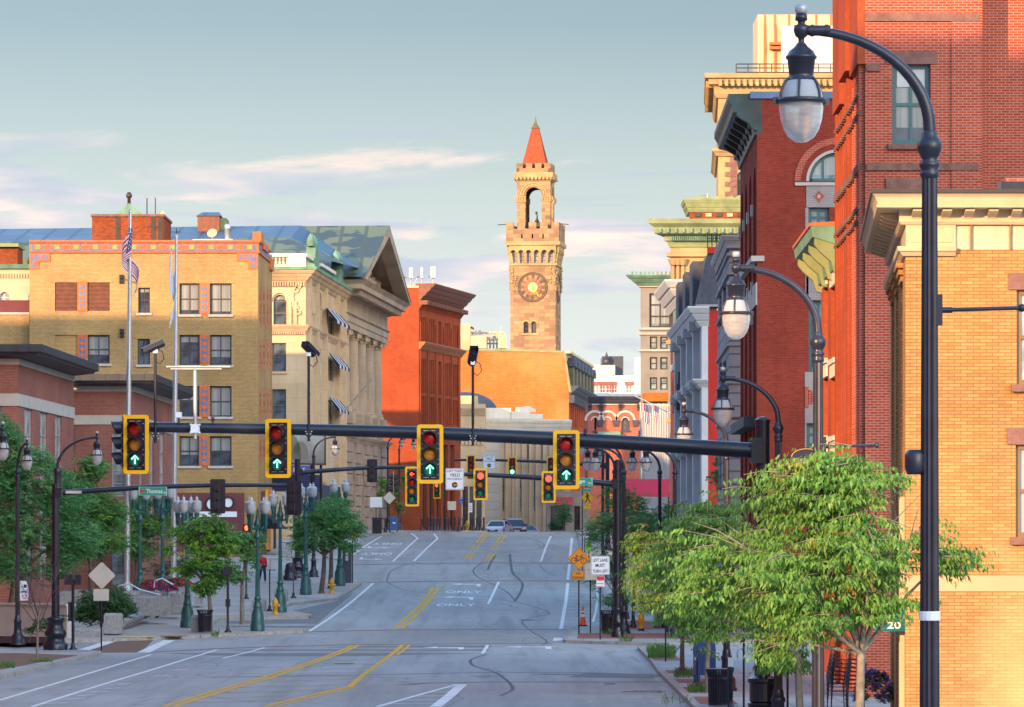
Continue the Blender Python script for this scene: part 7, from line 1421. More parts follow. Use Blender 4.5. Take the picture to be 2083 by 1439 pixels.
# ---- signs
def sign(name, label, c, w, h, panel, lines=(), ink='sign_ink', post=None, shape='rect', border=None, rz=0, back=None, cat='sign', postr=.03, extra=None):
    """c: panel centre; post: (z of foot, z of top, x offset); lines: (text, dx, dz, w, h)"""
    foot = post[0] if post else c.z-h/2; t = thing(name, label, cat, (c.x, c.y, foot), rz); o = Vector((0, 0, c.z-foot)); L = lambda x, z, w_: Vector((x, -w_, z))+o
    pl = rrect(w, h, min(w, h)*.06) if shape == 'rect' else [(w/2*x, h/2*z) for x, z in ((0, -1), (1, 0), (0, 1), (-1, 0))]
    if shape == 'diamond':
        q = []
        for i in range(4):
            p0, p1, p2 = Vector(pl[i-1]), Vector(pl[i]), Vector(pl[(i+1) % 4]); q += [tuple(p1+(p0-p1)*.09), tuple(p1+(p0-p1)*.02+(p2-p1)*.02), tuple(p1+(p2-p1)*.09)]
        pl = q
    off = t.location
    def put(mb, nm, m): me = mb.mesh(nm, M[m]) if isinstance(m, str) else mb.mesh(nm, [M[k] for k in m]); return link(nm, me, t)
    mb = MB(); F_ = Face((0, 0), (1, 0), True); F_.A = Vector((0, 0, 0)); sh = [(x, z+o.z) for x, z in pl]; mb.prism(F_, sh, 0, .02); put(mb, 'panel', panel)
    if border:
        mb = MB(); k = len(sh)
        for i in range(k):
            (x0, z0), (x1, z1) = sh[i], sh[(i+1) % k]; f = lambda x, z, s_: (x*s_, o.z+(z-o.z)*s_); mb.quad(*[Vector((x, -.0235, z)) for x, z in (f(x0, z0, .955), f(x1, z1, .955), f(x1, z1, .925), f(x0, z0, .925))])
        put(mb, 'border', border)
    if lines:
        mb = MB()
        for tx, dx, dz, w_, h_ in lines: letter(mb, tx, dx, o.z+dz, w_, h_, -.025, .012)
        put(mb, 'lettering', ink)
    if extra: extra(t, o, put)
    if post:
        mb = MB(); mb.tube([(post[2], .045, 0), (post[2], .045, post[1]-foot)], postr, 8); put(mb, 'post', 'black_steel' if len(post) < 4 else post[3])
    return t
def heart(mb, x, z, s, y=-.026): mb.poly([(x+s*.0625*16*sin(a)**3/1.0, y, z+s*.0625*(13*cos(a)-5*cos(2*a)-2*cos(3*a)-cos(4*a))) for a in [2*pi*i/28 for i in range(28)][::-1]])
def hx(x, s): return lambda t, o, put: [(lambda mb: (heart(mb, x, o.z, s), put(mb, 'heart', 'sign_red')))(MB())]
sign('street_sign', 'green street name sign with a red heart reading Thomas St on the mast arm', at(311, 999.5, 153.8), 1.13, .345, 'sign_green', (('Thomas', .06, 0, .64, .17), ('St', .47, -.06, .1, .08)), 'sign_white', border='sign_white', extra=hx(-.42, .095))
sign('street_sign', 'green street name sign reading George St, half behind the fourth signal', at(1174, 980, 167.8), 1.35, .33, 'sign_green', (('George', -.08, 0, .85, .2), ('St', .52, -.06, .11, .09)), 'sign_white', border='sign_white')
sign('street_sign', 'smaller green street name sign with a heart under the George St sign', at(1193, 995, 227), .56, .24, 'sign_green', (('Sudbury', .06, 0, .36, .1),), 'sign_white', extra=hx(-.2, .06), border=None)
def yield_sign(label, px, py, d, w, h):
    def ex(t, o, put):
        mb = MB(); mb.poly([(w*.16*cos(a), -.024, o.z-h*.27+w*.16*sin(a)) for a in [2*pi*i/20 for i in range(20)]]); put(mb, 'arrow_disc', 'sign_ink'); mb = MB(); k = w*.11; z = o.z-h*.27
        for p in ([(-k, 0), (0, k*.8), (0, k*.35)], [(-k, 0), (0, -k*.35), (0, -k*.8)], [(-k*.6, .3*k), (-k*.6, -.3*k), (k, -.3*k), (k, .3*k)], [(-k, 0), (0, .5*k), (0, -.5*k)]): mb.poly([(x, -.028, z+q) for x, q in p])
        put(mb, 'arrow', 'sign_yellow')
    sign('traffic_sign', label, at(px, py, d), w, h, 'sign_white', (('LEFT TURN', 0, h*.37, w*.78, h*.085), ('YIELD', 0, h*.19, w*.56, h*.14), ('ON FLASHING', 0, h*.01, w*.8, h*.085)), border='sign_ink', extra=ex)
yield_sign('white sign reading left turn yield on flashing yellow arrow, nearer of the two', 925, 975, 167.8, .78, .92); yield_sign('farther white left turn yield sign behind the lit red signal', 995, 939, 263.8, .82, 1.0)
def post_sign(name, label, px, py, pyb, d, w, h, panel, lines=(), **k):
    c = at(px, py, d); zf = g(d)+.12; return sign(name, label, c, w, h, panel, lines, post=(zf, c.z+h/2+k.pop('over', -.03), k.pop('px_off', 0)) if pyb else None, **k)
post_sign('traffic_sign', 'white sign reading left lane must turn left on a thin post', 1221, 1150.5, 1307, 165.5, .80, .80, 'sign_white', (('LEFT LANE', 0, .22, .62, .13), ('MUST', 0, 0, .4, .14), ('TURN LEFT', 0, -.24, .64, .13)), border='sign_ink')
def bars(w, h, n, cols): 
    def ex(t, o, put):
        for i in range(n):
            mb = MB(); z = o.z+h*(.36-.72*i/max(1, n-1)); ww = w*(.8 if i % 2 else .68); mb.quad((-ww/2, -.024, z-h*.035), (ww/2, -.024, z-h*.035), (ww/2, -.024, z+h*.035), (-ww/2, -.024, z+h*.035)); put(mb, 'notice_line', cols[min(i, len(cols)-1)])
    return ex
def em(t, o, put): mb = MB(); mb.quad((-.16, -.024, o.z+.06), (.16, -.024, o.z+.06), (.16, -.024, o.z+.22), (-.16, -.024, o.z+.22)); put(mb, 'red_header', 'sign_red'); bars(.34, .36, 3, ['sign_red'])(t, o-Vector((0, 0, .09)), put)
sign('parking_sign', 'small red and white parking notice below the left lane sign', at(1221.5, 1183, 165.4), .34, .48, 'sign_white', extra=em)
def bike(t, o, put):
    mb = MB(); z = o.z
    for cx in (-.21, .21): mb.ring(XZ, cx, z-.08, .115, .14, .022, .026, 20)
    for a, b_ in (((-.21, -.08), (-.09, .1)), ((-.09, .1), (.13, .1)), ((-.12, .05), (.0, -.09)), ((.0, -.09), (.13, .1)), ((-.21, -.08), (0, -.09)), ((.21, -.08), (.11, .16)), ((.11, .16), (.2, .17)), ((-.15, .15), (-.05, .15)), ((-.09, .1), (-.1, .15))):
        a, b_ = Vector(a), Vector(b_); d_ = (b_-a).normalized()*.012; p_ = Vector((-d_.y, d_.x)); mb.prism(XZ, [tuple(a-p_+Vector((0, z))), tuple(b_-p_+Vector((0, z))), tuple(b_+p_+Vector((0, z))), tuple(a+p_+Vector((0, z)))], .022, .026)
    put(mb, 'bicycle_symbol', 'sign_ink')
post_sign('warning_sign', 'orange diamond warning sign with a bicycle symbol', 1177.5, 1137, 1275, 171, 1.0, 1.0, 'sign_orange', shape='diamond', extra=bike, border='sign_ink')
sign('warning_plaque', 'orange plaque reading on roadway under the bicycle diamond', at(1176, 1171, 170.9), .52, .42, 'sign_orange', (('ON', 0, .09, .2, .12), ('ROADWAY', 0, -.1, .46, .12)), border='sign_ink')
def blank(t, o, put): pass
post_sign('traffic_sign', 'grey blank sign with a black bar half hidden behind the left lane sign', 1201, 1163, 1290, 172, .5, .75, 'sign_back', extra=bars(.5, .2, 1, ['sign_ink']))
def walker(t, o, put):
    mb = MB(); z = o.z; mb.poly([(-.02+.05*cos(a), -.024, z+.25+.05*sin(a)) for a in [2*pi*i/14 for i in range(14)]])
    for a, b_, w in (((0, .18), (.01, -.03), .05), ((.0, -.03), (-.1, -.26), .03), ((.01, -.03), (.1, -.14), .03), ((.1, -.14), (.13, -.27), .026), ((-.01, .16), (-.12, .02), .022), ((.01, .16), (.12, .07), .022)):
        a, b_ = Vector(a), Vector(b_); d_ = (b_-a).normalized()*w; p_ = Vector((-d_.y, d_.x)); mb.prism(XZ, [tuple(a-p_+Vector((0, z))), tuple(b_-p_+Vector((0, z))), tuple(b_+p_+Vector((0, z))), tuple(a+p_+Vector((0, z)))], .022, .026)
    put(mb, 'walking_symbol', 'sign_ink')
post_sign('warning_sign', 'yellow diamond sign with a walking figure above the dark tree', 1195, 1012.5, 1180, 228, .82, .82, 'sign_yellow', shape='diamond', extra=walker, border='sign_ink', over=.6, px_off=-.3)
sign('warning_plaque', 'small yellow arrow plaque under the walking figure sign', at(1195, 1031, 227.9), .42, .25, 'sign_yellow', extra=bars(.34, .2, 1, ['sign_ink']))
post_sign('parking_sign', 'lime green sign lettered PARK above the bicycle diamond', 1198, 1110, 1160, 232, .36, .68, 'sign_lime', (('PARK', 0, .02, .3, .18),))
post_sign('traffic_sign', 'tiny white turn ban sign with red ring on the far corner', 1189.5, 1085, 1130, 262, .4, .5, 'sign_white', extra=lambda t, o, put: [(lambda mb: (mb.ring(XZ, 0, o.z+.05, .12, .16, .022, .026, 16), put(mb, 'red_ring', 'sign_red')))(MB())])
post_sign('traffic_sign', 'back of a bare metal diamond sign on the near corner', 207, 1171, 1328, 152.8, 1.08, 1.08, 'sign_back', shape='diamond', px_off=-.02, over=.1); t = sign('traffic_sign', 'back of a square metal sign under the bare diamond', at(206, 1210.5, 152.75), .6, .46, 'sign_back')
def bus(t, o, put):
    mb = MB(); z = o.z
    for x0, x1, z0, z1 in ((-.02, .11, .12, .25), (-.10, -.07, .1, .2)): mb.prism(XZ, [(x0, z+z0), (x1, z+z0), (x1, z+z1), (x0, z+z1)], .022, .025)
    put(mb, 'bus_symbol', 'navy'); mb = MB(); mb.prism(XZ, [(-.12, z-.08), (.12, z-.08), (.12, z+.0), (-.12, z+.0)], .022, .025); put(mb, 'blue_bar', 'sign_blue'); mb = MB(); mb.ring(XZ, 0, z-.24, .06, .085, .022, .026, 16); mb.prism(XZ, [(-.12, z+.045), (.12, z+.045), (.12, z+.06), (-.12, z+.06)], .022, .025); put(mb, 'red_ring', 'sign_red')
sign('bus_stop_sign', 'white and blue bus stop sign fixed to the dark lamp post', at(49, 1202, 159.7), .34, .8, 'sign_white', extra=bus)
post_sign('traffic_sign', 'back of a blank white rectangular sign before the bank', 765, 1022, 1085, 298, .92, .78, 'sign_white'); post_sign('traffic_sign', 'back of a pale diamond sign behind the blank white one', 792, 1013, 1082, 308, 1.0, 1.0, 'sign_back', shape='diamond'); post_sign('traffic_sign', 'grey sign back among the far bollards', 919, 1029, 1080, 322, .7, .7, 'sign_back')
post_sign('traffic_sign', 'narrow blue and white sign among the far bollards', 938, 1018, 1080, 322, .3, .5, 'sign_blue', extra=bars(.3, .4, 2, ['sign_white'])); post_sign('traffic_sign', 'narrow white sign with blue lines beside the far yellow hydrant', 957, 1033, 1080, 322, .3, .75, 'sign_white', extra=bars(.3, .6, 4, ['sign_blue', 'sign_ink'])); post_sign('warning_sign', 'orange curve warning diamond poking out behind the left pavement trees', 722, 1086, 1140, 262, .95, .95, 'sign_orange', shape='diamond', border='sign_ink', extra=lambda t, o, put: [(lambda mb: (mb.ring(XZ, .1, o.z, .14, .2, .022, .026, 16, 0, 4.2), put(mb, 'curve_symbol', 'sign_ink')))(MB())])

# ---- green globe lamps
def make_green():
    t = thing('globe_lamp', '', 'street lamp', (0, 0, 0), 0, 'green globe lamps on the plaza'); mb = MB()
    mb.lathe([(.32, 0), (.32, .3), (.29, .33), (.27, .75), (.2, .95), (.17, 1.0), (.19, 1.04), (.19, 1.1), (.15, 1.2), (.12, 1.35), (.15, 1.4), (.15, 1.46), (.11, 1.55)], (0, 0, 0), 14); mb.build('base', M['teal_lamp_paint'], t)
    mb = MB(); fluted(mb, .11, .075, 1.5, 4.1, 10); mb.lathe([(.075, 4.05), (.16, 4.12), (.17, 4.2), (.11, 4.3), (.1, 4.5), (.16, 4.65), (.18, 4.75), (.12, 4.9), (.08, 5.0), (.1, 5.1), (.05, 5.2), (.06, 5.3), (0, 5.5)], (0, 0, 0), 12); mb.build('pole', M['teal_lamp_paint'], t)
    for k in range(4):
        a = pi/4+pi/2*k; u = Vector((cos(a), sin(a), 0)); e = u*.46; mb = MB()
        mb.tube([u*.08+Vector((0, 0, 4.65)), u*.22+Vector((0, 0, 4.5)), u*.36+Vector((0, 0, 4.52)), e+Vector((0, 0, 4.68)), e+Vector((0, 0, 4.9))], [.05, .045, .04, .045, .05], 8); mb.lathe([(0, 4.3), (.03, 4.35), (.06, 4.5), (.05, 4.6), (.1, 4.75), (.08, 4.9), (.13, 5.12), (.13, 5.16), (.1, 5.2)], e, 10)
        mb.build('bracket', M['teal_lamp_paint'], t); mb = MB(); mb.lathe([(.11, 5.2), (.17, 5.26), (.205, 5.38), (.215, 5.52), (.205, 5.64)], e, 14); gl = mb.build('globe', M['frosted_globe'], t); mb = MB(); mb.lathe([(.22, 5.64), (.22, 5.66), (.17, 5.73), (.08, 5.77), (.06, 5.8), (.085, 5.85), (.05, 5.9), (.015, 5.93), (0, 6.02)], e, 14); mb.build('globe_cap', M['galvanised'], gl)
    for z in (3.4, 2.7): mb = MB(); mb.tube([(0, 0, z), (.8, -.25, z)], .018, 6); mb.build('banner_rod', M['teal_lamp_paint'], t)
    return t
gp = make_green(); first = True; gl_lab = [(524, 174.5, .2, 'green globe lamp at the kerb tip with the big litter bin to its left'), (381, 178, .5, 'green globe lamp whose base stands beside the bright green young tree'), (570, 192, 0, 'green globe lamp with a yellow hydrant at its foot'), (622, 209.5, .3, 'green globe lamp in front of the grouped pavement trees, left of their trunks'), (691, 219, .1, 'green globe lamp behind the grouped trees by the dark utility cabinet'), (285, 204, .1, 'green globe lamp right beside the thick flag pole base'), (331, 206, .35, 'green globe lamp over the red flower bed')]
for px, d, rz, lab in gl_lab:
    if first: gp.location = base(px, d); gp.rotation_euler = (0, 0, rz); gp['label'] = lab; first = False
    else: clone(gp, base(px, d), rz, lab)
# ---- small furniture prototypes
def make_hydrant(m, cap, label):
    t = thing('fire_hydrant', label, 'fire hydrant', (0, 0, 0)); mb = MB(); mb.lathe([(.17, 0), (.17, .05), (.13, .06), (.13, .12)], (0, 0, 0), 12); mb.build('foot', M[cap], t)
    mb = MB(); mb.lathe([(.12, .1), (.115, .5), (.15, .52), (.15, .56), (.135, .57), (.13, .66), (.09, .73), (.05, .76), (.05, .82), (0, .83)], (0, 0, 0), 14); mb.build('body', M[m], t)
    for v in ((1, 0), (-1, 0), (0, -1)):
        mb = MB(); u = Vector((v[0], v[1], 0)); mb.tube([u*.1+Vector((0, 0, .44)), u*.2+Vector((0, 0, .44))], .06 if v[1] == 0 else .085, 10); mb.tube([u*.2+Vector((0, 0, .44)), u*.235+Vector((0, 0, .44))], .04, 6); mb.build('outlet', M[m], t)
    return t
h_ = make_hydrant('hydrant_yellow', 'hydrant_yellow', 'yellow fire hydrant at the foot of a green globe lamp'); h_.location = base(560, 190); clone(h_, base(675, 211), .3, 'yellow fire hydrant under the grouped pavement trees'); clone(h_, base(950, 323), 0, 'far yellow fire hydrant in the row of black bollards')
h_ = make_hydrant('hydrant_orange', 'black_iron', 'orange fire hydrant with black foot on the brick corner'); h_.location = base(1304, 174.5); h_.rotation_euler = (0, 0, -.3)
def make_bin(label):
    t = thing('litter_bin', label, 'litter bin', (0, 0, 0), 0, 'black slatted litter bins'); mb = MB()
    for k in range(28):
        a = 2*pi*k/28; mb.tube([(r*cos(a), r*sin(a), z) for r, z in ((.27, .06), (.285, .5), (.29, .78), (.32, .92), (.36, 1.0))], .017, 5)
    mb.build('slats', M['black_iron'], t); mb = MB(); mb.lathe([(.26, .04), (.3, .04), (.3, .09), (.26, .09)], (0, 0, 0), 24, False); mb.lathe([(.285, .74), (.31, .74), (.31, .79), (.285, .79)], (0, 0, 0), 24, False); mb.lathe([(.34, .99), (.38, .99), (.38, 1.02), (.34, 1.02)], (0, 0, 0), 24, False); mb.build('ring', M['black_iron'], t)
    mb = MB(); mb.lathe([(.25, .06), (.25, .85), (.24, .85), (.24, .5), (0, .5)], (0, 0, 0), 18, False); mb.build('liner', M['signal_black'], t); return t
bn = make_bin('black slatted litter bin standing beside the young bright green tree'); bn.location = base(417, 172.5)
clone(bn, base(1237, 172), 0, 'black slatted litter bin behind the left lane sign post'); clone(bn, base(1463, 104.5), 0, 'largest black slatted litter bin, on the kerb under the near trees')
t = thing('litter_bin', 'dark box shaped litter bin by the blank white sign at the bank', 'litter bin', base(767, 301)); mb = MB(); c = t.location; mb.box(c+Vector((0, 0, .55)), (.72, .6, 1.1)); mb.build('body', M['signal_black'], t); mb = MB(); mb.box(c+Vector((0, 0, 1.16)), (.8, .68, .1)); mb.build('lid', M['black_iron'], t)
def make_bollard():
    t = thing('bollard', '', 'bollard', (0, 0, 0), 0, 'black iron bollards'); mb = MB(); mb.lathe([(.17, 0), (.17, .1), (.14, .14), (.12, .3), (.095, .34), (.085, .4)], (0, 0, 0), 12); mb.build('base', M['black_iron'], t); mb = MB(); fluted(mb, .085, .075, .38, .92, 8); mb.lathe([(.075, .9), (.1, .93), (.1, .97), (.07, 1.0), (.09, 1.04), (.06, 1.1), (0, 1.12)], (0, 0, 0), 12); mb.build('shaft', M['black_iron'], t); return t
bo_ = make_bollard(); bo_.location = base(1288, 178); bo_['label'] = 'black bollard just left of the orange hydrant'
for px, d, lab in ((1360, 173, 'black bollard right of the orange hydrant, first of a pair'), (1366, 170, 'black bollard right of the orange hydrant, second of a pair'), (1274, 186, 'black bollard behind the brick corner lamp')): clone(bo_, base(px, d), 0, lab)
for i, px in enumerate((858, 871, 878, 884, 890, 896, 908, 914, 926, 934, 942, 957, 963, 970, 977, 984)): clone(bo_, base(px, 318+(i % 3)*2.2), 0, 'black bollard in the row in front of the far red and tan shops', 'row of far black bollards')
clone(bo_, base(784, 306), 0, 'thick black bollard beside the blue mailbox at the bank')
def make_mail(lab):
    t = thing('mailbox', lab, 'mailbox', (0, 0, 0)); mb = MB(); F_ = Face((0, -.28), (1, -.28), True); q = [(-.3, .25), (.3, .25), (.3, 1.0)]+[(.3*cos(pi*i/12), 1.0+.3*sin(pi*i/12)) for i in range(1, 12)]+[(-.3, 1.0)]; mb.prism(F_, q, -.56, 0); mb.build('body', M['mail_blue'], t)
    for x in (-.26, .26):
        for y in (-.24, .24): mb = MB(); mb.bx(x-.03, x+.03, y-.03, y+.03, 0, .26); mb.build('leg', M['mail_blue'], t)
    mb = MB(); mb.bx(-.22, .22, -.31, -.285, .9, 1.08); mb.build('hatch', M['mail_blue'], t); mb = MB(); mb.bx(-.12, .12, -.29, -.283, .7, .8); mb.build('label_plate', M['sign_white'], t); return t
ml = make_mail('blue mailbox at the foot of the near young tree, partly hidden'); ml.location = base(1433, 120); ml.rotation_euler = (0, 0, -pi/2+.2); ml2 = clone(ml, base(801, 306), .1, 'far round topped blue mailbox at the bank corner')
t = thing('traffic_cone', 'orange traffic cone with two white bands on the kerb island', 'traffic cone', base(1185.5, 179.5)); c = t.location; mb = MB(); mb.box(c+Vector((0, 0, .025)), (.4, .4, .05)); mb.build('base', M['rubber'], t); mb = MB(); mb.lathe([(.15, .05), (.035, .88), (.03, .9), (0, .9)], c, 16); mb.build('cone', M['cone_orange'], t)
for z0, z1 in ((.42, .54), (.62, .7)): r = lambda z: .153-.115*(z-.05)/.83; mb = MB(); mb.lathe([(r(z0)+.003, z0), (r(z1)+.003, z1)], c, 16); mb.build('white_band', M['sign_white'], t)
def simple_post(name, label, cat, px, d, h, r=.035, m='black_steel', headbox=None):
    t = thing(name, label, cat, base(px, d)); c = t.location; mb = MB(); mb.lathe([(.16, 0), (.16, .04), (.09, .1), (.06, .28), (r, .3), (r, h)], c, 10) if headbox else mb.tube([c, c+Vector((0, 0, h))], r, 8); mb.build('post', M[m], t)
    if headbox:
        for (dx, dz, w, d_, hh, mm) in headbox: mb = MB(); mb.box(c+Vector((dx, 0, h+dz)), (w, d_, hh)); mb.build('signal_box' if hh < .6 else 'cabinet', M[mm], t)
    return t
t = simple_post('pedestrian_signal', 'black pedestrian signal post with two boxes beside the big ornate mast post', 'pedestrian signal', 148.5, 154, 2.75, .06, headbox=[(-.16, -.0, .32, .24, .4, 'signal_black'), (.2, -.0, .24, .3, .4, 'signal_black'), (-.12, -1.25, .12, .25, .75, 'signal_black')])
simple_post('pedestrian_signal', 'black pedestrian signal post right of the slatted litter bin', 'pedestrian signal', 463.5, 173, 2.6, .055, headbox=[(0, .1, .36, .26, .36, 'signal_black'), (0, -1.3, .2, .2, .34, 'signal_black')])
simple_post('meter_post', 'thin post with a grey box top between two globe lamps', 'parking meter', 548.5, 193, 2.1, .035, headbox=[(0, .2, .17, .15, .48, 'galvanised')])
simple_post('meter_post', 'thin post with a grey box top left of the grouped tree trunks', 'parking meter', 597, 206, 2.2, .03, headbox=[(0, .1, .14, .12, .4, 'galvanised')])
simple_post('pedestrian_signal', 'pedestrian push button post before the pale bare diamond sign', 'pedestrian signal', 206, 171, 2.2, .06, headbox=[(0, .1, .1, .1, .2, 'signal_black')])
t = simple_post('pedestrian_signal', 'pedestrian signal with a lit orange red hand', 'pedestrian signal', 501, 205, 3.6, .05, headbox=[(0, .1, .36, .26, .4, 'signal_black')]); t.location; c = t.location+Vector((0, -.14, 3.7)); mb = MB(); mb.poly([(c.x+x*.1, c.y, c.z+z*.13) for x, z in ((-.5, -1), (.6, -1), (1, 0), (.7, .1), (.6, 1), (.3, 1), (.2, 1.1), (-.1, 1), (-.4, 1), (-.6, .6), (-.9, .1), (-.7, -.2))]); mb.build('lit_hand', M['glow_hand'], t)
for px, d, h, lab in ((1354, 140, 1.55, 'plain black sign post in the grass strip by the curb'), (1390, 126, .78, 'short black delineator post by the two thin tree trunks'), (1418, 117.5, .86, 'short black delineator post in the brick strip before the litter bin'), (1513, 101, 3.0, 'thin black post right of the big litter bin'), (1577, 96, 3.2, 'thin black post in front of the fluted mast base'), (1602, 92, 3.4, 'black post with pale stickers beside the fluted mast base')): simple_post('post', lab, 'post', px, d, h, .028)
t = simple_post('meter_post', 'parking pay post with a white notice at the largest litter bin', 'parking meter', 1486, 103, 1.05, .07, headbox=[(0, .0, .17, .12, .12, 'black_iron')]); c = t.location; mb = MB(); mb.box(c+Vector((0, -.07, 1.25)), (.14, .01, .24)); mb.build('notice', M['sign_white'], t)
t = thing('utility_cabinet', 'dark utility cabinet with a meter at the tip of the left pavement', 'utility cabinet', base(706, 222.5)); c = t.location; mb = MB(); mb.box(c+Vector((0, 0, 1.1)), (.5, .6, 2.2)); mb.build('cabinet', M['slate'], t); mb = MB(); mb.box(c+Vector((0, -.32, 1.5)), (.16, .06, .5)); mb.lathe([(0, 0), (.09, .02), (.09, .1), (0, .12)], c+Vector((0, -.36, 1.85)), 10); mb.build('meter_box', M['galvanised'], t); mb = MB(); mb.tube([c+Vector((.32, -.3, 0)), c+Vector((.32, -.3, 2.4))], .03, 6); mb.build('conduit', M['black_steel'], t)
t = thing('iron_pedestal', '', 'pedestal', base(600.5, 226)); t.name = 'iron_pedestal'; t['label'] = 'short ornate black iron stub at the second crossing, left side'; c = t.location; mb = MB(); mb.lathe([(.4, 0), (.4, .2), (.3, .3), (.34, .5), (.26, .7), (.28, .8), (.2, .95), (.0, 1.0)], c+Vector((-.25, -.8, 0)), 16); mb.build('body', M['black_iron'], t)

# ---- flags
def flag_mat():
    m, nt, b = nodes('flag_stripes'); uvn = nt.nodes.new('ShaderNodeUVMap'); uvn.uv_map = 'cloth'; sp = nt.nodes.new('ShaderNodeSeparateXYZ'); nt.links.new(uvn.outputs[0], sp.inputs[0])
    def mth(op, a, c): 
        n = nt.nodes.new('ShaderNodeMath'); n.operation = op
        for i, v in enumerate((a, c)):
            if hasattr(v, 'links'): nt.links.new(v, n.inputs[i])
            else: n.inputs[i].default_value = v
        return n.outputs[0]
    st = mth('GREATER_THAN', mth('MODULO', mth('MULTIPLY', sp.outputs[1], 6.5), 1.0), 0.5)      # 13 stripes
    col = mix(nt, (.62, .62, .66), (.42, .012, .03), st)
    canton = mth('MULTIPLY', mth('LESS_THAN', sp.outputs[0], 0.4), mth('GREATER_THAN', sp.outputs[1], 0.4615))
    vo = nt.nodes.new('ShaderNodeTexVoronoi'); vo.feature = 'F1'; vo.inputs['Randomness'].default_value = 0; vo.inputs['Scale'].default_value = 1; mp_ = nt.nodes.new('ShaderNodeMapping'); mp_.inputs['Scale'].default_value = (15, 11, 1); nt.links.new(uvn.outputs[0], mp_.inputs[0]); nt.links.new(mp_.outputs[0], vo.inputs['Vector'])
    blue = mix(nt, (.6, .6, .65), (.012, .02, .12), mth('GREATER_THAN', vo.outputs['Distance'], 0.26)); col = mix(nt, col, blue, canton)
    nt.links.new(col, b.inputs['Base Color']); b.inputs['Roughness'].default_value = .8; M['flag_stripes'] = m
    m, nt, b = nodes('flag_pale'); uvn = nt.nodes.new('ShaderNodeUVMap'); uvn.uv_map = 'cloth'; sp = nt.nodes.new('ShaderNodeSeparateXYZ'); nt.links.new(uvn.outputs[0], sp.inputs[0]); c = mix(nt, (.55, .57, .66), (.04, .07, .32), ramp(nt, noise(nt, 1.2, 2), [(.62, 0.0), (.66, .9)])); nt.links.new(c, b.inputs['Base Color']); b.inputs['Roughness'].default_value = .8; M['flag_pale'] = m
flag_mat()
def cloth(name, label, m, fn, nu=30, nv=20, cat='flag', group=None):
    vs = [fn(i/nu, j/nv) for j in range(nv+1) for i in range(nu+1)]; fs = [(j*(nu+1)+i, j*(nu+1)+i+1, (j+1)*(nu+1)+i+1, (j+1)*(nu+1)+i) for j in range(nv) for i in range(nu)]
    mb = MB(); mb.add(vs, fs, True); loc = Vector(vs[0]); me = mb.mesh(name, M[m], loc); l = me.uv_layers.new(name='cloth'); lv = np.empty(len(me.loops), dtype=np.int32); me.loops.foreach_get('vertex_index', lv)
    l.data.foreach_set('uv', np.stack([(lv % (nu+1))/nu, 1-(lv//(nu+1))/nv], 1).astype(np.float32).ravel()); o = link(name, me); o.location = loc; o.modifiers.new('thickness', 'SOLIDIFY').thickness = .012; return tag(o, label, cat, group)
def flagpole(label, px0, px1, top, d, r):
    b0 = base(px1, d, .9); t = thing('flagpole', label, 'flagpole', b0); tp = P(px0, top, d); mb = MB(); mb.tube([b0, b0+(tp-b0)*.5, tp], [r, r*.85, r*.55], 14); mb.build('pole', M['aluminium'], t); mb = MB(); mb.lathe([(.3, -.35), (.3, -.1), (.2, .0), (.16, .2), (r, .25)], b0, 14); mb.build('base_collar', M['galvanised'], t); mb = MB(); mb.lathe([(r*.6, 0), (r*.6, .1), (.03, .12), (.03, .16), (0, .17)], tp, 10); mb.build('truck', M['aluminium'], t); return b0, tp
b0, tp = flagpole('taller flag pole with the limp striped flag', 265, 258.5, 432, 204, .155)
def limp(s, t_, top, sgn=-1, hoist=2.1, ln=3.0, wd=.36, ph=0):
    z = top.z-.75-t_*hoist*(.78)-s*ln*(.30+.52*s)+.1*sin(6*t_+4*s); sw = sin(2.4*s*pi+ph+t_*1.3); x = top.x+.08+(-sgn)*0+wd*(.52*sw*(s**.5))+.12*s-.1*t_*s; y = top.y-.12+.22*cos(2.4*s*pi+ph)*(s**.5)
    return (x-wd*.2, y, z)
cloth('flag', 'limp red and white striped flag with starred blue corner on the tall flag pole', 'flag_stripes', lambda s, t_: limp(s, t_, tp, -1, 1.9, 2.55, .9))
b1, tq = flagpole('shorter flag pole with the limp pale flag', 359, 353, 482, 209, .15)
cloth('flag', 'limp pale white flag with a blue patch on the shorter flag pole', 'flag_pale', lambda s, t_: limp(s, t_, tq+Vector((-.28, 0, .2)), 1, 2.3, 3.2, .36, 1.3))
mb = MB(); mb.box(tq+Vector((0, 0, .25)), (.5, .04, .03)); mb.box(tq+Vector((.0, 0, .3)), (.04, .04, .3)); tag(mb.build('wind_vane', M['black_iron']), 'tiny vane on top of the shorter flag pole', 'vane')
for i, (px, py, lab) in enumerate(((1313, 819, 'striped flag hanging from the slanted pole, nearer its tip'), (1333, 822, 'striped flag hanging from the slanted pole, closer to the wall'))):
    cl = P(px, py, 300-i); w = (.95, .62)[i]; hh = (1.55, 1.2)[i]
    cloth('flag', lab, 'flag_stripes', lambda s, t_: (cl.x-w/2+w*(1-t_)+.3*s*(t_-.6)+.05*sin(9*t_), cl.y+.14*sin(7*t_+2*s), cl.z-s*hh*(1-.25*t_)-.25*(1-t_)), 20, 20, 'flag', 'striped flags on the slanted pole')
t = thing('wall_flagpole', 'slanted pole from the yellow stone block carrying two striped flags', 'flagpole', P(1362, 838, 300)); mb = MB(); mb.tube([P(1366, 842, 300), P(1290, 805, 300)], .05, 8); mb.build('pole', M['galvanised'], t)
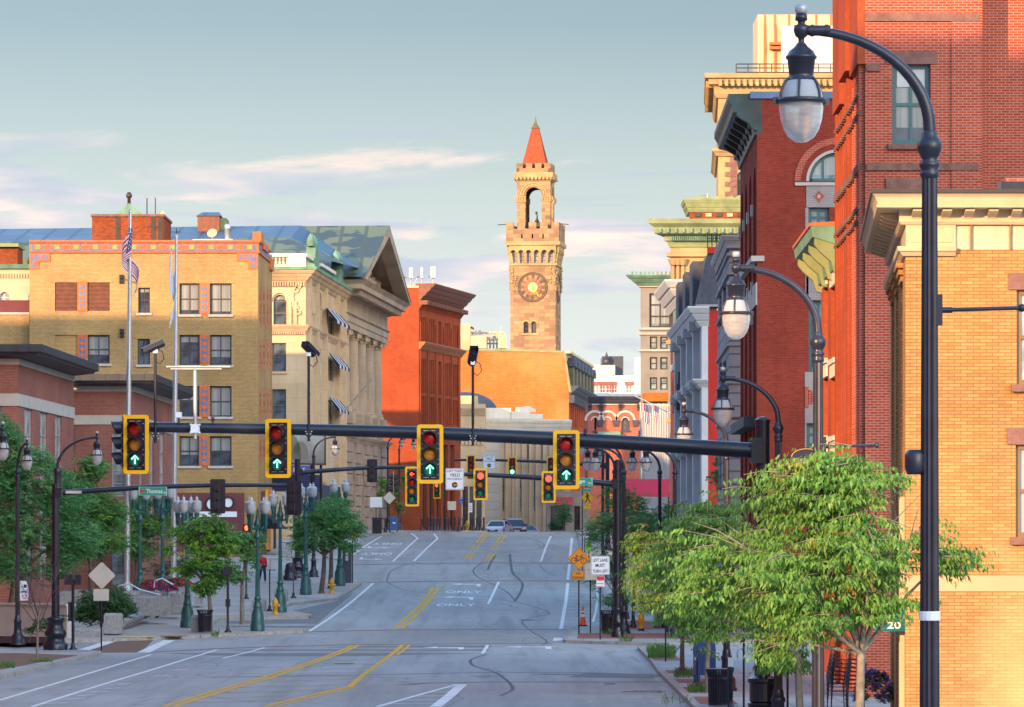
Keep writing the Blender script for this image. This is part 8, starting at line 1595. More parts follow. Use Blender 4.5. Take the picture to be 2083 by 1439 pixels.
# ================================================================== TREES AND PLANTS
def leaves_mesh(rng, anchors, dirs, llen, lwid, droop, per, tl, curl=0.25, flat=0.0):
    """leaves along twigs: anchors (n,3), dirs (n,3); returns vertex and face arrays"""
    n = len(anchors); k = per; t = (np.arange(k)+.5)/k
    A = anchors[:, None, :]+dirs[:, None, :]*(tl[:, None, None]*t[None, :, None]); A[..., 2] -= (t**2)[None, :]*tl[:, None]*curl
    A = A.reshape(-1, 3)+rng.normal(0, llen*.12, (n*k, 3)); D = np.repeat(dirs, k, 0)
    side = np.cross(D, [0, 0, 1.0]); side /= np.linalg.norm(side, axis=1, keepdims=True)+1e-9; sg = np.tile(np.where(np.arange(k) % 2 == 0, 1.0, -1.0), n)[:, None]
    ax = side*sg*.75+D*.45+rng.normal(0, .22, (n*k, 3)); ax[:, 2] -= droop+rng.normal(0, .25, n*k); ax /= np.linalg.norm(ax, axis=1, keepdims=True)
    w = np.cross(ax, rng.normal(0, 1, (n*k, 3))*(1-flat)+np.array([0, 0, 1.0])*flat*2+D*.3); w /= np.linalg.norm(w, axis=1, keepdims=True)+1e-9
    nn = np.cross(ax, w); L = llen*rng.uniform(.45, 1.35, (n*k, 1)); Wd = lwid*rng.uniform(.75, 1.2, (n*k, 1))
    p0 = A; p1 = A+ax*L*.38+w*Wd*.5+nn*Wd*.22; p2 = A+ax*L; p3 = A+ax*L*.38-w*Wd*.5+nn*Wd*.22
    V = np.stack([p0, p1, p2, p3], 1).reshape(-1, 3); m = n*k; F_ = np.arange(m*4).reshape(m, 4); return V, F_
def leaf_obj(name, V, F_, m, parent):
    off = np.array(wloc(parent)) if parent else np.zeros(3); me = bpy.data.meshes.new(name); nv, nf = len(V), len(F_)
    me.vertices.add(nv); me.vertices.foreach_set('co', (V-off).astype(np.float32).ravel()); me.loops.add(nf*4); me.loops.foreach_set('vertex_index', F_.astype(np.int32).ravel()); me.polygons.add(nf); me.polygons.foreach_set('loop_start', (np.arange(nf)*4).astype(np.int32)); me.update(calc_edges=True); me.materials.append(M[m])
    me.polygons.foreach_set('use_smooth', np.zeros(nf, dtype=bool)); return link(name, me, parent)
def tree(label, px, d, blobs, leaf, n_twigs, m, bark='bark', trunk_r=.09, fork=None, per=9, tl=.6, llen=.12, lwid=.045, droop=.8, group=None, seed=1, lean=0, shell=.35, layers=0, up=.13, cat='tree', name='tree', stems=1, gaps=-1.5):
    """blobs: (px, py, dd, rx_px, rz_px, ry_m) lumps of the crown, pixels measured at the trunk's distance"""
    rng = np.random.default_rng(seed); rnd = random.Random(seed); b0 = base(px, d, up); t = thing(name, label, cat, b0, 0, group); sc = d/FL
    B = [(np.array(P(x, y, d+dd)), np.array([rx*sc, ry, rz*sc])) for x, y, dd, rx, rz, ry in blobs]; vol = np.array([b[1].prod() for b in B])**.72; vol /= vol.sum()
    low = min(b[0][2]-b[1][2]*.5 for b in B); cen = sum(b[0]*v for b, v in zip(B, vol)); fk = Vector((PX(fork[0], d), d, PZ(fork[1], d))) if fork else Vector((b0.x+(cen[0]-b0.x)*.3, b0.y, max(b0.z+.5, low)))
    mb = MB()
    for s in range(stems):
        o = Vector(((s-(stems-1)/2)*.25, 0, 0)) if stems > 1 else Vector((0, 0, 0)); mid = b0+(fk-b0)*.5+Vector((rnd.uniform(-.06, .06), 0, 0))+o
        mb.tube([b0+o*.5, b0+o*.6+Vector((0, 0, .12)), mid, fk+o], [trunk_r*1.5, trunk_r*1.1, trunk_r, trunk_r*.85], 9)
    tips = []
    for c, r in B:
        e = Vector(c); mid = fk+(e-fk)*.5+Vector((rnd.uniform(-.15, .15), rnd.uniform(-.2, .2), .12*(e-fk).length*.5)); rr = trunk_r*.55
        mb.tube([fk, fk+(mid-fk)*.5, mid, e], [rr, rr*.8, rr*.6, rr*.3], 6)
        for _ in range(5):
            q = rng.normal(0, 1, 3); q /= np.linalg.norm(q); e2 = Vector(c+q*r*.8); s0 = mid+(e-mid)*rnd.uniform(.1, .9); mb.tube([s0, s0+(e2-s0)*.5+Vector((0, 0, .05)), e2], [rr*.32, rr*.22, rr*.08], 5, cap=False); tips.append(e2)
    mb.build('trunk', M[bark], t)
    idx = rng.choice(len(B), n_twigs, p=vol); C = np.array([B[i][0] for i in idx]); R = np.array([B[i][1] for i in idx]); q = rng.normal(0, 1, (n_twigs, 3)); q /= np.linalg.norm(q, axis=1, keepdims=True)
    rad = shell+(1-shell)*rng.uniform(0, 1, (n_twigs, 1))**.6; lump = .84+.34*np.sin(q[:, :1]*5+seed)*np.cos(q[:, 2:]*6+q[:, 1:2]*3); A = C+q*R*rad*lump
    gap = np.sin(A[:, 0]*2.6+seed)+np.sin(A[:, 2]*3.4+seed*1.7)+np.sin(A[:, 1]*2.2+A[:, 0]*1.4); kp = gap > gaps; A, D0 = A[kp], None; n_twigs = len(A); idx = idx[kp]
    if layers: A[:, 2] = A[:, 2]*.68+.32*(np.round(A[:, 2]/layers+.22*np.sin(A[:, :1].ravel()*1.7)+.2*np.sin(A[:, 1]*2.1))*layers)
    out = A-np.array([[*fk.xy, 0]]); out[:, 2] = 0; out /= np.linalg.norm(out, axis=1, keepdims=True)+1e-6; D = out+rng.normal(0, .55, (n_twigs, 3))*np.array([1, 1, .35]); D[:, 2] += .1; D /= np.linalg.norm(D, axis=1, keepdims=True)
    V, F_ = leaves_mesh(rng, A-D*tl*.5, D, llen, lwid, droop, per, tl*rng.uniform(.6, 1.25, n_twigs)); leaf_obj('crown', V, F_, m, t)
    tw = MB(); step = max(1, n_twigs//260)
    for i in range(0, n_twigs, step): a = Vector(A[i]-D[i]*tl*.5); e = Vector(A[i]+D[i]*tl*.5-np.array([0, 0, tl*.2])); tw.tube([a, (a+e)/2+Vector((0, 0, tl*.06)), e], [.012, .008, .004], 4, cap=False)
    tw.build('twig_stems', M[bark], t); return t  # thin bare twigs running through the leaves
ZG = 'young trees along the right kerb'
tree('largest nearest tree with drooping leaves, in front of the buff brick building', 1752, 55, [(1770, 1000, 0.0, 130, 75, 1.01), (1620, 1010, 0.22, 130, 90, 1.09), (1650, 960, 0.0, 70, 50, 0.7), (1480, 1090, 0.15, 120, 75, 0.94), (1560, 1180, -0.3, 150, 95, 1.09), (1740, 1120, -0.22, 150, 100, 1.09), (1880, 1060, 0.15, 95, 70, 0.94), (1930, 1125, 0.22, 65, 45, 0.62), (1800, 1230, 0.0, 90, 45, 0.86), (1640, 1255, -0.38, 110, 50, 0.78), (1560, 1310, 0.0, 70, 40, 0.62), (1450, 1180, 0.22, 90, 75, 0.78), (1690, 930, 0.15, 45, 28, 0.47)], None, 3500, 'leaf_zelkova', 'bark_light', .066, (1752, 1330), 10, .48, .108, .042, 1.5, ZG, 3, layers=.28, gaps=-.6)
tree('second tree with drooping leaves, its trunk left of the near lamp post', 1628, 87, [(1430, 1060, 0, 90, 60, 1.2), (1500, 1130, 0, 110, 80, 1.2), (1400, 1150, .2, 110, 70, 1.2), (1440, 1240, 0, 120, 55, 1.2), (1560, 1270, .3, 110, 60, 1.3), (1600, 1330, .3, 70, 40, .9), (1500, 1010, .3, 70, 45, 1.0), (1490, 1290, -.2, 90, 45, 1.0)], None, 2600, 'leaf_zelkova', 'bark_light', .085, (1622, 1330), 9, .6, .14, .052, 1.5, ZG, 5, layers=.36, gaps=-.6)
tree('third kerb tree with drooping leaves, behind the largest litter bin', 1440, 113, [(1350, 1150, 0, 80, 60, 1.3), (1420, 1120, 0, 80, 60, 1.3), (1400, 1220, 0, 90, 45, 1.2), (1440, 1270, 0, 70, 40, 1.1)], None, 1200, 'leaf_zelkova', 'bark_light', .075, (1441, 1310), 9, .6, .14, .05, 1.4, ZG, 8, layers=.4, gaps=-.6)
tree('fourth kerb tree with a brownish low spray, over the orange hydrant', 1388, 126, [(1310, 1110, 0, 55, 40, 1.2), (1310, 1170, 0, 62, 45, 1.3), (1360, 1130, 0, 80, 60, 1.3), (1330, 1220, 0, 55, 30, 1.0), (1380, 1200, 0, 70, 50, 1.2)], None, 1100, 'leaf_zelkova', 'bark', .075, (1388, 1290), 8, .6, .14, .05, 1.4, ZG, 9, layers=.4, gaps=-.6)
tree('dark feathery tree at the cone corner, behind the bicycle diamond sign', 1254, 174, [(1215, 1080, 0, 40, 45, 1.0), (1245, 1130, 0, 55, 50, 1.2), (1275, 1075, .4, 45, 50, 1.1), (1225, 1175, 0, 45, 35, 1.0), (1250, 1215, 0, 45, 22, .9), (1240, 1050, 0, 32, 35, .8)], None, 1700, 'leaf_locust_dark', 'bark', .07, (1254, 1230), 16, .5, .085, .035, .35, 'street trees beyond the cone corner', 12)
tree('pale feathery tree behind the dark corner tree, under the lamps', 1290, 200, [(1285, 1030, 0, 40, 38, 1.2), (1310, 1075, 0, 45, 38, 1.2), (1250, 1010, 0, 30, 45, 1.0), (1320, 1120, 0, 40, 40, 1.2)], None, 1100, 'leaf_locust', 'bark', .08, None, 16, .5, .1, .04, .3, 'street trees beyond the cone corner', 13)
tree('small far tree in front of the crimson canopy', 1340, 250, [(1320, 1060, 0, 40, 36, 1.3), (1365, 1050, 0, 35, 34, 1.3), (1340, 1100, 0, 50, 30, 1.3)], None, 700, 'leaf_locust', 'bark', .08, None, 14, .5, .13, .05, .3, 'street trees beyond the cone corner', 14)
tree('small far tree by the brown shop row on the crest', 1146, 330, [(1146, 1035, 0, 17, 25, .8), (1140, 1055, 0, 15, 14, .7), (1154, 1050, 0, 14, 16, .7)], None, 200, 'leaf_locust_dark', 'bark', .07, (1146, 1068), 12, .4, .15, .06, .3, 'street trees beyond the cone corner', 15)
tree('low round planter shrub on the crest below the brown shop row', 1128, 332, [(1128, 1066, 0, 16, 12, .6)], None, 90, 'leaf_bush', 'bark', .04, None, 10, .3, .14, .06, .3, None, 16, cat='shrub', name='shrub')
tree('deep green tree before the red side wall, behind the capped mast post', 1500, 205, [(1490, 925, 0, 48, 42, 1.2), (1475, 965, 0, 38, 35, 1.0), (1530, 950, .3, 35, 40, 1.2), (1500, 1000, 0, 50, 40, 1.2)], None, 560, 'leaf_green', 'bark', .1, None, 11, .5, .2, .11, .5, None, 17)
LGp = 'feathery trees on the left plaza'
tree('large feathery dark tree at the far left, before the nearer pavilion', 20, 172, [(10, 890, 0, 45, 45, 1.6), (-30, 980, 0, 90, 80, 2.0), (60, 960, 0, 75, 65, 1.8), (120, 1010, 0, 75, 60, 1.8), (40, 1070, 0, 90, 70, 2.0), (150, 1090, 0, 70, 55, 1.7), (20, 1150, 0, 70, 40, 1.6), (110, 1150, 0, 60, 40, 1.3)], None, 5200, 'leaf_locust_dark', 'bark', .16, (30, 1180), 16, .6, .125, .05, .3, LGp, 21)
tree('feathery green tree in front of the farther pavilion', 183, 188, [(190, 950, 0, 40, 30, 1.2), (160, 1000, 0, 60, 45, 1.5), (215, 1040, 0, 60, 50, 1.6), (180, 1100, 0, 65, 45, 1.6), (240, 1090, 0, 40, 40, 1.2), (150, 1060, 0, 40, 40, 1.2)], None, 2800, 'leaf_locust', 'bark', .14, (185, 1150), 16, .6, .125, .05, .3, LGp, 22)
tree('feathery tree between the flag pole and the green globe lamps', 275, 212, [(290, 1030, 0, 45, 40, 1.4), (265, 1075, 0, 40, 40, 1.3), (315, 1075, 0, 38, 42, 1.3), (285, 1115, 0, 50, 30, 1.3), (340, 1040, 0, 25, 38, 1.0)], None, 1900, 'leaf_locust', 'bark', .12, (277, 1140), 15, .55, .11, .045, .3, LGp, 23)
tree('bright green young tree with big leaves beside the litter bin', 428, 174, [(420, 1070, 0, 55, 32, 1.0), (375, 1085, 0, 40, 32, .9), (455, 1105, 0, 40, 38, 1.0), (400, 1130, 0, 60, 45, 1.2), (440, 1160, 0, 48, 35, 1.0), (375, 1150, 0, 30, 30, .8), (415, 1195, 0, 35, 18, .7), (350, 1120, 0, 22, 22, .6)], None, 900, 'leaf_bright', 'bark_light', .1, (425, 1200), 9, .42, .19, .085, .55, None, 24)
tree('soft green tree just right of the bright young tree', 493, 181, [(490, 1100, 0, 32, 38, 1.0), (505, 1130, 0, 28, 40, .9), (480, 1165, 0, 28, 26, .9), (520, 1095, 0, 22, 18, .6)], None, 800, 'leaf_green', 'bark_light', .1, (493, 1190), 11, .45, .12, .055, .4, None, 25)
PG = 'grouped trees on the left pavement'
tree('fullest of the grouped pavement trees, leaning trunk by the yellow hydrant', 654, 211, [(655, 1040, 0, 50, 32, 1.2), (620, 1070, 0, 32, 32, 1.0), (690, 1060, 0, 45, 35, 1.2), (655, 1090, 0, 60, 35, 1.3), (705, 1100, 0, 32, 30, 1.0), (612, 1110, 0, 28, 24, .8)], None, 1500, 'leaf_green', 'bark', .13, (660, 1130), 12, .5, .13, .06, .35, PG, 26)
tree('grouped pavement tree with the straight trunk behind the leaning one', 672, 216, [(680, 1030, 0, 40, 28, 1.2), (710, 1045, 0, 30, 30, 1.0), (670, 1065, .4, 45, 30, 1.1), (725, 1075, 0, 22, 26, .9)], None, 900, 'leaf_green', 'bark', .12, (674, 1120), 12, .5, .13, .06, .35, PG, 27)
tree('slim far tree beside the red brick side wall', 812, 338, [(800, 1000, 0, 22, 26, .9), (812, 1030, 0, 16, 16, .7), (785, 985, 0, 14, 14, .7), (825, 975, 0, 14, 14, .6)], None, 240, 'leaf_locust', 'bark', .07, (812, 1045), 12, .4, .16, .07, .3, None, 28)
tree('yellowish far tree behind the red left arrow signal', 770, 332, [(770, 1000, 0, 16, 18, .8), (776, 980, 0, 14, 14, .6)], None, 110, 'leaf_bright', 'bark', .06, (772, 1040), 12, .4, .16, .07, .3, None, 29)
tree('wide clipped evergreen bush on the stone planter left of the path', 215, 172, [(190, 1225, 0, 45, 32, .9), (235, 1222, 0, 45, 35, .9), (170, 1250, 0, 30, 26, .7), (255, 1240, 0, 30, 22, .7), (215, 1250, 0, 45, 22, .8)], None, 1300, 'leaf_bush', 'bark', .05, None, 10, .3, .1, .06, .3, None, 30, up=.3, cat='bush', name='bush')
tree('low green shrub behind the flower bed', 420, 215, [(330, 1160, 0, 40, 26, .9), (370, 1150, 0, 34, 30, .9)], None, 260, 'leaf_bush', 'bark', .05, None, 10, .3, .12, .06, .3, None, 31, up=.5, cat='bush', name='bush')
tree('small weedy shrub in the mulch bed before the pale retaining wall', 60, 160, [(85, 1270, 0, 22, 14, .4), (60, 1282, 0, 14, 10, .3), (125, 1258, 0, 14, 10, .3)], None, 110, 'leaf_bush', 'bark', .02, None, 8, .25, .1, .05, .2, None, 32, up=.2, cat='bush', name='bush')
def sapling(label, px, d, top, seed, spread):
    rnd = random.Random(seed); b0 = base(px, d); t = thing('bare_sapling', label, 'tree', b0, 0, 'bare saplings'); mb = MB(); fk = P(px+3, 1248, d); mb.tube([b0, b0+(fk-b0)*.5, fk], [.05, .042, .036], 8); mb.build('trunk', M['bark_light'], t); mb = MB()
    def br(p, dv, ln, r, dep):
        q = p+dv*ln*.5+Vector((rnd.uniform(-.05, .05), 0, .03)); e = p+dv*ln; mb.tube([p, q, e], [r, r*.75, r*.45], 5, cap=False)
        if dep:
            for _ in range(3): nd = (dv+Vector((rnd.uniform(-.6, .6), rnd.uniform(-.6, .6), rnd.uniform(-.05, .45)))).normalized(); br(p+dv*ln*rnd.uniform(.4, 1), nd, ln*rnd.uniform(.5, .75), r*.5, dep-1)
    for k in range(7): a = rnd.uniform(0, 2*pi); br(fk+Vector((0, 0, -.1*k)), Vector((cos(a)*spread, sin(a)*spread, 1)).normalized(), rnd.uniform(1.3, 2.1), .02, 2)
    mb.build('branches', M['bark_purple'], t)
sapling('leafless sapling on the near left pavement in front of the ornate mast post', 75, 140, 1100, 4, .75)
# grass tufts and weeds
def grass(px0, px1, d0, d1, n, h, seed, kind=True):
    rng = np.random.default_rng(seed); V = []; 
    for i in range(n):
        d = rng.uniform(d0, d1); x = PX(rng.uniform(px0, px1), d); z = g(d)+.13; a = rng.uniform(0, pi); hh = h*rng.uniform(.4, 1.1); w = .012; dx, dy = cos(a)*w, sin(a)*w; lx, ly = rng.normal(0, .3*hh), rng.normal(0, .3*hh); V += [(x-dx, d-dy, z), (x+dx, d+dy, z), (x+lx*.5+dx*.6, d+ly*.5+dy*.6, z+hh*.7), (x+lx, d+ly, z+hh)]
    return np.array(V)
parts = [grass(1318, 1372, 143, 152, 900, .36, 1), grass(1372, 1415, 124, 130, 260, .2, 2), grass(1400, 1440, 113, 117, 300, .2, 3), grass(1225, 1260, 170, 174, 150, .3, 4), grass(0, 30, 133, 136, 160, .2, 5), grass(60, 108, 139, 141, 120, .15, 6), grass(430, 445, 168, 172, 60, .25, 7), grass(1345, 1405, 105, 109, 26, .26, 8), grass(1262, 1285, 163.2, 164.2, 60, .3, 9)]
V = np.concatenate(parts); o = leaf_obj('grass', V, np.arange(len(V)).reshape(-1, 4), 'grass_blade', None); tag(o, kind='stuff')
# flowers
def flower_mass(label, px, py, d, rx, rz, n, m, seed, name='flower_bed', ry=.6):
    rng = np.random.default_rng(seed); t = thing(name, label, 'flowers', P(px, py+rz, d)); c = np.array(P(px, py, d)); q = rng.normal(0, 1, (n, 3)); q /= np.linalg.norm(q, axis=1, keepdims=True); q[:, 2] = np.abs(q[:, 2])*1.2-.25; A = c+q*np.array([rx*d/FL, ry, rz*d/FL]); D = q+rng.normal(0, .3, (n, 3)); D /= np.linalg.norm(D, axis=1, keepdims=True)
    V, F_ = leaves_mesh(rng, A*.0+(c+(A-c)*.85), D, .12, .05, .2, 6, np.full(n, .15)); leaf_obj('foliage', V, F_, 'leaf_bush', t)
    V, F_ = leaves_mesh(rng, A, D, .07, .07, .0, 5, np.full(n, .08), flat=.4); k = len(F_)//2; leaf_obj('blossom', V, F_, m, t); return t
flower_mass('bed of red flowers at the back of the stone planter', 358, 1190, 190, 34, 12, 260, 'flower_red', 1); flower_mass('bed of deep pink flowers in the middle of the stone planter', 330, 1197, 186, 30, 12, 240, 'flower_pink', 2); flower_mass('scarlet flowers at the left end of the stone planter', 303, 1192, 188, 16, 10, 120, 'flower_red', 3)
t = flower_mass('leafy bush with purple flowers by the entrance numbered 120', 1778, 1410, 94, 36, 45, 150, 'flower_purple', 4, 'flower_bush', .45)

# ---- granite planters, walls and steps of the left plaza
def stone(label, px0, px1, y0, y1, d, dep, m='granite', name='granite_block', cap=True, grp='granite blocks on the plaza'):
    t = thing(name, label, 'stone block', P((px0+px1)/2, y1, d), 0, grp); x0, x1, z1, z0 = PX(px0, d), PX(px1, d), PZ(y0, d), PZ(y1, d)-.05; mb = MB(); h = .1; c = .05
    q = [(x0, d), (x1, d), (x1, d+dep), (x0, d+dep)]; ins = [(x0+c, d+c), (x1-c, d+c), (x1-c, d+dep-c), (x0+c, d+dep-c)]
    vs = [(*p, z0) for p in q]+[(*p, z1-h) for p in q]+[(*p, z1) for p in ins]; mb.add(vs, [(0, 1, 5, 4), (1, 2, 6, 5), (2, 3, 7, 6), (3, 0, 4, 7), (4, 5, 9, 8), (5, 6, 10, 9), (6, 7, 11, 10), (7, 4, 8, 11), (8, 9, 10, 11)]); mb.build('block', M[m], t); return t
stone('single rough granite block with a dark stain left of the path', 211, 246, 1248, 1287, 170, .9); stone('long granite planter wall right of the flag pole base', 280, 343, 1213, 1251, 181, 1.0); stone('granite block between the long planter wall and the path', 344, 366, 1208, 1245, 186, 1.2); stone('granite block stepping back beside the path, under the flowers', 367, 384, 1204, 1238, 190, 1.6); stone('granite block at the back of the path, smallest in the row', 396, 408, 1200, 1228, 196, 1.6); stone('granite block behind the kerb tip globe lamp', 512, 540, 1220, 1251, 193, .9); stone('granite block right of the second globe lamp, partly hidden', 558, 584, 1200, 1228, 202, .9); stone('granite block behind the litter bin and young tree', 388, 405, 1252, 1284, 173, .8); stone('low granite planter under the evergreen bush', 136, 205, 1278, 1302, 168, 1.2)
stone('granite drum footing under the flag pole', 243, 280, 1206, 1248, 183, 1.2)
t = thing('stone_log', 'low rounded stone kerb of three drums beside the path', 'stone kerb', G(248, 1275)+(0,)); t.location.z = g(t.location.y)+.13; mb = MB(); a, c = P(247, 1266, 175), P(301, 1247, 184)
for i in range(4): mb.tube([a+(c-a)*(i/4), a+(c-a)*((i+.97)/4)], .22, 14)
mb.build('drum', M['granite'], t)
t = thing('retaining_wall', 'long pale concrete retaining wall at the far left', 'wall', P(60, 1300, 170)); Fw = Face((-60, 171), (136, 167)); mb = MB(); mb.fbox(Fw, 0, Fw.L, g(168), Fw.z(60, 1232), -.4, 0); mb.build('wall', M['cast_stone'], t); mb = MB(); mb.fbox(Fw, 0, Fw.L, Fw.z(60, 1232)+.001, Fw.z(60, 1228), -.5, .06); mb.build('coping', M['cast_stone'], t)
mb = MB(); gpoly(mb, [(-28, 161), (-19.2, 160.5), (-19, 166.8), (-28, 170.5)], .18); tag(mb.build('mulch', M['mulch']), kind='stuff')
t = thing('plaza_steps', 'grey granite steps with pale handrails leading up to the pavilions', 'steps', P(220, 1240, 186)); mb = MB()
for i in range(4): mb.bx(PX(120, 190), PX(330, 190), 186+i*.5, 192, PZ(1236-i*9, 190)-.8, PZ(1230-i*9, 190))
mb.build('step', M['granite'], t); mb = MB()
for p in ([(240, 1206), (241, 1192), (262, 1187), (285, 1200), (326, 1211)], [(313, 1196), (315, 1181), (330, 1177), (345, 1186), (352, 1190)]): mb.tube([P(x, y, 184) for x, y in p], .04, 6)
mb.build('handrail', M['aluminium'], t)
mb = MB(); mb.lathe([(.55, 0), (.55, .02), (0, .021)], (*G(352, 1301), g(G(352, 1301)[1])+.13), 20, False); tag(mb.build('manhole_cover', M['brown_crossing']), 'round brown manhole cover at the plaza kerb', 'manhole cover')
mb = MB(); gpoly(mb, [G(242, 1304), G(314, 1303), G(314, 1301.6), G(242, 1302.6)], .145); tag(mb.build('tactile_strip', M['sign_yellow']), 'yellow tactile warning strip at the brown crossing', 'tactile paving')
tag(link('puddle', (lambda mb: (gpoly(mb, [(3.2, 116.6), (4.5, 116.2), (4.6, 117.2), (3.7, 117.5)], .012), mb.mesh('puddle', mat('wet', (.3, .33, .36), .08, 0, .05, 1)))[1])(MB())), kind='structure')

# ---- stacked chairs
def make_chair():
    t = thing('stacked_chair', 'black metal cafe chair in the leaning stack by the red wall', 'chair', (0, 0, 0), 0, 'stacked black cafe chairs'); s = MB()
    for i in range(6): s.bx(-.21+.07*i, -.16+.07*i, -.2, .2, .44, .455)
    s.build('seat', M['black_iron'], t); s = MB()
    for x in (-.21, .21): s.tube([(x, .2, .45), (x, .27, .88)], .015, 6)
    for i in range(5): s.tube([(-.21, .215+.014*i, .55+.075*i), (.21, .215+.014*i, .55+.075*i)], .012, 5)
    s.build('backrest', M['black_iron'], t)
    for x, y in ((-.21, -.2), (.21, -.2), (-.21, .2), (.21, .2)): s = MB(); s.tube([(x, y, .45), (x*1.1, y*1.15, 0)], .015, 6); s.build('leg', M['black_iron'], t)
    for x in (-.23, .23): s = MB(); s.tube([(x, .22, .64), (x, -.1, .66), (x, -.2, .6), (x, -.2, .45)], .014, 6); s.build('armrest', M['black_iron'], t)
    return t
ch = make_chair(); b0 = base(1708, 104); n = 0
for k in range(2):
    for i in range(7):
        p = b0+Vector((k*.42-.05, -k*.5+i*.04, i*.105)); rz = pi/2+.15-.3*k
        if n == 0: ch.location = p; ch.rotation_euler = (0, -.02, rz)
        else: c = clone(ch, p, rz, 'black metal cafe chair in the leaning stack by the red wall'); c.rotation_euler = (.03*i, 0, rz)
        n += 1

# ---- person walking up the left pavement
def person(label, loc, rz, hgt_, top, trousers):
    k = hgt_/1.75; J = {'pel': (0, 0, .95), 'sp': (0, 0, 1.12), 'ch': (0, -.01, 1.32), 'nk': (0, 0, 1.47), 'hd': (0, -.02, 1.58), 'ht': (0, -.01, 1.7), 'sl': (.19, 0, 1.41), 'sr': (-.19, 0, 1.41), 'el': (.25, .06, 1.14), 'er': (-.25, -.06, 1.15), 'wl': (.24, -.06, .92), 'wr': (-.24, -.2, .97), 'hl': (.24, -.09, .84), 'hr': (-.23, -.26, .92), 'hpl': (.1, 0, .92), 'hpr': (-.1, 0, .92), 'kl': (.11, -.1, .5), 'kr': (-.11, .06, .5), 'al': (.11, -.12, .09), 'ar': (-.11, .26, .12), 'tl': (.12, -.27, .03), 'tr': (-.12, .13, .03)}
    E = [('pel', 'sp'), ('sp', 'ch'), ('ch', 'nk'), ('nk', 'hd'), ('hd', 'ht'), ('ch', 'sl'), ('sl', 'el'), ('el', 'wl'), ('wl', 'hl'), ('ch', 'sr'), ('sr', 'er'), ('er', 'wr'), ('wr', 'hr'), ('pel', 'hpl'), ('hpl', 'kl'), ('kl', 'al'), ('al', 'tl'), ('pel', 'hpr'), ('hpr', 'kr'), ('kr', 'ar'), ('ar', 'tr')]
    RR = {'pel': .14, 'sp': .125, 'ch': .145, 'nk': .055, 'hd': .1, 'ht': .07, 'sl': .07, 'sr': .07, 'el': .048, 'er': .048, 'wl': .034, 'wr': .034, 'hl': .035, 'hr': .035, 'hpl': .1, 'hpr': .1, 'kl': .065, 'kr': .065, 'al': .045, 'ar': .045, 'tl': .04, 'tr': .04}
    t = thing('person', label, 'person', loc, rz); nm = list(J)
    def skin(name, edges, m, grow=0):
        us = [q for q in nm if any(q in e for e in edges)]; me = bpy.data.meshes.new(name); me.from_pydata([Vector(J[q])*k for q in us], [(us.index(a), us.index(b_)) for a, b_ in edges], []); o = bpy.data.objects.new(name, me); COL.objects.link(o); o.modifiers.new('skin', 'SKIN'); s_ = o.modifiers.new('sub', 'SUBSURF'); s_.levels = s_.render_levels = 2
        for i, q in enumerate(us): v = me.skin_vertices[0].data[i]; v.radius = ((RR[q]+grow)*k,)*2; v.use_root = (i == 0)
        bpy.context.view_layer.update(); m2 = bpy.data.meshes.new_from_object(o.evaluated_get(bpy.context.evaluated_depsgraph_get())); bpy.data.objects.remove(o); m2.materials.clear(); m2.materials.append(M[m]); [setattr(p, 'use_smooth', True) for p in m2.polygons]; return link(name, m2, t)
    skin('body', E, 'skin'); skin('jacket', [e for e in E[:3]]+[('ch', 'sl'), ('sl', 'el'), ('el', 'wl'), ('ch', 'sr'), ('sr', 'er'), ('er', 'wr')], top, .014); skin('trousers', [('pel', 'hpl'), ('hpl', 'kl'), ('kl', 'al'), ('pel', 'hpr'), ('hpr', 'kr'), ('kr', 'ar')], trousers, .014)
    mb = MB(); mb.lathe([(0.0, -.02), (.105, -.03), (.118, .05), (.1, .12), (.05, .16), (0, .17)], Vector((0, .012, 1.60))*k, 14); mb.build('hair', M['hair_dark'], t)
    mb = MB(); mb.lathe([(0, -.012), (.018, -.008), (.018, .008), (0, .012)], Vector((0, -.128, 1.59))*k, 8); [mb.lathe([(0, -.01), (.012, 0), (0, .01)], Vector((s_*.035, -.112, 1.615))*k, 6) for s_ in (-1, 1)]; mb.build('face', M['skin'], t)
    return t
person('person in a red jacket and dark trousers walking behind the kerb tip globe lamp', base(534, 222), .5, 1.72, 'cloth_red', 'cloth_navy')

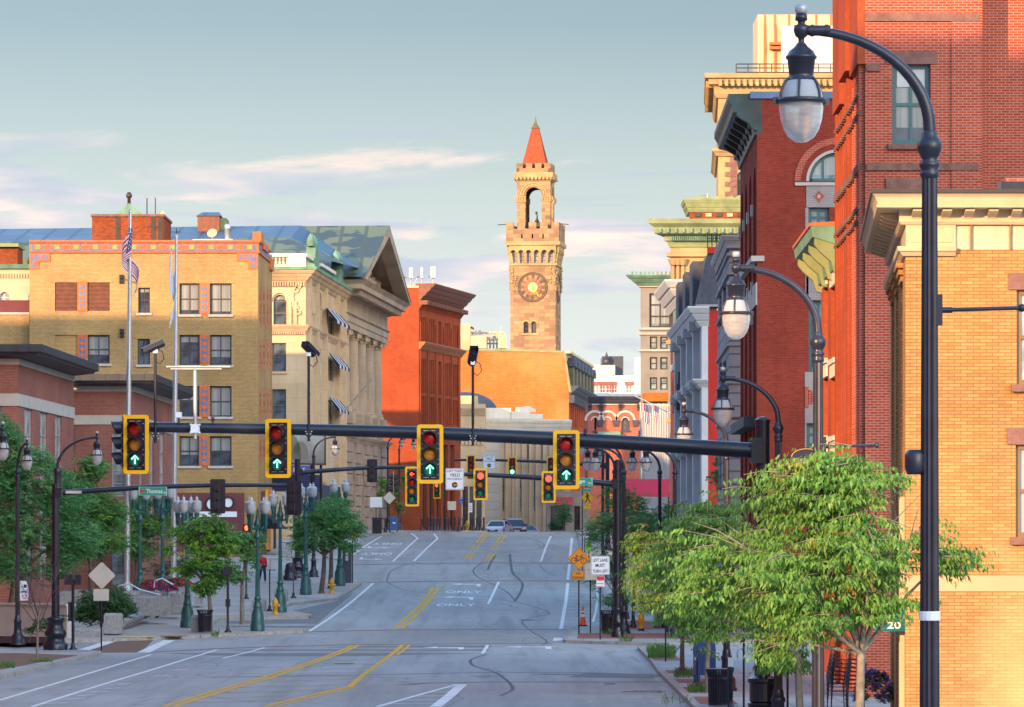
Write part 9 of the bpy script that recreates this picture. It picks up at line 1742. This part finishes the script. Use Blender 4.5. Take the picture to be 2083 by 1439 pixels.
# ---- cars beyond the crest
def car(label, px, d, rz, m, kind):
    L_, Wd, H = {'sedan': (4.7, 1.82, 1.44), 'van': (4.9, 1.95, 1.76)}[kind]; t = thing('car', label, 'car', (0, 0, 0), rz); hw = Wd/2
    if kind == 'sedan': low = [(-L_/2, .35), (-L_/2+.05, .62), (-L_/2+.25, .74), (-1.0, .92), (-.75, .95), (1.5, .98), (2.1, .98), (L_/2, .9), (L_/2, .4)]; cab = [(-1.05, .92), (-.25, 1.38), (.2, H), (.9, H-.02), (1.9, .98)]
    else: low = [(-L_/2, .35), (-L_/2+.04, .7), (-L_/2+.3, .86), (-1.35, 1.05), (-1.1, 1.08), (2.3, 1.1), (L_/2, 1.05), (L_/2, .4)]; cab = [(-1.45, 1.05), (-.55, 1.62), (-.1, H), (1.9, H-.03), (2.35, 1.1)]
    def shell(mb, prof_, hw0, hw1):
        n = len(prof_); vs = [(s*(hw0 if z < .5 else hw1), y, z) for s in (-1, 1) for y, z in prof_]; mb.add(vs, [tuple(range(n)), tuple(range(2*n-1, n-1, -1))]+[(i, i+n, (i+1) % n+n, (i+1) % n) for i in range(n)])
    mb = MB(); shell(mb, low, hw, hw-.04); n = len(cab); tw = hw-.26; vs = [(s*(hw-.06 if i in (0, n-1) else tw), y, z) for s in (-1, 1) for i, (y, z) in enumerate(cab)]
    mb.add(vs, [(i, i+n, i+n+1, i+1) for i in range(1, n-2)]); body = mb
    for i0, i1 in ((0, 1), (n-2, n-1)):
        for s in (-1, 1):
            p, q = Vector(vs[(0 if s < 0 else n)+i0]), Vector(vs[(0 if s < 0 else n)+i1]); mb.tube([p, q], .045, 6)
    for s in (-1, 1):
        pts = [Vector(vs[(0 if s < 0 else n)+i]) for i in range(n)]; mb.tube(pts[1:n-1], .04, 6)
    bo = mb.build('body', M[m], t); bv = bo.modifiers.new('bevel', 'BEVEL'); bv.width = .05; bv.segments = 2; bv.limit_method = 'ANGLE'
    mb = MB(); e = .012; mb.quad(vs[0], vs[n], vs[n+1], vs[1]); mb.build('windscreen', M['car_glass'], t); mb = MB(); mb.quad(vs[n-2], vs[2*n-2], vs[2*n-1], vs[n-1]); mb.build('rear_window', M['car_glass'], t)
    for s in (-1, 1): mb = MB(); o = 0 if s < 0 else n; mb.poly([vs[o+i] for i in range(n)]); mb.build('side_window', M['car_glass'], t)
    fy = -L_/2; zl = .68 if kind == 'sedan' else .78
    for s in (-1, 1): mb = MB(); mb.add([(s*(hw-.08), fy+.14, zl+.1), (s*(hw-.5), fy+.02, zl+.02), (s*(hw-.5), fy-.01, zl-.08), (s*(hw-.06), fy+.06, zl-.06)], [(0, 1, 2, 3)]); mb.build('headlight', M['headlight'], t)
    mb = MB(); mb.bx(-.5, .5, fy-.015, fy+.05, .42, .58); mb.build('grille', M['signal_black'], t); mb = MB(); mb.bx(-.26, .26, fy-.03, fy-.016, .5, .62); mb.build('licence_plate', M['sign_white'], t)
    for s in (-1, 1): mb = MB(); mb.box((s*(hw+.08), cab[0][0]+.45, cab[0][1]+.1), (.2, .12, .14)); mb.build('wing_mirror', M[m], t)
    for s in (-1, 1):
        for y in (-L_/2+.9, L_/2-.95): w = MB(); w.tube([(s*(hw-.2), y, .33), (s*(hw+.01), y, .33)], .33, 18); wh = w.build('wheel', M['rubber'], t); r_ = MB(); r_.tube([(s*(hw-.1), y, .33), (s*(hw+.02), y, .33)], .2, 14); r_.build('rim', M['galvanised'], wh)
    t.location = base(px, d, 0.01); return t
car('white sedan coming over the crest of the road, front to the viewer', 1013, 369, -.22, 'car_white', 'sedan'); car('dark maroon minivan beside the white sedan on the crest', 1045, 374, .12, 'car_maroon', 'van'); car('silver car mostly hidden behind the maroon minivan', 1071, 388, .25, 'car_silver', 'sedan')

for lab, px, py, r in (('dark iron manhole cover in the left lane, before the first brick crossing', 700, 1351, .36), ('dark iron manhole cover in the middle lane between the two crossings', 1072, 1262, .36), ('small round iron valve cover near the right kerb parking lines', 1240, 1392, .17)):
    x, d = G(px, py); mb = MB(); mb.lathe([(r, 0), (r, .012), (r*.9, .014), (0, .014)], (x, d, g(d)+.006), 20, False); tag(mb.build('manhole_cover', M['skid']), lab, 'manhole cover')
# ------------------------------------------------------------------ drop empty meshes left by optional features
for o in list(bpy.data.objects):
    if o.type == 'MESH' and len(o.data.vertices) == 0: bpy.data.objects.remove(o)
